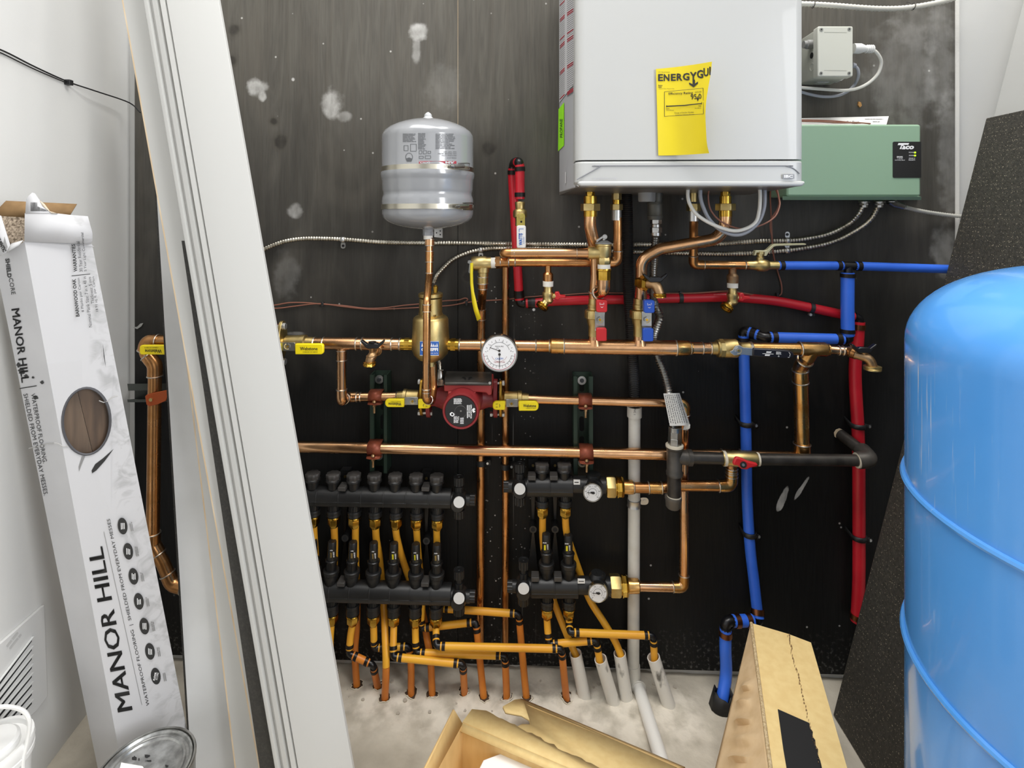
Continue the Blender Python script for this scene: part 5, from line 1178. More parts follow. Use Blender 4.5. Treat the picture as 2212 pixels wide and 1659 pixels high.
# top relief valve
tv = thing('relief_valve', 'brass relief valve with grey cone cap and lever between the two boiler supply pipes', 'relief valve', P(1304, 604, .17))
stub(tv, P(1284, 546, .17), P(1270, 546, .17), [(0, 14), (.5, 14.5), (1, 13.5)], brass, 'outlet_hub'); stub(tv, P(1304, 546, .17), P(1282, 546, .17), [(0, 14), (1, 13.5)], brass, 'side_arm')
stub(tv, P(1303.5, 526, .17), P(1303.5, 557, .17), [(0, 16.5), (.05, 17.8), (.15, 17.8), (.2, 16.5), (.85, 16.5), (1, 13.5)], brass, 'body', 28)
stub(tv, P(1304, 555, .17), P(1304, 572, .17), [(0, 14), (.3, 15.5), (.7, 15.5), (1, 13)], brass, 'wrench_flat', 8); stub(tv, P(1304.5, 571, .17), P(1304.5, 581, .17), [(0, 13.8), (1, 13.8)], tape, 'thread_tape')
stub(tv, P(1304.5, 580, .17), P(1304.5, 604, .17), [(0, 16), (.06, 16.5), (.2, 16.5), (.24, 15.5), (1, 15.5)], brass_shiny, 'union_collar', 10)
stub(tv, P(1303.5, 519, .17), P(1303.5, 526.5, .17), [(0, 8), (.75, 17.5), (1, 17.5)], greyp, 'cone_cap')
q = MB(); plate(q, [(1288, 519), (1303, 509), (1310, 507), (1311, 511), (1306, 519), (1302, 519), (1304, 513), (1296, 518), (1289, 523)], .18, .008); q.ring(P(1306.5, 511.5, .18), V((0, 1, 0)), .0045, .001, 0); q.build('lever', steel, tv)
crun('copper_pipe', 'short copper hook joining the top relief valve to the bent supply pipe', 'pipe', [(1304.5, 602, .17), (1304.5, 627, .17), (1290, 634, .14)], 27, els=(), m=copper, bend=.9, rings=((1, 1293),))
# drain cocks
def drain_cock(label, x, y, d, red):
    g = thing('drain_cock', label, 'drain valve', P(x, y + 55, d), 'brass drain cocks with red handles')
    stub(g, P(x, y, d), P(x, y + 11.5, d), [(0, 11.5), (1, 11.2)], tape, 'thread_tape'); stub(g, P(x, y + 11, d), P(x, y + 27, d), [(0, 9), (.8, 9), (1, 11)], brass, 'tailpiece')
    stub(g, P(x - .5, y + 24, d), P(x - .5, y + 48, d), [(0, 11.5), (.2, 12.5), (.35, 11), (.6, 11), (.8, 12), (1, 8)], brass, 'body')
    a, b = P(x - 1, y + 40, d), P(x - 12, y + 54, d + .008); stub(g, a, b, [(0, 8), (1, 8)], brass, 'spout')
    thread_end(g, P(x - 10, y + 51, d + .006), P(x - 26, y + 72, d + .016) - P(x - 8, y + 48, d + .004), 14, d)
    stub(g, P(x + 6, y + 33, d), P(x + 16, y + 32, d), [(0, 6), (.6, 6), (1, 8)], brass, 'bonnet')
    q = MB(); plate(q, [(x + 15, y + 24), (x + 24, y + 23), (x + 26, y + 30), (x + 38, y + 31), (x + 39, y + 37), (x + 26, y + 38), (x + 22, y + 42), (x + 14, y + 39)], d + .008, .012); q.build('red_handle', redg, g, bevel=.002)
drain_cock('brass drain cock with red handle hanging beside the left end of the red pipe', 1184, 607, .09, 0)
drain_cock('brass drain cock with red handle hanging under the copper cold pipe on the right', 1582.5, 610, .06, 0)
# cold line from the third union: copper, lever valve, blue tube
cl = crun('copper_pipe', 'copper cold pipe from the third boiler union turning right to the lever valve', 'pipe', [(1499, 474, .10), (1497.5, 572, .062), (1622, 573, .06)], 18.5, els=(1,), m=copper_dark, rings=((1, 1609),))
q = MB(); q.rod(P(1582.5, 574, .06), P(1582.5, 592, .06), R(16, .06), 14, 0); q.rod(P(1582.5, 591, .06), P(1582.5, 596, .06), R(17, .06), 14, 0, R(24, .06)); q.rod(P(1582.5, 596, .06), P(1582.5, 611, .06), R(24, .06), 14, 0); q.ring(P(1582.5, 581, .06), up, R(17, .06), .001, 0); q.build('branch', mat('copper_verdigris', '8c5f40', .5, .8, '9c8a6c', 50), cl)
lv = thing('lever_valve', 'brass lever valve joining the copper cold pipe to the blue tube', 'valve', P(1645, 585, .06))
stub(lv, P(1612, 572.8, .06), P(1681, 573.4, .06), [(0, 9), (.2, 9.5), (.32, 11), (.36, 13), (.55, 13.5), (.66, 11.5), (.7, 9), (1, 9)], brass, 'body')
stub(lv, P(1642, 562, .06), P(1642, 541, .06), [(0, 8), (.3, 8), (.35, 6), (.8, 6), (1, 5)], brass, 'stem'); stub(lv, P(1642, 549, .06), P(1642, 543, .06), [(0, 8), (1, 8)], brass, 'packing_nut', 6)
q = MB(); pth = [(1629, 552), (1632, 541), (1654, 541), (1658, 539), (1670, 528), (1676, 526.5), (1738, 525.5), (1742.5, 527), (1741, 529.5), (1678, 531.5), (1672, 533), (1661, 545), (1656, 553), (1651, 553), (1652, 545), (1635, 546), (1633, 552)]
plate(q, pth, .066, .012); q.build('lever_arm', mat('pale_lever', 'c7c19c', .45, .3), lv, bevel=.001)
# ================================================================ MAIN HEADER
mh = crun('copper_header', 'horizontal copper main from the yellow-handled valve to the air separator, with branch tees', 'pipe', [(676, 741.6, .12), (868, 743.4, .12)], 24.5, m=copper, mfit=copper, sl=((0, 699, 771, 1.1, copper, 'tee'), (0, 783, 847, 1.1, copper, 'tee')), rings=((0, 679), (0, 864)))
mh2 = crun('copper_header', 'horizontal copper main from the air separator past the round gauge', 'pipe', [(990, 745, .12), (1220, 747.6, .12)], 24.4, m=copper, sl=((0, 1040, 1112, 1.08, copper, 'tee'), (0, 1158, 1187, 1.07, copper_dark, 'coupling')), rings=((0, 993),))
q = MB(); lat(q, P(1184, 747, .12), P(1218, 747.6, .12), [(0, 13), (.12, 14), (.2, 16.3), (1, 16.3)], 0, 20); q.ring(P(1218, 747.6, .12), V((1, 0, 0)), .0162, .0016, 1); q.build('reducer', [copper_gold, solder], mh2)
mh3 = crun('copper_header', 'thick copper header under the red and blue valves', 'pipe', [(1216, 748, .12), (1460, 751.5, .12)], 32, m=copper, seg=24)
for x in (1283.5, 1381):
    q = MB(); q.rod(P(x, 748, .122), P(x, 726, .122), R(25, .122), 18); q.rod(P(x + 1, 745, .122), P(x + .5, 733, .122), R(33, .122), 18, 0, R(25.5, .122)); q.build('branch', copper, mh3)
q = MB(); lat(q, P(1460, 751.5, .12), P(1495, 752, .12), [(0, 16.5), (.75, 16.3), (.85, 14), (1, 13.5)], 0, 20); q.ring(P(1460, 751.5, .12), V((1, 0, 0)), .0163, .0018, 1); q.build('reducer', [copper_gold, solder], mh3)
mh4 = crun('copper_header', 'copper main between the thick header and the black-levered valve', 'pipe', [(1490, 752, .12), (1545, 752.5, .12)], 24, m=copper, sl=((0, 1491, 1517, 1.08),), rings=((0, 1535),))
# big ball valve with black lever
bv = thing('ball_valve', 'large brass ball valve with long black lever on the copper main', 'valve', P(1570, 775, .12))
stub(bv, P(1537, 752.4, .12), P(1622, 752.6, .12), [(0, 13), (.12, 14), (.14, 18.5), (.3, 18.5), (.34, 20), (.62, 20), (.7, 15), (.74, 13), (1, 13)], brass, 'body', 28)
stub(bv, P(1553, 752.4, .12), P(1562, 752.4, .12), [(0, 20.5), (1, 20.5)], brass, 'hex_collar', 8)
q = MB(); q.ring(P(1620, 752.6, .12), V((1, 0, 0)), .0138, .0018); q.build('solder_ring', solder, bv)
q = MB(); q.rod(P(1594, 757, .125), P(1594, 757, .155), .0075, 16); q.build('stem', brass, bv)
q = MB(); plate(q, [(1579, 763), (1577, 759), (1583, 757), (1588, 748), (1598, 746), (1606, 751), (1629, 752.5), (1627, 769), (1604, 766), (1586, 768)], .156, .003); b_ = q.build('lever_plate', zinc, bv, bevel=.0006)
q = MB(); c = P(1595.5, 757.5, .161); q.lathe(c, V((0, 1, 0)), [(0, .006), (.005, .006)], 6, 0); q.lathe(c - V((0, .002, 0)), V((0, 1, 0)), [(0, .003), (.003, .003)], 10, 1); q.build('stem_nut', [zinc, brass], bv)
q = MB(); plate(q, [(1627, 752.5), (1690, 756), (1706, 757.5), (1714, 762), (1717, 768), (1714, 773), (1706, 775.5), (1690, 775), (1626, 770)], .160, .008, 0); s = at(.1609)
lever = q.build('lever_grip', mat('navy_black', '1a1a22', .4), bv, bevel=.0025, label='black lever grip')
q = MB()
q.poly([s(1656, 759), s(1667, 759.4), s(1665, 762.5), s(1655, 762)]); q.poly([s(1653, 765.5), s(1664, 766), s(1662, 769), s(1652, 768.6)])
q.poly([s(1647, 763.3), s(1671, 764.4), s(1671, 765.4), s(1647, 764.4)])
bars(q, s, 1676.5, 759.5, 1688, 766, 4, 0, ang=3, ragged=.1); q.ring(s(1682, 769.5), V((0, 1, 0)), .0012, .0003, 0, 10, 4)
q.tube([s(1704, 761), s(1707, 765), s(1706, 770)], .0005, 5); bars(q, s, 1702, 771, 1707, 773, 1, 0)
q.build('lettering', ink_white, bv)
mh5 = crun('copper_header', 'copper main right of the black-levered valve ending in a tee over the big drop pipe', 'pipe', [(1616, 752.6, .12), (1790, 755, .12)], 25, m=copper_gold, mfit=copper_gold, rings=((0, 1623),))
q = MB(); lat(q, P(1727, 754, .12), P(1792, 755, .12), [(0, 15), (.85, 15), (.95, 12), (1, 9)], 0, 20); q.ring(P(1728, 754, .12), V((1, 0, 0)), .0152, .0017, 1); q.rod(P(1752, 757, .118), P(1742, 774, .11), R(31, .11), 20); q.build('tee', [copper_gold, solder], mh5)
dp = crun('copper_drop_pipe', 'big copper drop pipe at right from the main tee down behind the black iron pipe', 'pipe', [(1746, 768, .112), (1728.5, 794, .075), (1731, 880, .06), (1733, 984, .056)], 30, m=copper_gold, mfit=copper_gold, bend=1.0, rings=((0, 778),), sl=((1, 800, 825, 1.08),), seg=20)
q = MB(); q.rod(P(1732.5, 958, .058), P(1733, 990, .056), R(32.5, .058), 20); q.ring(P(1732.5, 959, .058), up, R(33, .058), .0015, 1); q.build('coupling', [copper_gold, solder], dp)
# hose bib at the right end of the main
hb2 = thing('hose_bib', 'brass hose bib with black wing handle at the right end of the main', 'hose bib', P(1884, 800, .15))
stub(hb2, P(1786, 755, .12), P(1836, 759, .125), [(0, 8.5), (.5, 8.5), (.52, 9), (1, 9)], copper, 'nipple')
stub(hb2, P(1832, 758, .125), P(1850, 766, .14), [(0, 10), (.5, 12), (.55, 11), (1, 11)], copper_dark, 'adapter')
q = MB()
for x, y in ((1812, 757), (1821, 758), (1835, 760)): q.ring(P(x, y, .124), P(1836, 759, .125) - P(1786, 755, .12), .0098, .0015)
q.build('solder_ring', solder, hb2)
q = MB(); q.tube(fil([P(1845, 764, .137), P(1878, 774, .15), P(1885, 794, .152)], .02, 8), .0098, 16); q.build('spout', bronze, hb2)
thread_end(hb2, P(1884.5, 790, .152), V((0, -.03, -1)), 17.3, .15, brass)
q = MB(); q.rod(P(1867, 769, .146), P(1868, 758, .15), .006, 12); q.build('bonnet', bronze, hb2)
wing(hb2, 1868, 753, 56, 20, .158)
# hose bib on the blue-valve pipe
hb3 = thing('hose_bib', 'brass hose bib with black wing handle above the blue valve', 'hose bib', P(1425, 646, .16))
stub(hb3, P(1378, 609, .128), P(1400, 613, .148), [(0, 13), (.3, 14), (.35, 17), (.8, 17), (1, 12)], brass_shiny, 'hex_base', 6)
q = MB(); q.tube(fil([P(1396, 612, .143), P(1418, 614, .16), P(1425, 636, .163)], .018, 8), .0105, 16); q.build('spout', bronze, hb3); thread_end(hb3, P(1425, 633, .163), V((.03, -.03, -1)), 14, .16, brass_shiny)
q = MB(); q.rod(P(1410, 612, .158), P(1412, 600, .16), .006, 12); q.build('bonnet', bronze, hb3); wing(hb3, 1416, 600, 54, 20, .166)
# drain hose bib on the main at left
hb1 = thing('hose_bib', 'brass hose bib with black wing handle on the main left of the air separator', 'hose bib', P(800, 790, .16))
q = MB(); q.tube(fil([P(812, 748, .13), P(806, 766, .16), P(800, 775, .165), P(798, 786, .165)], .02, 6), .0098, 16); q.rod(P(815, 745, .122), P(810, 758, .142), .0125, 16); q.ring(P(811, 757, .142), P(806, 768, .16) - P(815, 745, .122), .0125, .002); q.ring(P(803, 769, .165), up, .0102, .0018); q.build('spout', bronze, hb1)
thread_end(hb1, P(798.5, 781, .165), V((-.02, -.02, -1)), 13.8, .165); q = MB(); q.rod(P(804, 762, .162), P(804, 750, .166), .005, 12); q.build('bonnet', bronze, hb1); wing(hb1, 804, 744, 52, 20, .172)
q = MB(); q.lathe(P(804.5, 739.5, .166), up, [(0, .0085), (.0015, .0085), (.0015, .0065), (.0005, .006), (.0005, 0)], 20); q.build('handle_rim', blackg, hb1)
# isolation flange valve at far left of the main, behind the boards
fv = thing('flange_valve', 'brass flanged valve with yellow handle at the left end of the copper main', 'valve', P(610, 770, .12))
q = MB(); c = P(606, 733, .12); fx = V((1, -.18, 0)).normalized()
for k in (1,):
    pts = []
    for t in range(28):
        a = 2 * math.pi * t / 28; pts.append(c + V((0, -1, 0)) * .020 * math.cos(a) * 1.0 + up * (.042 * math.sin(a)) * (1 if abs(math.sin(a)) < .99 else 1))
    q.prism(pts, V((.007, 0, 0)))
q.build('flange', brass, fv, bevel=.001)
for y in (705, 781):
    q = MB(); a = P(604, y, .124); q.rod(a - V((.012, 0, 0)), a + V((.008, 0, 0)), .0035, 10, 0); q.lathe(a + V((.006, 0, 0)), V((1, 0, 0)), [(0, .008), (.008, .008)], 6, 0); q.build('bolt', zinc, fv, bevel=.0008)
q = MB(); c2_ = P(592, 735, .12); q.lathe(c2_, V((1, 0, 0)), [(-.02, .02), (-.004, .02), (-.004, .036), (.006, .036)], 28); q.build('red_pump_flange', pumpred, fv, label='dark red pump flange')
stub(fv, P(608, 741, .12), P(680, 741.6, .12), [(0, 12), (.1, 12), (.15, 16), (.55, 17), (.62, 18), (.72, 18), (.76, 14), (1, 13.2)], brass, 'body', 28)
bracket(fv, 604, 740, 637, 758, .158, 621, 748.5); q = MB(); q.rod(P(621, 748, .13), P(621, 748, .158), .007, 14); q.build('stem', brass, fv)
grip(fv, rr(637, 743, 698, 766, 6, 4, corners=(0, 1, 1, 0)), .166, .009, yel, letters=(('Webstone', 667, 753, 7.5, dict(w=38, bold=.015)), ('A BRAND OF NIBCO', 670, 760.5, 2.6, dict(w=32))))
grip(fv, rr(590, 742, 604, 766, 4, 3), .166, .009, yel)
# branch dropping from the main to the pump
ld = crun('copper_pipe', 'copper pipe dropping from the main tee and turning right to the pump valve', 'pipe', [(738, 747, .12), (738, 866, .12), (748, 858, .058), (862, 856.5, .056)], 20, els=(1, 2), m=copper, sl=((0, 757, 778, 1.12, copper, 'tee_branch'),), bend=.95, rings=((2, 779), (2, 857)), mfit=copper)
pclamp('copper coated clamp holding the pump inlet pipe to the strut', 812, 856, 29, 10, .056)
def flange_valve(label, xf, y, d, xs_, sgn, grips, br, letters):
    g = thing('flange_valve', label, 'valve', P(xf, y + 45, d), 'flanged pump valves')
    q = MB(); n = 30; c = P(xf, y, d); pts = []
    for k in range(n):
        a = 2 * math.pi * k / n; pts.append(c + V((0, -.019 * math.cos(a), .043 * math.sin(a))))
    q.prism(pts, V((.006 * sgn, 0, 0))); q.build('flange', mat('flange_brass%d' % int(xf), 'b58d3c', .4, 1), g, bevel=.001)
    stub(g, P(xf, y, d), P(xs_, y + (xs_ - xf) * .01, d), [(0, 11), (.1, 11), (.18, 15), (.62, 16), (.64, 17.3), (.76, 17.3), (.78, 13), (1, 11.5)], brass, 'body', 26)
    bracket(g, *br); cx = br[5]; cy = br[6]; q = MB(); q.rod(P(cx, cy - 2, d + .01), P(cx, cy, br[4]), .006, 12); q.build('stem', brass, g)
    for pts, L in grips: grip(g, pts, br[4] + .006, .008, yel, letters=L)
    for yy in (y - 33, y + 34):
        q = MB(); a = P(xf, yy, d); q.rod(a + V((-.018 * sgn, 0, 0)), a + V((.012 * sgn, 0, 0)), .003, 10); q.lathe(a + V((.006 * sgn, 0, 0)), V((sgn, 0, 0)), [(0, .0065), (.006, .0065)], 6); q.lathe(a + V((-.022 * sgn, 0, 0)), V((sgn, 0, 0)), [(0, .0065), (.006, .0065)], 6); q.build('bolt', zinc, g, bevel=.0006)
    return g
flange_valve('brass flanged valve with yellow handles on the pump inlet, left of the red pump', 914, 858, .06, 859, -1,
    ((rr(831.5, 862, 872.5, 880, 8, 4, corners=(1, 0, 0, 1)), (('Webstone', 853, 873, 6.5, dict(w=28, ang=180, bold=.015)), ('A BRAND OF NIBCO', 855, 868, 2, dict(w=22, ang=180)))), (rr(903, 863, 930, 883, 7, 4, corners=(0, 1, 1, 0)), (('ON', 921, 878, 2.4, dict(w=4)), ('(', 915, 875, 7, dict(w=2.5, ang=20))))),
    (873, 858, 903, 875, .098, 891, 867), ())
flange_valve('brass flanged valve with yellow handles on the pump outlet, right of the red pump', 1079, 861, .06, 1142, 1,
    ((rr(1064, 867, 1091, 886, 8, 4, corners=(1, 0, 0, 1)), (('OFF', 1073, 873, 2.2, dict(w=4.5)), ('ON', 1073, 879.5, 2.2, dict(w=4)), (')', 1079, 876.5, 8, dict(w=2.5)))), (rr(1120.5, 867, 1163.5, 888, 9, 4, corners=(0, 1, 1, 0)), (('Webstone', 1144, 876.5, 6.5, dict(w=28, bold=.015)), ('A BRAND OF NIBCO', 1147, 882, 2, dict(w=22))))),
    (1093, 862, 1119, 879.5, .098, 1105, 872), ())
# pump outlet pipe: right along the strut, then down to the lower small manifold
crun('copper_pipe', 'copper pump outlet pipe running right, then down to the small lower manifold', 'pipe', [(1138, 862, .056), (1480, 871.5, .05), (1478, 985, .028), (1477.5, 1268.5, .055), (1376, 1266.5, .06)], 19.5, els=(1, 3), m=copper, mfit=copper_gold, bend=1.05, rings=((0, 1139),))
pclamp('copper coated clamp holding the pump outlet pipe to the strut', 1264, 865, 28, 10, .056)
# long lower copper pipe
crun('copper_pipe', 'long horizontal copper pipe crossing the whole wall below the pump', 'pipe', [(560, 963, .056), (640, 965, .056), (1180, 975.5, .056), (1435, 981.5, .056), (1733, 988, .056)], 24, m=copper, seg=20, sl=((3, 1560, 1600, 1.1, copper, 'tee'),), bend=.5)
pclamp('copper coated clamp holding the long copper pipe to the strut near the casing board', 810, 968, 29, 12, .056)
pclamp('copper coated clamp holding the long copper pipe above the small manifold', 1266, 978, 29, 12, .056)
# riser from the expansion tank
crun('copper_pipe', 'slim copper riser from the expansion tank down in front of the air separator', 'pipe', [(928, 514, .122), (927.5, 594, .128), (922, 652, .19), (921, 862, .2), (933, 868, .15), (937, 840, .12), (936, 786, .12)], 15.6, els=(3,), m=copper_dark, mfit=copper_dark, sl=((0, 517, 531, 1.3, copper, 'adapter'), (0, 543, 566, 1.14), (2, 658, 673, 1.16)), rings=((0, 590), (2, 848)), bend=1.2)
# gauge
gg = thing('pressure_gauge', 'large round white temperature and pressure gauge with silver rim on the main', 'gauge', P(1078.6, 804, .165))
gcx, gcy, gd_ = 1078.6, 763.8, .165
q = MB(); c = P(gcx, gcy, gd_); r_ = R(80, gd_); q.lathe(c, V((0, 1, 0)), [(.001, r_ * .9), (0, r_ * .94), (0, r_ * .99), (.003, r_), (.014, r_), (.018, r_ * .9), (.02, r_ * .3), (.045, r_ * .3)], 48); q.build('bezel', steel, gg)
q = MB(); circ(q, gcx, gcy, gd_ + .0002, 36.5, .0005, 0, 48); q.build('dial_face', mat('dial_white', 'e9e9ea', .4), gg, label='white dial face')
def arcpoly(q, cx, cy, ra, rb, a0, a1, s, mi, n=24):
    for k in range(n):
        t, t2 = math.radians(a0 + (a1 - a0) * k / n), math.radians(a0 + (a1 - a0) * (k + 1) / n)
        q.poly([s(cx + ra * math.cos(t), cy + ra * math.sin(t)), s(cx + ra * math.cos(t2), cy + ra * math.sin(t2)), s(cx + rb * math.cos(t2), cy + rb * math.sin(t2)), s(cx + rb * math.cos(t), cy + rb * math.sin(t))], mi)
def tick(q, cx, cy, ra, rb, a, w, s, mi):
    t = math.radians(a); u = (math.cos(t), math.sin(t)); n = (-u[1] * w / 2, u[0] * w / 2)
    q.poly([s(cx + u[0] * ra + n[0], cy + u[1] * ra + n[1]), s(cx + u[0] * rb + n[0], cy + u[1] * rb + n[1]), s(cx + u[0] * rb - n[0], cy + u[1] * rb - n[1]), s(cx + u[0] * ra - n[0], cy + u[1] * ra - n[1])], mi)
s = at(gd_ + .0005); q = MB()
arcpoly(q, gcx, gcy + 1, 33.4, 34.4, -2, 182, s, 1, 36); arcpoly(q, gcx, gcy, 26.3, 26.9, 8, 172, s, 0, 30); arcpoly(q, gcx, gcy - 2, 22, 22.6, 195, 345, s, 0, 30)
for k in range(13): tick(q, gcx, gcy, 27, 31 if k % 2 else 33, 10 + k * 13.3, .6, s, 0)
for k in range(11): tick(q, gcx, gcy, 28, 31, 188 + k * 16.4, .7, s, 0)
arcpoly(q, gcx, gcy, 17, 17.4, 20, 160, s, 1, 16)
text(q, 'PRESSURE', gcx, gcy - 15.5, 2.6, s, 0, w=18); text(q, 'TEMPERATURE', gcx, gcy + 18.5, 2.8, s, 1, w=24); text(q, 'PSI', gcx - 4, gcy - 11.5, 2, s, 0, w=5); text(q, 'CALEFFI', gcx, gcy + 11, 4, s, 2, w=17)
for k, t in enumerate(('5', '10', '15', '20', '25', '30')): a = math.radians(190 + k * 32); text(q, t, gcx + 25.5 * math.cos(a), gcy - 1 + 25.5 * math.sin(a), 2.6, s, 0)
q.build('dial_print', [ink, ink_red, ink_blue], gg)
q = MB(); s = at(gd_ + .0012)
tick(q, gcx, gcy - 6, -2, 22, 199, 1.2, s, 0); circ(q, gcx, gcy - 6, gd_ + .0014, 2.6, .001, 0, 14); tick(q, gcx + .3, gcy + 1, -1, 28, 90, 1.2, s, 0); circ(q, gcx + .3, gcy + 2, gd_ + .0014, 2.8, .001, 0, 14); q.build('needles', mat('needle', '44403c', .4, .5), gg)
# ================================================================ RED AND BLUE HANDLED VALVES
def zone_valve(label, x, y0, dx, m, col, ht, hb_):
    g = thing('ball_valve', label, 'valve', P(x, 728, .122), 'colour handled boiler valves')
    stub(g, P(x, 645, .122), P(x, 728, .122), [(0, 12), (.14, 12.5), (.15, 14), (.22, 14), (.23, 12.5), (.27, 13.5), (.3, 19), (.33, 20), (.5, 20), (.52, 17), (.6, 15.5), (.66, 14.5), (.7, 13), (.95, 12.8), (1, 12)], brass, 'body', 28)
    stub(g, P(x, 672, .122), P(x, 686, .122), [(0, 20.8), (1, 20.8)], brass, 'hex_ring', 8)
    q = MB(); q.rod(P(x + dx, 690, .125), P(x + dx, 690, .156), .008, 14); q.build('stem', brass, g)
    q = MB(); x0_, x1_ = x + dx - 10.5, x + dx + 11
    plate(q, [(x0_, 673), (x1_, 673), (x1_, 705), (x0_, 705)], .157, .0025); q.hexa([P(x0_, 704, .157), P(x1_, 704, .157), P(x1_, 714, .166), P(x0_, 714, .166), P(x0_, 704, .1545), P(x1_, 704, .1545), P(x1_, 714, .1635), P(x0_, 714, .1635)]); q.build('handle_plate', steel, g, bevel=.0006)
    q = MB(); c = P(x + dx + .5, 691, .163); q.lathe(c, V((0, 1, 0)), [(0, .0058), (.006, .0064)], 6, 0); q.lathe(c - V((0, .0015, 0)), V((0, 1, 0)), [(0, .003), (.004, .003)], 10, 1); q.build('stem_nut', [steel, brass_shiny], g)
    a0, b0, a1, b1 = ht
    grip(g, rr(a0, b0, a1, b1, 4.5, 4, corners=(1, 1, 1, 1)), .170, .016, m, col + '_grip', letters=(('( )', (a0 + a1) / 2, (b0 + b1) / 2 - 1, 6, dict(w=8, ang=90)), ('OFF', (a0 + a1) / 2 - 4, b0 + 8.5, 2.2, dict(w=5, ang=-90)), ('ON', (a0 + a1) / 2 + 4, b0 + 8, 2.2, dict(w=4, ang=-90))), inkm=ink_white)
    a0, b0, a1, b1 = hb_; grip(g, rr(a0, b0, a1, b1, 4, 4), .174, .012, m, col + '_grip')
zone_valve('brass ball valve with red grips on the boiler supply pipe', 1283.5, 645, 12, redg, 'red', (1288.5, 648, 1312, 675), (1288.5, 709, 1311, 737.5))
zone_valve('brass ball valve with blue grips on the boiler return pipe', 1381, 645, 16, blug, 'blue', (1391.5, 648.5, 1414.5, 676.5), (1389, 709.5, 1412, 738))
# ================================================================ PUMP
pm = thing('circulator_pump', 'dark red circulator pump with a grey cover and round black label', 'pump', P(995, 930, .06))
px_ = lambda x, y, d=.06: P(x, y, d)
q = MB(); lat(q, P(922, 858, .06), P(1072, 861, .06), [(0, 19), (.12, 18), (.2, 22), (.4, 34), (.6, 34), (.82, 22), (.9, 18), (1, 19)], 0, 28); q.build('volute', pumpred, pm)
for x, sg in ((922, 1), (1066, 1)):
    q = MB(); n = 28; c = P(x, 860, .06); q.prism([c + V((0, -.021 * math.cos(2 * math.pi * k / n), .045 * math.sin(2 * math.pi * k / n))) for k in range(n)], V((.0095, 0, 0))); q.build('flange', pumpred, pm, bevel=.0012)
mc = P(995, 888, .075); mr_ = R(81, .165)
q = MB(); fz = .165; c = P(995, 888.5, fz); q.lathe(c, V((0, 1, 0)), [(.002, mr_ * .84), (0, mr_ * .88), (0, mr_ * .96), (.004, mr_), (.05, mr_), (.095, mr_ * 1.02)], 48); q.build('motor_housing', pumpred, pm)
q = MB(); circ(q, 995, 888.5, fz + .0002, 33.6, .004, 0, 48); q.ring(P(995, 889.5, fz + .0003), V((0, 1, 0)), R(26, fz), .0006, 1, 32, 5); circ(q, 995.5, 888, fz + .0006, 2, .001, 2, 12)
s = at(fz + .0006)
text(q, 'GRUNDFOS', 1017.5, 889, 3.4, s, 3, w=30, ang=90, bold=.03); q.poly([s(1020, 884), s(1024, 881), s(1027, 884), s(1024, 886), s(1027, 889), s(1023, 892), s(1020, 888)], 3)
bars(q, s, 980, 860.5, 998, 873, 7, 3, ragged=.1); bars(q, s, 980, 899, 992, 914, 6, 3, ragged=.2); bars(q, s, 994, 902, 1002, 916, 6, 3, ragged=.2)
bars(q, s, 997, 886, 1026, 893, 2, 3, ang=90, ragged=.05); q.poly([s(971.5, 893), s(976, 890), s(981, 893), s(982, 897), s(977, 900), s(972, 897)], 3); circ(q, 977, 895, fz + .0009, 2.4, .0003, 0, 10)
q.build('label_disc', [mat('pump_label', '232324', .4), mat('groove_grey2', '4c4c4c', .4), steel, ink_white], pm, label='round black label disc')
q = MB(); q.prism([P(x, y, .13) for x, y in ((959, 830), (1061, 830), (1062, 853), (1055, 855), (1050, 849), (1036, 848), (959, 846))], V((0, .08, 0))); q.prism([P(x, y, .135) for x, y in ((967, 846), (1028, 848), (1022, 858), (1012, 852), (978, 852), (968, 860))], V((0, .07, 0))); q.build('terminal_box', mat('pump_box_red', 'a03a38', .4), pm, bevel=.0025)
q = MB(); zt_ = .075
q.hexa([P(959.5, 832, .135), P(1062, 833, .135), P(1063, 806, .05), P(962, 804, .05), P(959.5, 829, .137), P(1062, 830, .137), P(1062, 803, .055), P(964, 802, .055)])
ptop = lambda u, v: P(960 + 102 * u + (1 - v) * 3 * (1 - u), 804 + 2 * u + 26 * v, .055 + .082 * v)
q2 = MB(); q2.hexa([P(959.5, 833, .137), P(1062.5, 833.5, .137), P(1063, 815, .03), P(961, 813, .03), P(960, 826, .138), P(1062, 827, .138), P(1062, 803.5, .06), P(963, 801.5, .06)]); q2.build('terminal_cover', darkgrey, pm, bevel=.003)
q = MB(); sc_ = plane(P(960, 826, .138), P(1062, 827, .138), P(1062, 803.5, .06), .0012)
for sg in (-1, 1): q.poly([sc_(1009 + sg * 2, 819), sc_(1009 + sg * 6, 815), sc_(1009 + sg * 10, 815.5), sc_(1009 + sg * 15, 821), sc_(1009 + sg * 11, 817.5), sc_(1009 + sg * 8, 819), sc_(1009 + sg * 3, 822)])
for sg in (-1, 1): q.poly([sc_(1009 + sg * 2.5, 817), sc_(1009 + sg * 8, 815), sc_(1009 + sg * 8, 818.5), sc_(1009 + sg * 3, 821)])
q.build('embossed_mark', ink, pm)
q = MB(); circ(q, 1058, 827.5, .1395, 3, .002, 0, 12); q.build('screw', zinc, pm)
cg = thing('cable_connector', 'silver cable connector clamped to the left end of the pump cover', 'connector', P(953, 828, .08))
q = MB(); q.rod(P(940, 826, .08), P(960, 826, .08), .008, 14); q.box(P(952, 825, .09), V((.006, 0, 0)), V((0, .006, 0)), V((0, 0, .0065))); q.tube([P(951, 800, .075), P(951, 812, .078), P(951, 820, .08)], [.0055, .0085, .0085], 14); q.rod(P(946, 799.5, .082), P(958, 799.5, .082), .001, 6); q.build('connector_body', steel, cg, bevel=.0008)
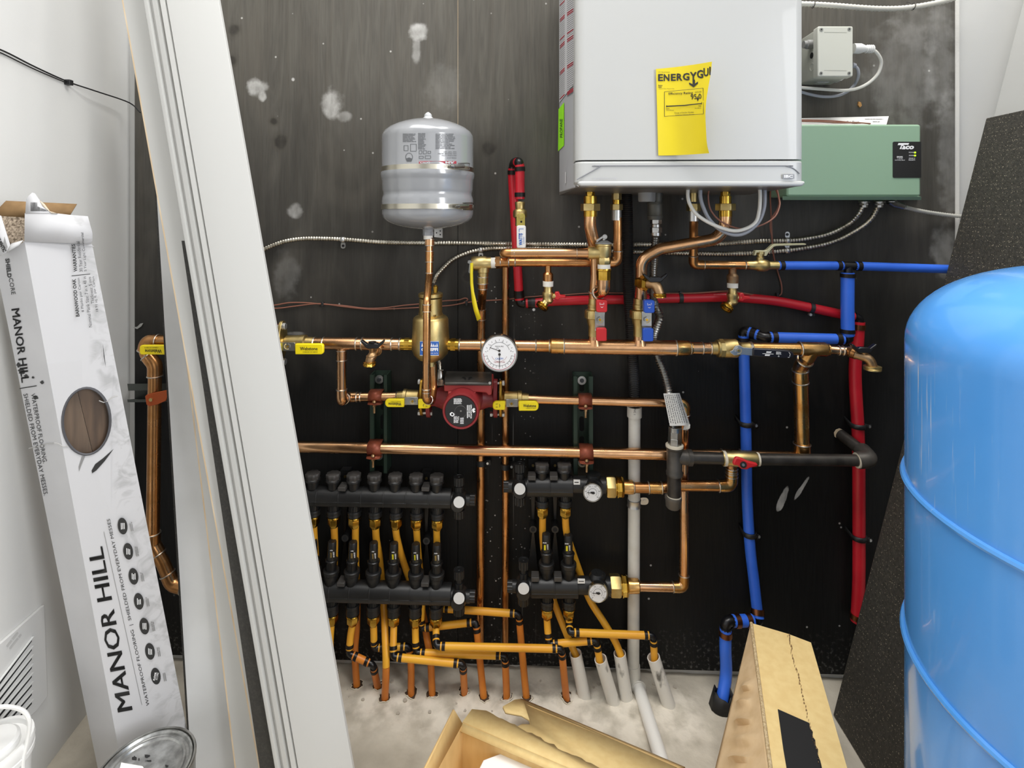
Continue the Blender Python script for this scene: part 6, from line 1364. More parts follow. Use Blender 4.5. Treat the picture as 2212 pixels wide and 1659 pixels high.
# ================================================================ LEFT STACK behind the boards
lp1 = crun('copper_pipe', 'weathered copper pipe left of the boards dropping from an elbow to an offset bend', 'pipe', [(470, 738, .1), (318, 737, .1), (313, 760, .1), (335, 788, .1), (330, 1176, .1), (352, 1216, .1), (372, 1262, .1), (440, 1278, .1)], 26.5, els=(), m=copper_dark, bend=.9, seg=18)
for (i, nm) in ((1, 'elbow'), (3, 'elbow'), (4, 'elbow'), (6, 'elbow')):
    W_ = [P(*p) for p in [(470, 738, .1), (318, 737, .1), (313, 760, .1), (335, 788, .1), (330, 1176, .1), (352, 1216, .1), (372, 1262, .1), (440, 1278, .1)]]
    r_ = R(26.5, .1); u = (W_[i - 1] - W_[i]).normalized(); v = (W_[i + 1] - W_[i]).normalized(); L = .026
    a, b = W_[i] + u * min(L, (W_[i - 1] - W_[i]).length * .9), W_[i] + v * min(L, (W_[i + 1] - W_[i]).length * .9)
    q = MB(); q.tube(fil([a, W_[i], b], .024, 8), r_ * 1.13, 18); q.ring(a, u, r_ * 1.12, .0016, 1); q.ring(b, v, r_ * 1.12, .0016, 1); q.build(nm, [copper_dark, solder], lp1)
vh = thing('valve_handle', 'yellow valve handle over the copper elbow left of the boards', 'valve handle', P(328, 766, .13))
grip(vh, rr(301, 746, 358, 766.5, 5, 4, corners=(1, 0, 0, 1)), .135, .009, yel, 'grip', letters=(('Webstone', 331, 758.5, 7.5, dict(w=36, ang=180, bold=.015)), ('A BRAND OF NIBCO', 327, 751, 2.6, dict(w=30, ang=180))))
sb = thing('strut_channel', 'short dark horizontal strut behind the weathered copper pipe left of the boards', 'strut', P(318, 868, .03))
q = MB()
q.hexa([P(275, 829, .075), P(390, 828, .075), P(390, 842, .075), P(277, 844, .075), P(290, 832, .002), P(390, 831, .002), P(390, 838, .002), P(290, 838, .002)]); q.hexa([P(275, 863, .075), P(390, 862, .075), P(390, 868, .075), P(276, 869, .075), P(290, 862, .002), P(390, 861, .002), P(390, 866, .002), P(290, 866, .002)]); q.hexa([P(292, 830, .01), P(390, 829, .01), P(390, 867, .01), P(292, 867, .01), P(292, 830, .002), P(390, 829, .002), P(390, 867, .002), P(292, 867, .002)])
q.build('channel', mat('strut_dark', '4b4f4b', .4, .4), sb)
pc_ = thing('pipe_clamp', 'orange clamp round the weathered copper pipe on the short strut', 'clamp', P(335, 878, .1))
q = MB(); plate(q, [(313, 856), (318, 852), (345, 846), (360, 843), (361, 856), (358, 866), (340, 874), (322, 878), (316, 874)], .117, .003); q.build('strap', clamp_o, pc_, bevel=.001)
q = MB(); circ(q, 325, 864, .12, 4, .003, 0, 12); q.build('screw', brass, pc_)
# ================================================================ GAS: flexible connector, iron pipe, cock
gf = thing('gas_connector', 'ribbed stainless gas connector snaking from the boiler down to the iron tee', 'gas hose', P(1455, 940, .09))
p, rs = ribbed(smooth(WP([(1417, 500, .10), (1415, 530, .09), (1412, 580, .075), (1411, 640, .07), (1418, 665, .08), (1425, 685, .085), (1419, 705, .08), (1412, 728, .07), (1415, 750, .07), (1422, 775, .075), (1434, 805, .085), (1442, 835, .09), (1448, 870, .09), (1456, 925, .09)]), 12), .0098, .0028, .72)
q = MB(); q.tube(p, rs, 14); q.build('flexible_hose', steel, gf)
for (x, ya, yb, w_, seg, m_, nm) in ((1415, 432, 436, 22, 20, iron, 'iron_coupling'), (1417, 473, 484, 25, 6, steel, 'nut'), (1417, 484, 492, 20, 18, steel, 'collar'), (1417, 491, 503, 26, 6, steel, 'nut'), (1417, 502, 510, 22, 18, steel, 'collar'), (1458, 921, 932, 28, 18, steel, 'collar'), (1457.5, 931, 946, 28, 6, steel, 'nut'), (1457.5, 945, 962, 29, 6, steel, 'nut')):
    d_ = .10 if ya < 600 else .09
    q = MB(); a, b = P(x, ya, d_), P(x, yb, d_); k = (a - CAM).dot(fw) / F; q.lathe(a, b - a, [(0, w_ / 2 * k), ((b - a).length, w_ / 2 * k)], seg, 0, ref=V((1, 0, 0)), rot=.35); q.build(nm, m_, gf, bevel=.0008)
q = MB(); lat(q, P(1415, 436, .10), P(1415, 475, .10), [(0, 15.5), (.15, 17), (.2, 16), (.75, 16), (.8, 17), (1, 15)], 0, 22); lat(q, P(1420, 405, .10), P(1418, 440, .10), [(0, 12), (1, 12)], 0, 18); q.build('iron_coupling', mat('iron_grey', '5e5d57', .5, .5), gf)
dn = thing('drain_fitting', 'grey plastic drain fitting under the boiler beside the iron coupling', 'fitting', P(1397, 436, .11))
q = MB(); lat(q, P(1397, 404, .11), P(1397, 436, .11), [(0, 19), (.9, 18.5), (1, 17)], 0, 20); q.build('cup', greyp, dn)
tg = thing('warning_tag', 'curled white paper warning tag wrapped on the gas connector', 'tag', P(1460, 930, .105))
def tgp(u, v):
    x = 1433 + 35 * u + (1447 - 1433) * v + (1 - u) * 0 + u * v * 9; y = 850 + 70 * v - 1 * u + 0
    d_ = .106 - .03 * max(0, u - .7) ** 2 * 8 + .004 * math.sin(u * 3)
    return P(x, y, d_)
q = MB(); q.grid(tgp, 12, 8, 0)
q.tube([tgp(1, .98), P(1490, 924, .098), P(1484, 929, .085), P(1474, 927, .09)], .0008, 5)
vsx = [tgp(1, .8), tgp(1, 1), P(1490, 916, .095), P(1490, 926, .095), P(1477, 921, .088), P(1476, 929, .088)]
q.add(vsx, [(0, 1, 3, 2), (2, 3, 5, 4)], 0)
tsf = lambda x, y: (lambda u, v: tgp(u, v) - V((0, .0007, 0)))((x - 1433 - 14 * (y - 850) / 70) / (35 + 9 * (y - 850) / 70), (y - 850) / 70)
random.seed(31)
for i in range(8):
    u0 = .06 + i * .115; y = 853
    while y < 914:
        L = random.uniform(1.5, 5)
        xs_ = lambda yy: 1433 + 14 * (yy - 850) / 70 + (35 + 9 * (yy - 850) / 70) * u0
        q.poly([tsf(xs_(y), y), tsf(xs_(y) + 1.7, y), tsf(xs_(y + L) + 1.7, y + L), tsf(xs_(y + L), y + L)], 1); y += L + random.uniform(.6, 2.0)
q.build('paper_tag', [paper, ink_grey], tg, ang=80)
gi = thing('iron_pipe', 'black iron gas piping with tee, capped drip leg and elbow into the wall', 'gas pipe', P(1458, 1097, .09))
stub(gi, P(1457, 961, .09), P(1457, 1026, .09), [(0, 18.5), (.1, 18.5), (.14, 16.5), (.85, 16.5), (.9, 18), (1, 17.5)], iron, 'tee', 26); stub(gi, P(1460, 987, .09), P(1494, 989, .09), [(0, 15), (.4, 15), (.7, 16), (.75, 17.5), (1, 17)], iron, 'tee_arm', 24)
q = MB(); q.lathe(P(1457, 962.5, .09), up, [(-.002, .0195), (.002, .0195), (.003, .015)], 24); q.build('pipe_dope', cream, gi)
q = MB(); q.rod(P(1456, 1020, .09), P(1456, 1075, .09), R(29, .09), 22); q.build('drip_leg', iron_dark, gi)
q = MB(); q.lathe(P(1456, 1072, .09), up, [(-.003, .016), (.002, .0155)], 24); q.build('pipe_dope', cream, gi)
stub(gi, P(1454.5, 1072, .09), P(1454, 1097, .09), [(0, 18), (.15, 18.5), (.3, 17), (.85, 16), (1, 13)], mat('iron_cap', '66625d', .5, .5), 'cap', 12)
q = MB(); q.rod(P(1490, 988.5, .09), P(1566, 990.5, .09), R(25, .09), 20); q.build('nipple', iron_dark, gi)
q = MB(); q.rod(P(1634, 992, .09), P(1856, 994.5, .09), R(24, .09), 20); q.build('nipple', iron_dark, gi)
q = MB(); q.lathe(P(1853, 994.5, .09), V((1, 0, 0)), [(-.003, .0165), (.004, .0165)], 22); q.build('pipe_dope', cream, gi); q = MB(); q.lathe(P(1565, 990.5, .09), V((1, 0, 0)), [(-.003, .0165), (.003, .0165)], 22); q.build('pipe_dope', cream, gi); q = MB(); q.lathe(P(1636, 992, .09), V((1, 0, 0)), [(-.002, .0145), (.003, .0145)], 22); q.build('pipe_dope', cream, gi)
q = MB(); q.tube(fil([P(1852, 994.5, .09), P(1880, 992, .09), P(1862, 973, .055)], .022, 8), R(34, .09), 20); q.build('elbow', iron, gi)
q = MB(); q.rod(P(1866, 977, .062), P(1815, 938, .004), R(24, .06), 20); q.build('wall_nipple', iron_dark, gi)
q = MB(); q.lathe(P(1813, 937, .003), V((0, -1, 0)), [(0, .013), (.001, .013)], 9); q.build('wall_hole_chips', wood_raw, gi)
gv = thing('gas_cock', 'brass gas cock with red wing handle on the black iron pipe', 'gas valve', P(1600, 1012, .09))
stub(gv, P(1560, 990.4, .09), P(1637, 992, .09), [(0, 15), (.08, 15.5), (.3, 15.5), (.33, 16.5), (.65, 16.5), (.7, 15.8), (.92, 15.5), (1, 13)], brass, 'body', 24)
q = MB(); q.rod(P(1606, 1002, .105), P(1606, 1004, .122), .008, 14); q.build('stem', brass, gv)
q = MB(); plate(q, [(1584, 1000), (1588, 991), (1592, 987.5), (1606, 992), (1616, 997), (1637, 1002), (1638, 1008), (1620, 1012), (1614, 1015.5), (1602, 1014), (1594, 1007), (1585, 1006)], .128, .009, 0); q.build('red_wing_handle', redg, gv, bevel=.003)
q = MB(); circ(q, 1606, 1004.5, .1295, 7, .003, 0, 20); circ(q, 1606, 1004.5, .131, 3, .003, 1, 12); q.build('handle_screw', [ink, zinc], gv)
# small copper loop from the upper small manifold up to the long pipe
crun('copper_pipe', 'copper pipe from upper small manifold, behind the drip leg, up to the long pipe', 'pipe', [(1364, 1053, .06), (1430, 1054, .06), (1452, 1049.5, .06), (1580, 1050, .058), (1580.5, 985, .056)], 22, els=(3,), m=copper_dark, mfit=copper_gold, sl=((0, 1401, 1429, 1.12, copper_gold, 'offset_elbow'), (3, 1029, 1012, 1.12)), rings=((0, 1369), (3, 1018)), bend=1.0)
# ================================================================ BLACK HOSE AND WHITE DRAIN PIPE
hs = thing('corrugated_hose', 'black corrugated condensate hose from the boiler down behind the copper header', 'hose', P(1368, 880, .03))
p, rs = ribbed(smooth(WP([(1352, 402, .07), (1354, 440, .06), (1356, 520, .052), (1357, 600, .05), (1360, 660, .05), (1364, 720, .05), (1367, 780, .045), (1370, 830, .03), (1371, 884, .028)]), 12), R(25, .05), .0024, .88)
q = MB(); q.tube(p, rs, 18); q.build('hose', mat('hose_black', '1a1a1b', .45), hs)
dr = thing('drain_pipe', 'white plastic drain pipe running down the plywood and out along the floor', 'pipe', FLR(1400, 1560))
q = MB(); q.rod(P(1370.5, 878, .028), P(1370.5, 900, .028), R(31, .028), 24); q.build('coupling', pvc, dr)
q = MB(); s = lambda x, y: P(1370.5 + (x - 1370.5), y, .028 + R(31, .028) * math.sqrt(max(0, 1 - ((x - 1370.5) / 16) ** 2)) + .0006); text(q, 'PVC 1', 1371, 889, 4, s, 0, w=14, ang=90); q.build('pipe_print', ink, dr)
wb_ = P(1368, 1440, .028); e1 = P(1370, 1474, .032)
q = MB(); q.rod(P(1370.5, 898, .028), wb_, R(25.5, .028), 24); q.build('upright_pipe', pvc, dr)
f0, f1 = P(1380, 1487, .045), FLR(1432, 1652, .016); f1 = FLR(1436, 1665, .0165)
q = MB(); q.rod(P(1368, 1436, .028), P(1369.5, 1466, .03), R(28.5, .028), 24); q.tube(fil([P(1369, 1460, .03), P(1372, 1480, .033), f0], .014, 6), R(28, .03), 20); q.ring(f0, f1 - f0, R(28, .03), .002); q.build('elbow', pvc, dr)
q = MB(); q.rod(f0, f1 + (f1 - f0) * .02, R(26, .05), 24); q.build('floor_pipe', mat('pvc_white', 'e6e4de', .4), dr)
st_ = thing('pipe_strap', 'galvanised strap with screw tab on the white drain pipe', 'strap', P(1370, 1092, .01))
q = MB(); q.lathe(P(1369.5, 1078, .028), V((0, 0, -1)), [(0, R(27, .028)), (.001, R(30, .028)), (.006, R(28, .028)), (.012, R(28, .028)), (.017, R(30, .028)), (.018, R(27, .028))], 24); q.build('saddle', zinc, st_)
q = MB(); plate(q, rr(1381, 1075, 1401, 1090.5, 7, 4), .006, .004); circ(q, 1392, 1083, .0075, 3.4, .002, 0, 12); q.build('tab', zinc, st_)
# ================================================================ RED TUBES
pex('red_tube', 'long horizontal red tube curving across the plywood to the upright red tube at right', 'tube',
    [(1121, 636, .02), (1123.5, 656, .02), (1158, 654.5, .02), (1195, 651, .02), (1275, 648, .02), (1351, 647, .02), (1470, 644, .02), (1565, 642, .02), (1612, 644, .02), (1680, 651, .02), (1757, 666, .02), (1819, 679.5, .02), (1856, 687, .02), (1854, 712, .02)], 20, pexr, els=(1, 12), crimp=crimp_k)
pex('red_tube', 'upright red tube at right, running down behind the iron pipe beside the blue tank', 'tube',
    [(1855, 695, .02), (1852, 745, .02), (1848, 780, .02), (1847.5, 820, .02), (1850, 870, .02), (1853, 920, .02), (1855, 1000, .02), (1855.5, 1150, .02), (1855, 1260, .02), (1851, 1342, .02)], 24, pexr, endcrimp=(1, 1), crimp=crimp_c)
rb_ = pex('red_tube', 'red tube rising behind the white-handled valve and looping over at its top', 'tube',
    [(1121.5, 640, .02), (1118, 578, .027), (1112, 470, .027), (1107, 384, .027), (1108, 353, .03), (1122, 350, .08), (1123, 366, .08), (1123, 430, .08)], 19.5, pexr, els=(4, 5), endcrimp=(1, 1), gap=.55)
wv = thing('ball_valve', 'brass ball valve with white lettered lever below the short red tube', 'valve', P(1124, 490, .08))
stub(wv, P(1123, 436, .08), P(1123.5, 488, .08), [(0, 10), (.04, 11), (.3, 9.5), (.34, 13), (.4, 15), (.62, 15), (.68, 11), (.75, 10), (.95, 10.5), (1, 10)], brass, 'body', 24)
q = MB(); plate(q, rr(1116, 461, 1134, 490, 5, 3, corners=(1, 1, 0, 0)), .106, .0025); c = P(1125.5, 468, .11); q.lathe(c, V((0, 1, 0)), [(0, .005), (.005, .005)], 6); circ(q, 1126, 479, .1064, 2.4, .0005, 1, 8); q.build('lever_plate', [mat('lever_yellow_zinc', 'c2b25e', .35, .8), darkvoid], wv, bevel=.0006)
q = MB(); q.rod(P(1125, 468, .085), P(1125, 468, .106), .006, 12); q.build('stem', brass, wv)
q = MB(); plate(q, rr(1116, 487, 1136, 536, 4, 3), .110, .006); q.build('white_lever', white_p, wv, bevel=.002, label='white lever grip')
q = MB(); s = at(.1108); text(q, 'WATTS', 1124.5, 517, 8, s, 0, w=26, ang=-91, bold=.04); text(q, 'FORGED', 1131.5, 519, 2.4, s, 0, w=15, ang=-91); q.poly([s(1121, 494), s(1131, 494), s(1131, 495), s(1122, 495), s(1122, 501), s(1121, 501)]); q.poly([s(1121, 503), s(1122, 503), s(1122, 505), s(1130, 505), s(1130, 506), s(1121, 506)])
q.build('lettering', ink_blue, wv)
def tclip(label, x, y, r, d, sx_, sy_, dx=0, group='black tube clips'):
    g = thing('tube_clip', label, 'clip', P(x, y, d), group)
    q = MB(); c = P(x, y, d); R_ = R(2 * r, d) * 1.1; pts = []
    for k in range(13):
        a = math.radians(180 + 15 * k + 0); pts.append((math.cos(a), math.sin(a)))
    path = [c + V((-R_ * 1.3, d - .001, .006))] + [c + V((R_ * math.cos(math.radians(t)), R_ * math.sin(math.radians(t)), -.003)) for t in range(180, 361, 15)] + [P(sx_ - 4, sy_, d * .9), P(sx_ + 3, sy_, d * .6)]
    vs = []
    for p in path: vs += [p + V((0, 0, .0055)), p - V((0, 0, .0055))]
    q.add(vs, [(2 * i, 2 * i + 1, 2 * i + 3, 2 * i + 2) for i in range(len(path) - 1)]); q.build('band', blackp, g, solid=.0022)
    q = MB(); circ(q, sx_, sy_, d * .7 + .004, 3, .006, 0, 12); q.build('screw', zinc, g)
tclip('black clip on the upright red tube above the iron elbow', 1853, 916, 12.5, .02, 1879, 922); tclip('black clip on the upright red tube below the iron elbow', 1855, 1157, 12.5, .02, 1881, 1168)
def zclip(label, x, y, ang_, sx_, sy_):
    g = thing('tube_clip', label, 'clip', P(x, y, .02), 'black tube clips'); q = MB(); t = V((math.cos(ang_), 0, -math.sin(ang_))); c = P(x, y, .02); q.rod(c - t * .0045, c + t * .0045, R(23.5, .02), 18); q.build('band', blackp, g)
    q = MB()
    if sx_: q.box(P((x + sx_) / 2, (y + sy_) / 2, .018), V((.006, 0, 0)), V((0, .006, 0)), V((0, 0, .010)), 1); circ(q, sx_, sy_, .03, 3, .008, 0, 12)
    else: q.box(P(x, y - 12, .02), V((.003, 0, 0)), V((0, .004, 0)), V((0, 0, .003)), 1)
    q.build('screw_tab', [zinc, blackp], g)
zclip('black tie on the horizontal red tube between the two drain cocks', 1470, 644, 0, 0, 0); zclip('black clip on the sloping red tube below the blue tee', 1752, 665, .2, 1751.6, 680); zclip('black clip on the red tube beside its left elbow', 1152, 655, 0, 1153, 669)
# ================================================================ BLUE TUBES
bt = pex('blue_tube', 'blue tube running from the lever valve through a black tee to the tank side', 'tube', [(1680, 573.4, .055), (1833, 574, .05), (2050, 581.5, .05)], 18.5, pexb, els=(1,), endcrimp=(1, 0), gap=.7)
q = MB(); q.rod(P(1833, 574, .05), P(1832, 596, .05), R(17, .05), 14); q.rod(P(1820, 573.5, .05), P(1846, 574.5, .05), R(17.5, .05), 14); q.build('tee', blackg, bt)
q = MB(); q.tube([P(1831, 589, .05), P(1830.5, 660, .05), P(1831.5, 724, .05)], R(26, .05), 18); q.build('tube', pexb, bt)
for y in (595, 715):
    q = MB(); q.rod(P(1831, y - 4, .05), P(1831, y + 4, .05), R(29, .05), 18); q.build('crimp_ring', crimp_k, bt)
pex('blue_tube', 'lower blue tube from the black elbow leftwards then down to the floor fitting', 'tube',
    [(1831, 716, .05), (1833, 733, .05), (1650, 728, .05), (1606, 713, .02), (1607, 745, .02), (1608, 800, .02), (1610, 880, .02), (1612, 980, .02), (1614, 1080, .02), (1620, 1180, .02), (1628, 1250, .02), (1637, 1332, .02)], 22.5, pexb, els=(1, 2, 3), endcrimp=(0, 1), crimp=crimp_k, gap=.5)
bl2 = pex('blue_tube', 'bottom blue tube stepping left and down into a black sleeve in the floor', 'tube', [(1637, 1326, .025), (1638, 1340, .03), (1568, 1342, .05), (1567, 1400, .05), (1568, 1460, .05), FLR(1556, 1530)], 24, pexb, els=(1, 2), crimp=crimp_c, gap=.6)
q = MB(); c = FLR(1557, 1528); random.seed(4); n = 18; vs = []
for h in (0, .034):
    for k in range(n): a = 2 * math.pi * k / n; rr2 = (.0195 if h else .024) * random.uniform(.92, 1.08); vs.append(c + V((rr2 * math.cos(a) + h * .2, rr2 * math.sin(a), h + (random.uniform(-.008, .008) if h else 0))))
q.add(vs, [(k, (k + 1) % n, n + (k + 1) % n, n + k) for k in range(n)]); q.build('floor_sleeve', rubber, bl2, solid=.002, label='ragged black floor sleeve')
tclip('black clip on the upright blue tube above the iron pipe', 1611, 912, 11.5, .02, 1634, 920); tclip('black clip on the upright blue tube below the iron pipe', 1619, 1150, 11.5, .02, 1640, 1160)
# ================================================================ MANIFOLDS
man = mat('manifold_black', '1a1a1a', .38, 0, '202020', 50, bump=.08, bscale=900)
man_g = mat('manifold_cap', '3a3836', .5, 0, '45423f', 60)
def knob(par, c, ax, r, L, name='vent_knob', m=None, flutes=14):
    q = MB(); ax = V(ax).normalized(); u = perp(ax); w = ax.cross(u); n = flutes * 2; vs = []
    for h in (0, L):
        for k in range(n): a = 2 * math.pi * k / n; rr_ = r * (1 if k % 2 else .9); vs.append(c + ax * h + (u * math.cos(a) + w * math.sin(a)) * rr_)
    q.add(vs, [(k, (k + 1) % n, n + (k + 1) % n, n + k) for k in range(n)] + [tuple(range(n)), tuple(range(2 * n - 1, n - 1, -1))]); q.build(name, m or man, par)
MD = .062
def bar(par, A, B, r, n, name='bar'):
    """hexagon-edged manifold body made of moulded segments"""
    A, B = P(*A, MD), P(*B, MD); t = (B - A).normalized(); k = (A - CAM).dot(fw) / F; r *= k
    q = MB(); w = t.cross(V((0, -1, 0))).normalized(); w = w if w.z > 0 else -w; f = V((0, -1, 0)); L = (B - A).length
    outline = [(-.95, .3), (-.98, .75), (-.75, .92), (-.35, 1.0), (-.3, .96), (.1, .98), (.55, .82), (.85, .45), (1.0, .05), (.95, -.5), (.6, -.95), (-.6, -.95)]
    for i in range(n):
        a = A + t * (L * i / n + .0004); e = t * (L / n - .0008)
        q.prism([a + w * h * r + f * d_ * r for h, d_ in outline], e)
    for i in range(1, n): q.prism([A + t * (L * i / n - .0016) + w * h * r * 1.03 + f * d_ * r * 1.03 for h, d_ in outline], t * .0032)
    q.build(name, man, par, bevel=.0008); return A, B, t, k
def capx(par, x, y, s=1.0):          # round black port cap: y = its top
    k = (P(x, y, MD) - CAM).dot(fw) / F; a = P(x, y + 3, MD); c = P(x, y, MD)
    q = MB(); q.lathe(a, V((0, 0, -1)), [(.012 * s, 13.5 * k), (.014, 15.6 * k), (.0175, 15.8 * k), (.019, 13.5 * k), (.026, 12 * k), (.036, 11 * k), (.040, 7 * k), (.048, 6 * k)], 24); o = q.build('port_stem', man, par)
    q = MB(); n = 32; vs = []
    for h, f in ((0, .93), (.001, 1.0), (.0075, 1.0), (.009, .95), (.013, .95)):
        for j in range(n): aa = 2 * math.pi * j / n; rr_ = 14.6 * k * f * (1 + .05 * (1 if (j // 2) % 2 else -1)); vs.append(a + V((rr_ * math.cos(aa), rr_ * math.sin(aa), -h)))
    q.add(vs, [(i * n + j, i * n + (j + 1) % n, (i + 1) * n + (j + 1) % n, (i + 1) * n + j) for i in range(4) for j in range(n)] + [tuple(range(n))]); q.build('port_cap', man_g, par, ang=50)
def outlet(par, x, y, yn, s=1.0):     # black neck below the bar, then a brass compression nut from yn
    k = (P(x, y, MD) - CAM).dot(fw) / F; a = P(x, y, MD); L = (P(x, yn, MD) - a).length
    q = MB(); q.lathe(a, V((0, 0, -1)), [(-.004, 11 * k), (.012, 11 * k), (.0125, 14 * k), (.017, 15 * k), (.019, 14.4 * k), (.0195, 13.6 * k), (L - .002, 14.2 * k), (L, 12.5 * k)], 22)
    for j in range(6): an = math.radians(-150 + j * 24); u = V((math.cos(an), math.sin(an), 0)); q.box(a + u * 11.3 * k - V((0, 0, .006)), V((-u.y, u.x, 0)) * .0008, u * .0012, V((0, 0, .006)))
    q.build('outlet_neck', man, par)
    b = P(x, yn, MD); q = MB(); q.lathe(b, V((0, 0, -1)), [(0, 11.5 * k), (.001, 13.5 * k), (.005, 13.5 * k), (.0055, 12 * k)], 22, 0); q.lathe(b - V((0, 0, .005)), V((0, 0, -1)), [(0, 13 * k), (.013, 13 * k), (.019, 9 * k), (.0215, 8.6 * k)], 6, 0, rot=random.uniform(0, 1)); q.build('brass_nut', brass_shiny, par, bevel=.0006)
def meter(par, x, y, dx=0, yellow=0):      # flow meter standing on the lower bar; y = top of its black cap
    k = (P(x, y, MD) - CAM).dot(fw) / F; a = P(x, y, MD); b = P(x + dx, y + 100, MD); ax = b - a
    q = MB(); lat(q, a, b, [(.0, 8.2), (.012, 8.8), (.14, 9.1), (.15, 9.1)], 0, 20); fm = q.build('flow_meter', man, par)
    q = MB(); lat(q, a.lerp(b, .14), a.lerp(b, .38), [(0, 9), (.5, 9.2), (1, 9.2)], 0, 20); g_ = q.build('scale_sleeve', mat('sleeve_dark_%d' % int(x + y), '2a2926', .15), fm)
    q = MB(); s = lambda px, py: P(px, py, MD + 9.3 * k * math.sqrt(max(.05, 1 - ((px - x - dx * (py - y) / 100) / 9.4) ** 2)) + .0006)
    for j in range(5): q.poly([s(x + 1 + j * .3, y + 24 + j * 2.4), s(x + 4.5, y + 24 + j * 2.4), s(x + 4.5, y + 25.2 + j * 2.4), s(x + 1 + j * .3, y + 25.2 + j * 2.4)], 0)
    text(q, 'l/min', x - 3.2, y + 20, 3, s, 0, w=8, bold=.03)
    q.poly([s(x - 5, y + 25), s(x - 1, y + 25), s(x - 1, y + 36), s(x - 5, y + 36)], 1)
    q.build('scale_marks', [ink_white, mat('float_%d' % int(x + y), 'd8cc1e' if yellow else '8a7440', .5)], fm)
    q = MB(); n = 20; pts = []
    lat(q, a.lerp(b, .38), a.lerp(b, .43), [(0, 12), (.3, 13.5), (1, 13.2)], 0, 10); lat(q, a.lerp(b, .42), a.lerp(b, .66), [(0, 11.8), (1, 11.4)], 0, 12); q.build('collar', mat('meter_black', '151516', .3), fm)
    q = MB(); lat(q, a.lerp(b, .60), a.lerp(b, 1.02), [(0, 15.5), (.04, 17), (.2, 17), (.24, 15.5), (.45, 15), (.5, 13.5), (.7, 12.5), (.8, 10), (1, 6)], 0, 24); q.build('meter_base', man, fm)
def endblock(par, x, y, side_, topy, dsc=12):
    k = (P(x, y, MD) - CAM).dot(fw) / F; c = P(x, y - 6, MD)
    q = MB(); q.lathe(c - V((0, 0, 0)) + V((0, -26 * k, 0)), V((0, 1, 0)), [(0, 13 * k), (.002, 14.5 * k), (.012, 16 * k), (.018, 19 * k), (.04, 19 * k)], 24); q.rod(c + V((0, 0, 30 * k)), c - V((0, 0, 34 * k)), 9.5 * k, 18); q.rod(c, c + V((side_ * 24 * k, 0, 0)), 13 * k, 18); q.rod(c, c - V((side_ * 24 * k, 0, 0)), 17 * k, 18); q.build('vent_block', man, par)
    q = MB(); circ(q, x, y, MD + 28 * k, dsc, .003, 0, 28); q.build('white_disc', white_p, par, label='white disc')
    knob(par, P(x, topy + 20, MD), up, 11.5 * k, 17 * k); q = MB(); t_ = P(x, topy + 2.5, MD); q.lathe(t_, up, [(-.001, 11 * k), (.0008, 11.3 * k), (.0008, 8.5 * k), (-.0002, 8.2 * k), (-.0002, 3 * k), (.001, 2.4 * k), (.001, 0)], 22); q.rod(P(x, y - 34, MD), P(x, topy + 18, MD), 7.5 * k, 14); q.build('knob_top', man, par)
    knob(par, P(x + side_ * 20, y - 6, MD), V((side_, 0, 0)), 12 * k, 15 * k)
    knob(par, P(x, y + 15, MD), V((0, 0, -1)), 12.5 * k, 16 * k)
# left pair
random.seed(6)
mu = thing('manifold', 'upper seven-port black manifold with round caps, left pair, behind the casing board edge', 'manifold', P(810, 1090, 0))
bar(mu, (640, 1069), (976, 1074.5), 17.5, 7.5 and 7)
for i, x in enumerate((675.7, 719.8, 764.3, 809, 853.7, 898.8, 943.4)):
    capx(mu, x, 1018 + i * .9); outlet(mu, x + 1.5, 1088 + i * 1.2, 1113 + i * 1.1)
endblock(mu, 991.4, 1085.5, 1, 1027)
ml = thing('manifold', 'lower black manifold with seven flow meters, left pair, behind the casing board edge', 'manifold', P(830, 1300, 0))
bar(ml, (672, 1272.5), (976, 1281), 18.5, 7)
MX = (676.5, 717.8, 762.8, 807.5, 851.3, 898.5, 944)
for i, x in enumerate(MX): meter(ml, x, 1167.5 + i * 1.3, (0, -4, -4, -1, -2, 0, -1)[i], yellow=i in (4, 5))
for i, x in enumerate((717, 762, 806.5, 851, 897, 942)): outlet(ml, x, 1292 + i * 1.0, 1325 + i * 1.1)
endblock(ml, 991.4, 1293.5, 1, 1228)
def mbracket(label, x, y0, y1, yh, group='manifold brackets'):
    g = thing('manifold_bracket', label, 'bracket', P(x, y1, 0), group)
    q = MB(); plate(q, [(x - 10, y0), (x + 10, y0), (x + 10, y0 + 30), (x + 5, y0 + 60), (x + 1.5, yh), (x + 10, y1 - 60), (x + 11, y1), (x - 11, y1), (x - 10, y1 - 60), (x - 1.5, yh), (x - 5, y0 + 60), (x - 10, y0 + 30)], .022, .02); q.build('plate', man, g)
    q = MB(); k = P(x, yh, .05); q.lathe(k, V((0, 1, 0)), [(0, .0055), (.0, .0085), (.03, .0085)], 18, 0); q.lathe(k + V((0, -.0003, 0)), V((0, 1, 0)), [(0, .0048), (.001, .0048)], 14, 1); q.build('hook', [man, darkvoid], g)
    for yy in (y0 + 14,):
        q = MB(); circ(q, x, yy, .0235, 3, .002, 0, 10); q.build('screw', brass, g)
mbracket('black bracket holding the left manifold pair, between second and third ports', 745, 1016, 1300, 1163); mbracket('black bracket holding the left manifold pair, between sixth and seventh ports', 921, 1020, 1305, 1169)
# bar clips
for (par, xs_, y) in ((mu, (742, 921), 1051), (ml, (740, 920), 1255)):
    for x in xs_:
        q = MB(); a = P(x, y, MD + .005); q.box(a, V((.009, 0, 0)), V((0, .014, 0)), V((0, 0, .0045))); q.build('clip', man_g, par, bevel=.001)
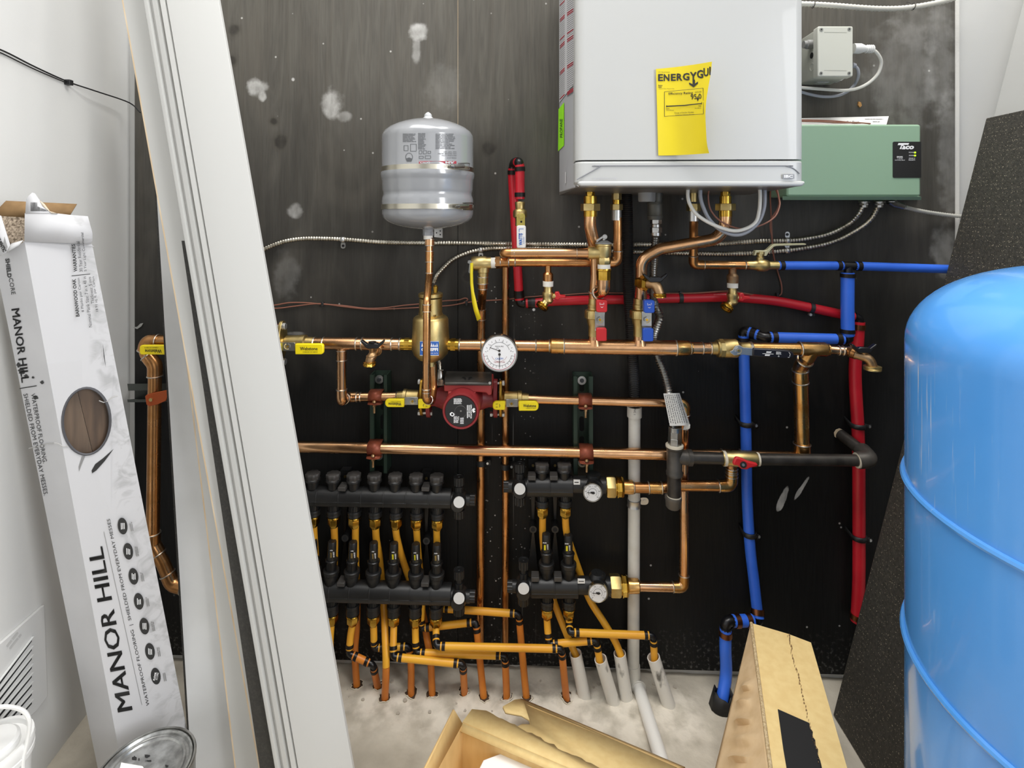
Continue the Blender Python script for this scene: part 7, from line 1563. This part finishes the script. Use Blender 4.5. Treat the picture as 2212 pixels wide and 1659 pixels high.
# right pair
def thermo(par, x, y, r, cap_y, slot):
    k = (P(x, y, MD) - CAM).dot(fw) / F
    q = MB(); c = P(x + 2, y - 17, MD); q.rod(P(x - 42, y - 18, MD), P(x + 28, y - 16, MD), 17.5 * k, 22); q.rod(c + V((0, -22 * k, 0)), c + V((0, .01, 0)), 20 * k, 22); q.rod(c, c + V((0, 0, 24 * k)), 15 * k, 20)
    if slot: q.lathe(P(x - 2, cap_y + 12, MD), up, [(-.006, 17 * k), (0, 17 * k), (.002, 16 * k), (.007, 13 * k), (.008, 12.5 * k)], 20)
    else: q.lathe(P(x - 3, cap_y + 12, MD), up, [(-.01, 17 * k), (0, 15 * k), (.006, 8 * k)], 20)
    q.rod(P(x, y - 4, MD + .012), P(x, y, MD + .027), (r - 3) * k, 18)
    q.build('thermometer_block', man, par)
    if slot: q = MB(); s = lambda px, py: FLR(px, py, P(x - 2, cap_y + 12, MD).z + .0085); q.poly([s(x - 5, cap_y + 3), s(x - 4, cap_y + 3), s(x - 1, cap_y + 8), s(x - 2, cap_y + 8)]); q.build('cap_slot', darkvoid, par)
    dd = MD + .036; q = MB(); cc_ = P(x, y, dd); q.lathe(cc_, V((0, 1, 0)), [(.001, (r - 2) * k), (0, (r - 1.4) * k), (0, (r - .3) * k), (.002, r * k), (.009, r * k)], 36); q.build('dial_rim', steel, par)
    q = MB(); circ(q, x, y, dd - .0001, r - 2, .0003, 0, 32); s = at(dd + .0003)
    arcpoly(q, x, y, r * .45, r * .48, 140, 400, s, 1, 20)
    for j in range(17): tick(q, x, y, r * .62, r * .72, 140 + j * 16.2, .5, s, 1)
    for j, t in enumerate(('20', '60', '100', '140', '180', '220')): a = math.radians(140 + j * 52); text(q, t, x + (r - 4.6) * math.cos(a), y + (r - 4.6) * math.sin(a), 2.3, s, 1)
    q.build('dial', [mat('dial_%d' % int(y), 'e6e6e6', .4), ink], par, label='white thermometer dial')
    q = MB(); s = at(dd + .0008); tick(q, x, y + 1, -2, r * .58, 186, 1.4, s, 0); q.poly([s(x - 5, y - 2), s(x + 3, y - 2.4), s(x + 6, y + 1), s(x + 2, y + 3.6), s(x - 2, y + 2.2)]); circ(q, x + 1, y + .8, dd + .001, 2.2, .0005, 0, 10); q.build('needle', ink, par)
def munion(label, xs_, y, d):
    g = thing('pipe_union', label, 'union', P(xs_[1], y + 22, d), 'brass manifold unions')
    a = lambda x: P(x, y + (x - xs_[0]) * .02, d)
    stub(g, a(xs_[0]), a(xs_[1]), [(0, 12), (1, 12)], brass_shiny, 'nipple', 20)
    stub(g, a(xs_[1]), a(xs_[2]), [(0, 22), (.12, 23), (.85, 23), (1, 21)], brass, 'nut', 6, rot=.2); stub(g, a(xs_[2]), a(xs_[3]), [(0, 18), (.1, 18), (.15, 22.5), (.3, 22.5), (.34, 21), (.7, 21), (.75, 22.5), (1, 20)], brass_shiny, 'flange_nut', 8); stub(g, a(xs_[3]), a(xs_[4]), [(0, 14.5), (.05, 15), (.92, 14.5), (1, 12)], copper_gold, 'sleeve', 24)
for (nm, yb, bx0, bx1, caps, dx_, tx_, ty_, tr2, cap_y, labx) in (
        ('upper two-port black manifold with round caps and dial thermometer, right pair', 1047, 1138, 1237, (1170.7, 1218.7), 1122.8, 1280, 1064.5, 19.8, 1024, (1239, 1253, 1037, 1047)),
        ('lower black manifold with two flow meters and dial thermometer, right pair', 1264, 1147, 1248, None, 1131, 1291.6, 1281.5, 20.6, 1232, (1248, 1263.5, 1251.5, 1260.5))):
    g = thing('manifold', nm, 'manifold', P((bx0 + bx1) / 2, yb + 20, 0))
    bar(g, (bx0, yb), (bx1, yb + 1), 19, 2)
    endblock(g, dx_, yb + (10 if caps else 8.5), -1, 998 if caps else 1207)
    q = MB(); q.rod(P(bx1 - 2, yb + 1, MD), P(tx_ - 18, yb + 1, MD), R(34, MD), 20); q.build('neck', man, g)
    for x in ((1149, 1196) if caps else (1156, 1205)):
        q = MB(); q.box(P(x, yb - 19, MD + .008), V((.009, 0, 0)), V((0, .012, 0)), V((0, 0, .005))); q.build('clip', man_g, g, bevel=.001)
    if caps:
        for x in caps: capx(g, x, yb - 49.5)
        for x in (1171.5, 1221): outlet(g, x, yb + 21, 1093)
    else:
        meter(g, 1180, 1152.5, 1, 1); meter(g, 1227.5, 1154.5, 1, 1)
        for x in (1181.5, 1229): outlet(g, x, yb + 20, 1312)
    thermo(g, tx_, ty_, tr2, cap_y, not caps)
    q = MB(); dd_ = MD + R(35, MD) + .001; plate(q, [(labx[0], labx[2]), (labx[1], labx[2] + .5), (labx[1], labx[3]), (labx[0], labx[3])], dd_, .003, 0); bars(q, at(dd_ + .0004), labx[0] + 2, labx[2] + 3, labx[1] - 2, labx[3] - 3, 1, 1, ragged=0); q.build('white_label', [paper, ink], g, label='small white label')
munion('brass union joining the upper small manifold to its copper pipe', (1304, 1309.5, 1329, 1346, 1368), 1051, .06)
munion('brass union joining the lower small manifold to its copper pipe', (1313, 1318, 1340.5, 1356, 1381), 1264.5, .06)
mbracket('black bracket behind the right manifold pair, nearest the copper relief pipe', 1151.5, 992, 1290, 1144); mbracket('black bracket behind the right manifold pair, between its two ports', 1199, 992, 1290, 1144)
# ================================================================ YELLOW HEATING TUBES
random.seed(9)
def ht(label, pts, els=(), cols=None, w=15.0, rim=True, tip=None, endcrimp=(0, 0), split=0):
    W = [FLR(p[0], p[1], -.004) if len(p) == 2 else P(*p) for p in pts]
    n = len(els) + 1; cols = cols or 'y' * n
    g = pex('heating_tube', label, 'tube', W, w, pexy, els=els, mats=[pexy_warm if c == 'o' else pexy for c in cols], gap=.62, group='yellow heating tubes', endcrimp=endcrimp, split=split)
    if len(pts[-1]) == 2 and rim:
        c = W[-1]; q = MB(); k = 22; path = []
        for j in range(k):
            a = 2 * math.pi * j / k; rr_ = .0135 * random.uniform(.86, 1.18)
            x, y = c.x + rr_ * math.cos(a), c.y + rr_ * 1.05 * math.sin(a) + .002
            path.append(V((x, y, floor_h(x, y) + .0012)))
        q.tube(path, .0011, 5, 0, closed=True); q.build('foam_rim', cream, g, label='torn cream foam rim')
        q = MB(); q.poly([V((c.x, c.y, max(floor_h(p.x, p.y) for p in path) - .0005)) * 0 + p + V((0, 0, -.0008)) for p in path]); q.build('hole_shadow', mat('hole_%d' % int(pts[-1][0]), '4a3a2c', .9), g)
    return g
ht('yellow tube from the first visible lower port straight down beside the casing board', [(716, 1342, .062), (713, 1390, .06), (715, 1430, .06), (719, 1462)], cols='y')
ht('yellow tube from the first visible upper port, hidden lower down by the casing board', [(677, 1128, .062), (680, 1180, .045), (686, 1250, .022), (690, 1330, .022), (694, 1400, .04), (696, 1462)])
ht('yellow tube from the second visible upper port, running behind its flow meter', [(721.5, 1129, .062), (723, 1180, .04), (721, 1260, .022), (714, 1330, .022), (704, 1400, .035), (703, 1466)])
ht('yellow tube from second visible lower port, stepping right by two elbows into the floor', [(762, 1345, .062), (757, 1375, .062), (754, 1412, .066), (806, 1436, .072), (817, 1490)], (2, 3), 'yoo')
ht('warm-lit yellow tube behind the lower manifold, ending in the floor hole nearest the casing board', [(768, 1128, .062), (768, 1180, .04), (771, 1280, .024), (771, 1350, .024), (767, 1400, .03), (768, 1440, .045), (771, 1485)], split=2)
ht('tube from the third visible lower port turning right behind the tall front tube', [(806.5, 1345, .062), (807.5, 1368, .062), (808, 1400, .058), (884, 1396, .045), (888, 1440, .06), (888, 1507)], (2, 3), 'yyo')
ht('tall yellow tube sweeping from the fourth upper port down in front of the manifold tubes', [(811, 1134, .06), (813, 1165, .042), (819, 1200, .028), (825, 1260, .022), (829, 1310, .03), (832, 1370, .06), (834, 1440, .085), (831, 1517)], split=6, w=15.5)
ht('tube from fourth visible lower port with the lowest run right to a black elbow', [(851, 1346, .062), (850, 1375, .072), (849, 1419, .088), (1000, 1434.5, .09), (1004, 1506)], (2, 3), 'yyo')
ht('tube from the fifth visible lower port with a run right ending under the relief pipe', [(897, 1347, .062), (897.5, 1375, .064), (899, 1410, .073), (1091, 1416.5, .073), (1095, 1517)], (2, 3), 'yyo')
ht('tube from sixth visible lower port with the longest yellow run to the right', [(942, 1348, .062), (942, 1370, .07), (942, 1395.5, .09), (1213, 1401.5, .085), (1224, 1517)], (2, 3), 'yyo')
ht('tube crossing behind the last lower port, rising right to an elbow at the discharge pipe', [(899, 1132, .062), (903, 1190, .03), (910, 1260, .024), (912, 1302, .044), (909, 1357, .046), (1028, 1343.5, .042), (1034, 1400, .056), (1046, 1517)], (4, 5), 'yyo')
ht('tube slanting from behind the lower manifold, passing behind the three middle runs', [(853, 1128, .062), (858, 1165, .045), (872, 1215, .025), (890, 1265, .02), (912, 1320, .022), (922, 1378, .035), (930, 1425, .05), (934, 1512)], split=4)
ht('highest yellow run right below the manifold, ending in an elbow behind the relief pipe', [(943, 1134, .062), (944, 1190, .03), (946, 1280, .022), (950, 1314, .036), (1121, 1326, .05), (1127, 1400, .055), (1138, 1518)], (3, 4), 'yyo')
ht('yellow tube from the first right lower port turning right to the second white sleeve', [(1181.5, 1336, .062), (1183, 1360, .065), (1186, 1392, .075), (1288, 1383, .075), (1296, 1432, .078)], (2, 3), 'yyy')
ht('yellow tube from second right lower port running right to the last white sleeve', [(1229, 1336, .062), (1230, 1348, .064), (1231, 1366, .08), (1411, 1373, .07), (1414, 1430, .07)], (2, 3), 'yyy')
ht('yellow tube slanting behind the right lower manifold to the first white sleeve', [(1172, 1112, .062), (1173, 1170, .04), (1182, 1240, .025), (1197, 1300, .025), (1222, 1365, .04), (1248, 1425, .06)], cols='y')
ht('yellow tube slanting widest right of the manifold to the third white sleeve', [(1221, 1112, .062), (1224, 1150, .05), (1237, 1192, .03), (1252, 1235, .025), (1272, 1292, .03), (1303, 1342, .045), (1330, 1388, .06), (1344, 1425, .068)], cols='y')
def sleeve(label, x0, y0, x1, y1, d0, w):
    g = thing('pipe_sleeve', label, 'sleeve', FLR(x1, y1), 'white floor sleeves')
    a, b = P(x0, y0, d0), FLR(x1, y1, -.006); r = R(w, d0); L = (b - a).length
    q = MB(); ax = (b - a).normalized(); q.lathe(a, ax, [(.02, r * .84), (0.0005, r * .86), (0, r * .9), (0, r), (L, r * 1.05)], 26); q.build('sleeve_pipe', pvc_dirty, g)
sleeve('scuffed white sleeve left of the four, holding the slanting yellow tube', 1243, 1411, 1264, 1512, .062, 26)
sleeve('scuffed white sleeve second of the four, leaning behind the cardboard flap', 1297, 1423, 1328, 1526, .08, 26.5)
sleeve('scuffed white sleeve beside the white drain pipe', 1338.5, 1411, 1355, 1520, .065, 26)
sleeve('white sleeve with dark scrape, right of the drain pipe', 1411.5, 1419, 1446, 1528, .072, 27)
# small crumbs of mortar on the floor
for i in range(26):
    x = random.uniform(740, 1480); y = random.uniform(1475, 1545); c = FLR(x, y); q = MB(); s_ = random.uniform(.002, .006); pts = [c + V((s_ * random.uniform(.6, 1.1) * math.cos(a), s_ * random.uniform(.6, 1.1) * math.sin(a), floor_h(c.x, c.y) - .001)) for a in [2 * math.pi * k / 7 for k in range(7)]]
    if i == 0: mrt = mat('mortar_crumb', 'b5ac9e', .9)
    if i == 0: crumbs = MB()
    crumbs.prism(pts, V((0, 0, s_ * .6)))
tag(crumbs.build('mortar_crumbs', mrt), 'pale mortar crumbs scattered on the floor round the tube holes', 'debris', None, 'stuff')
# ================================================================ LIGHT AND CAMERA
def area(name, loc, target, sx_, sy_, power, col=(1, 1, 1)):
    l = bpy.data.lights.new(name, 'AREA'); l.shape = 'RECTANGLE'; l.size = sx_; l.size_y = sy_; l.energy = power; l.color = col
    o = bpy.data.objects.new(name, l); COL.objects.link(o); o.location = loc
    o.rotation_euler = (V(target) - V(loc)).to_track_quat('-Z', 'Y').to_euler(); return o
area('overhead_light', (-.35, -1.05, 3.3), (-.3, -.95, 0), 2.0, 1.4, 72, (1.0, .98, .95))
area('overhead_light', (.85, -.62, 3.2), (-.75, -.15, 1.2), 1.0, .7, 46, (1.0, .98, .95))  # added fill lamp that brightens the left wall near the corner
area('doorway_light', (.9, -3.2, 1.15), (-.2, 0, .6), .8, 2.0, 5, (.97, .98, 1.0))
area('window_light', (-1.4, -3.0, 1.5), (0, 0, .5), 1.4, 1.4, 6, (.97, .98, 1.0))
area('side_fill_light', (2.3, -2.1, 1.6), (-.95, -.3, 1.1), 1.5, 1.7, 130, (.97, .98, 1.0))  # added fill from the right for the left wall, no known window
w = bpy.data.worlds.new('room_glow'); SC.world = w; w.use_nodes = True
nt = w.node_tree; bg = nt.nodes['Background']
tcw = nt.nodes.new('ShaderNodeTexCoord'); sp_ = nt.nodes.new('ShaderNodeSeparateXYZ'); cr = nt.nodes.new('ShaderNodeValToRGB')
mr = nt.nodes.new('ShaderNodeMapRange'); mr.inputs[1].default_value = -1; mr.inputs[2].default_value = 1
nt.links.new(tcw.outputs['Generated'], sp_.inputs[0]); nt.links.new(sp_.outputs[2], mr.inputs[0]); nt.links.new(mr.outputs[0], cr.inputs[0]); nt.links.new(cr.outputs[0], bg.inputs[0])
e = cr.color_ramp.elements; e[0].position = .30; e[0].color = (.52, .5, .48, 1); e[1].position = .85; e[1].color = (1.0, 1.0, .99, 1)
m_ = e.new(.52); m_.color = (.78, .78, .78, 1)
bg.inputs[1].default_value = .78
cam = bpy.data.cameras.new('camera'); co = bpy.data.objects.new('camera', cam); COL.objects.link(co)
cam.sensor_width = 36; cam.lens = 36 * F / 2212; cam.shift_x = 0; cam.shift_y = -(829.5 - HY) / 2212; cam.clip_start = .02; cam.clip_end = 30
co.location = CAM; co.rotation_euler = (math.radians(90), 0, TH)
SC.camera = co
SC.view_settings.view_transform = 'Standard'; SC.view_settings.look = 'None'; SC.view_settings.gamma = 1.0; SC.view_settings.exposure = -0.36
try: SC.view_settings.use_curve_mapping = False
except Exception: pass
bpy.context.view_layer.update()
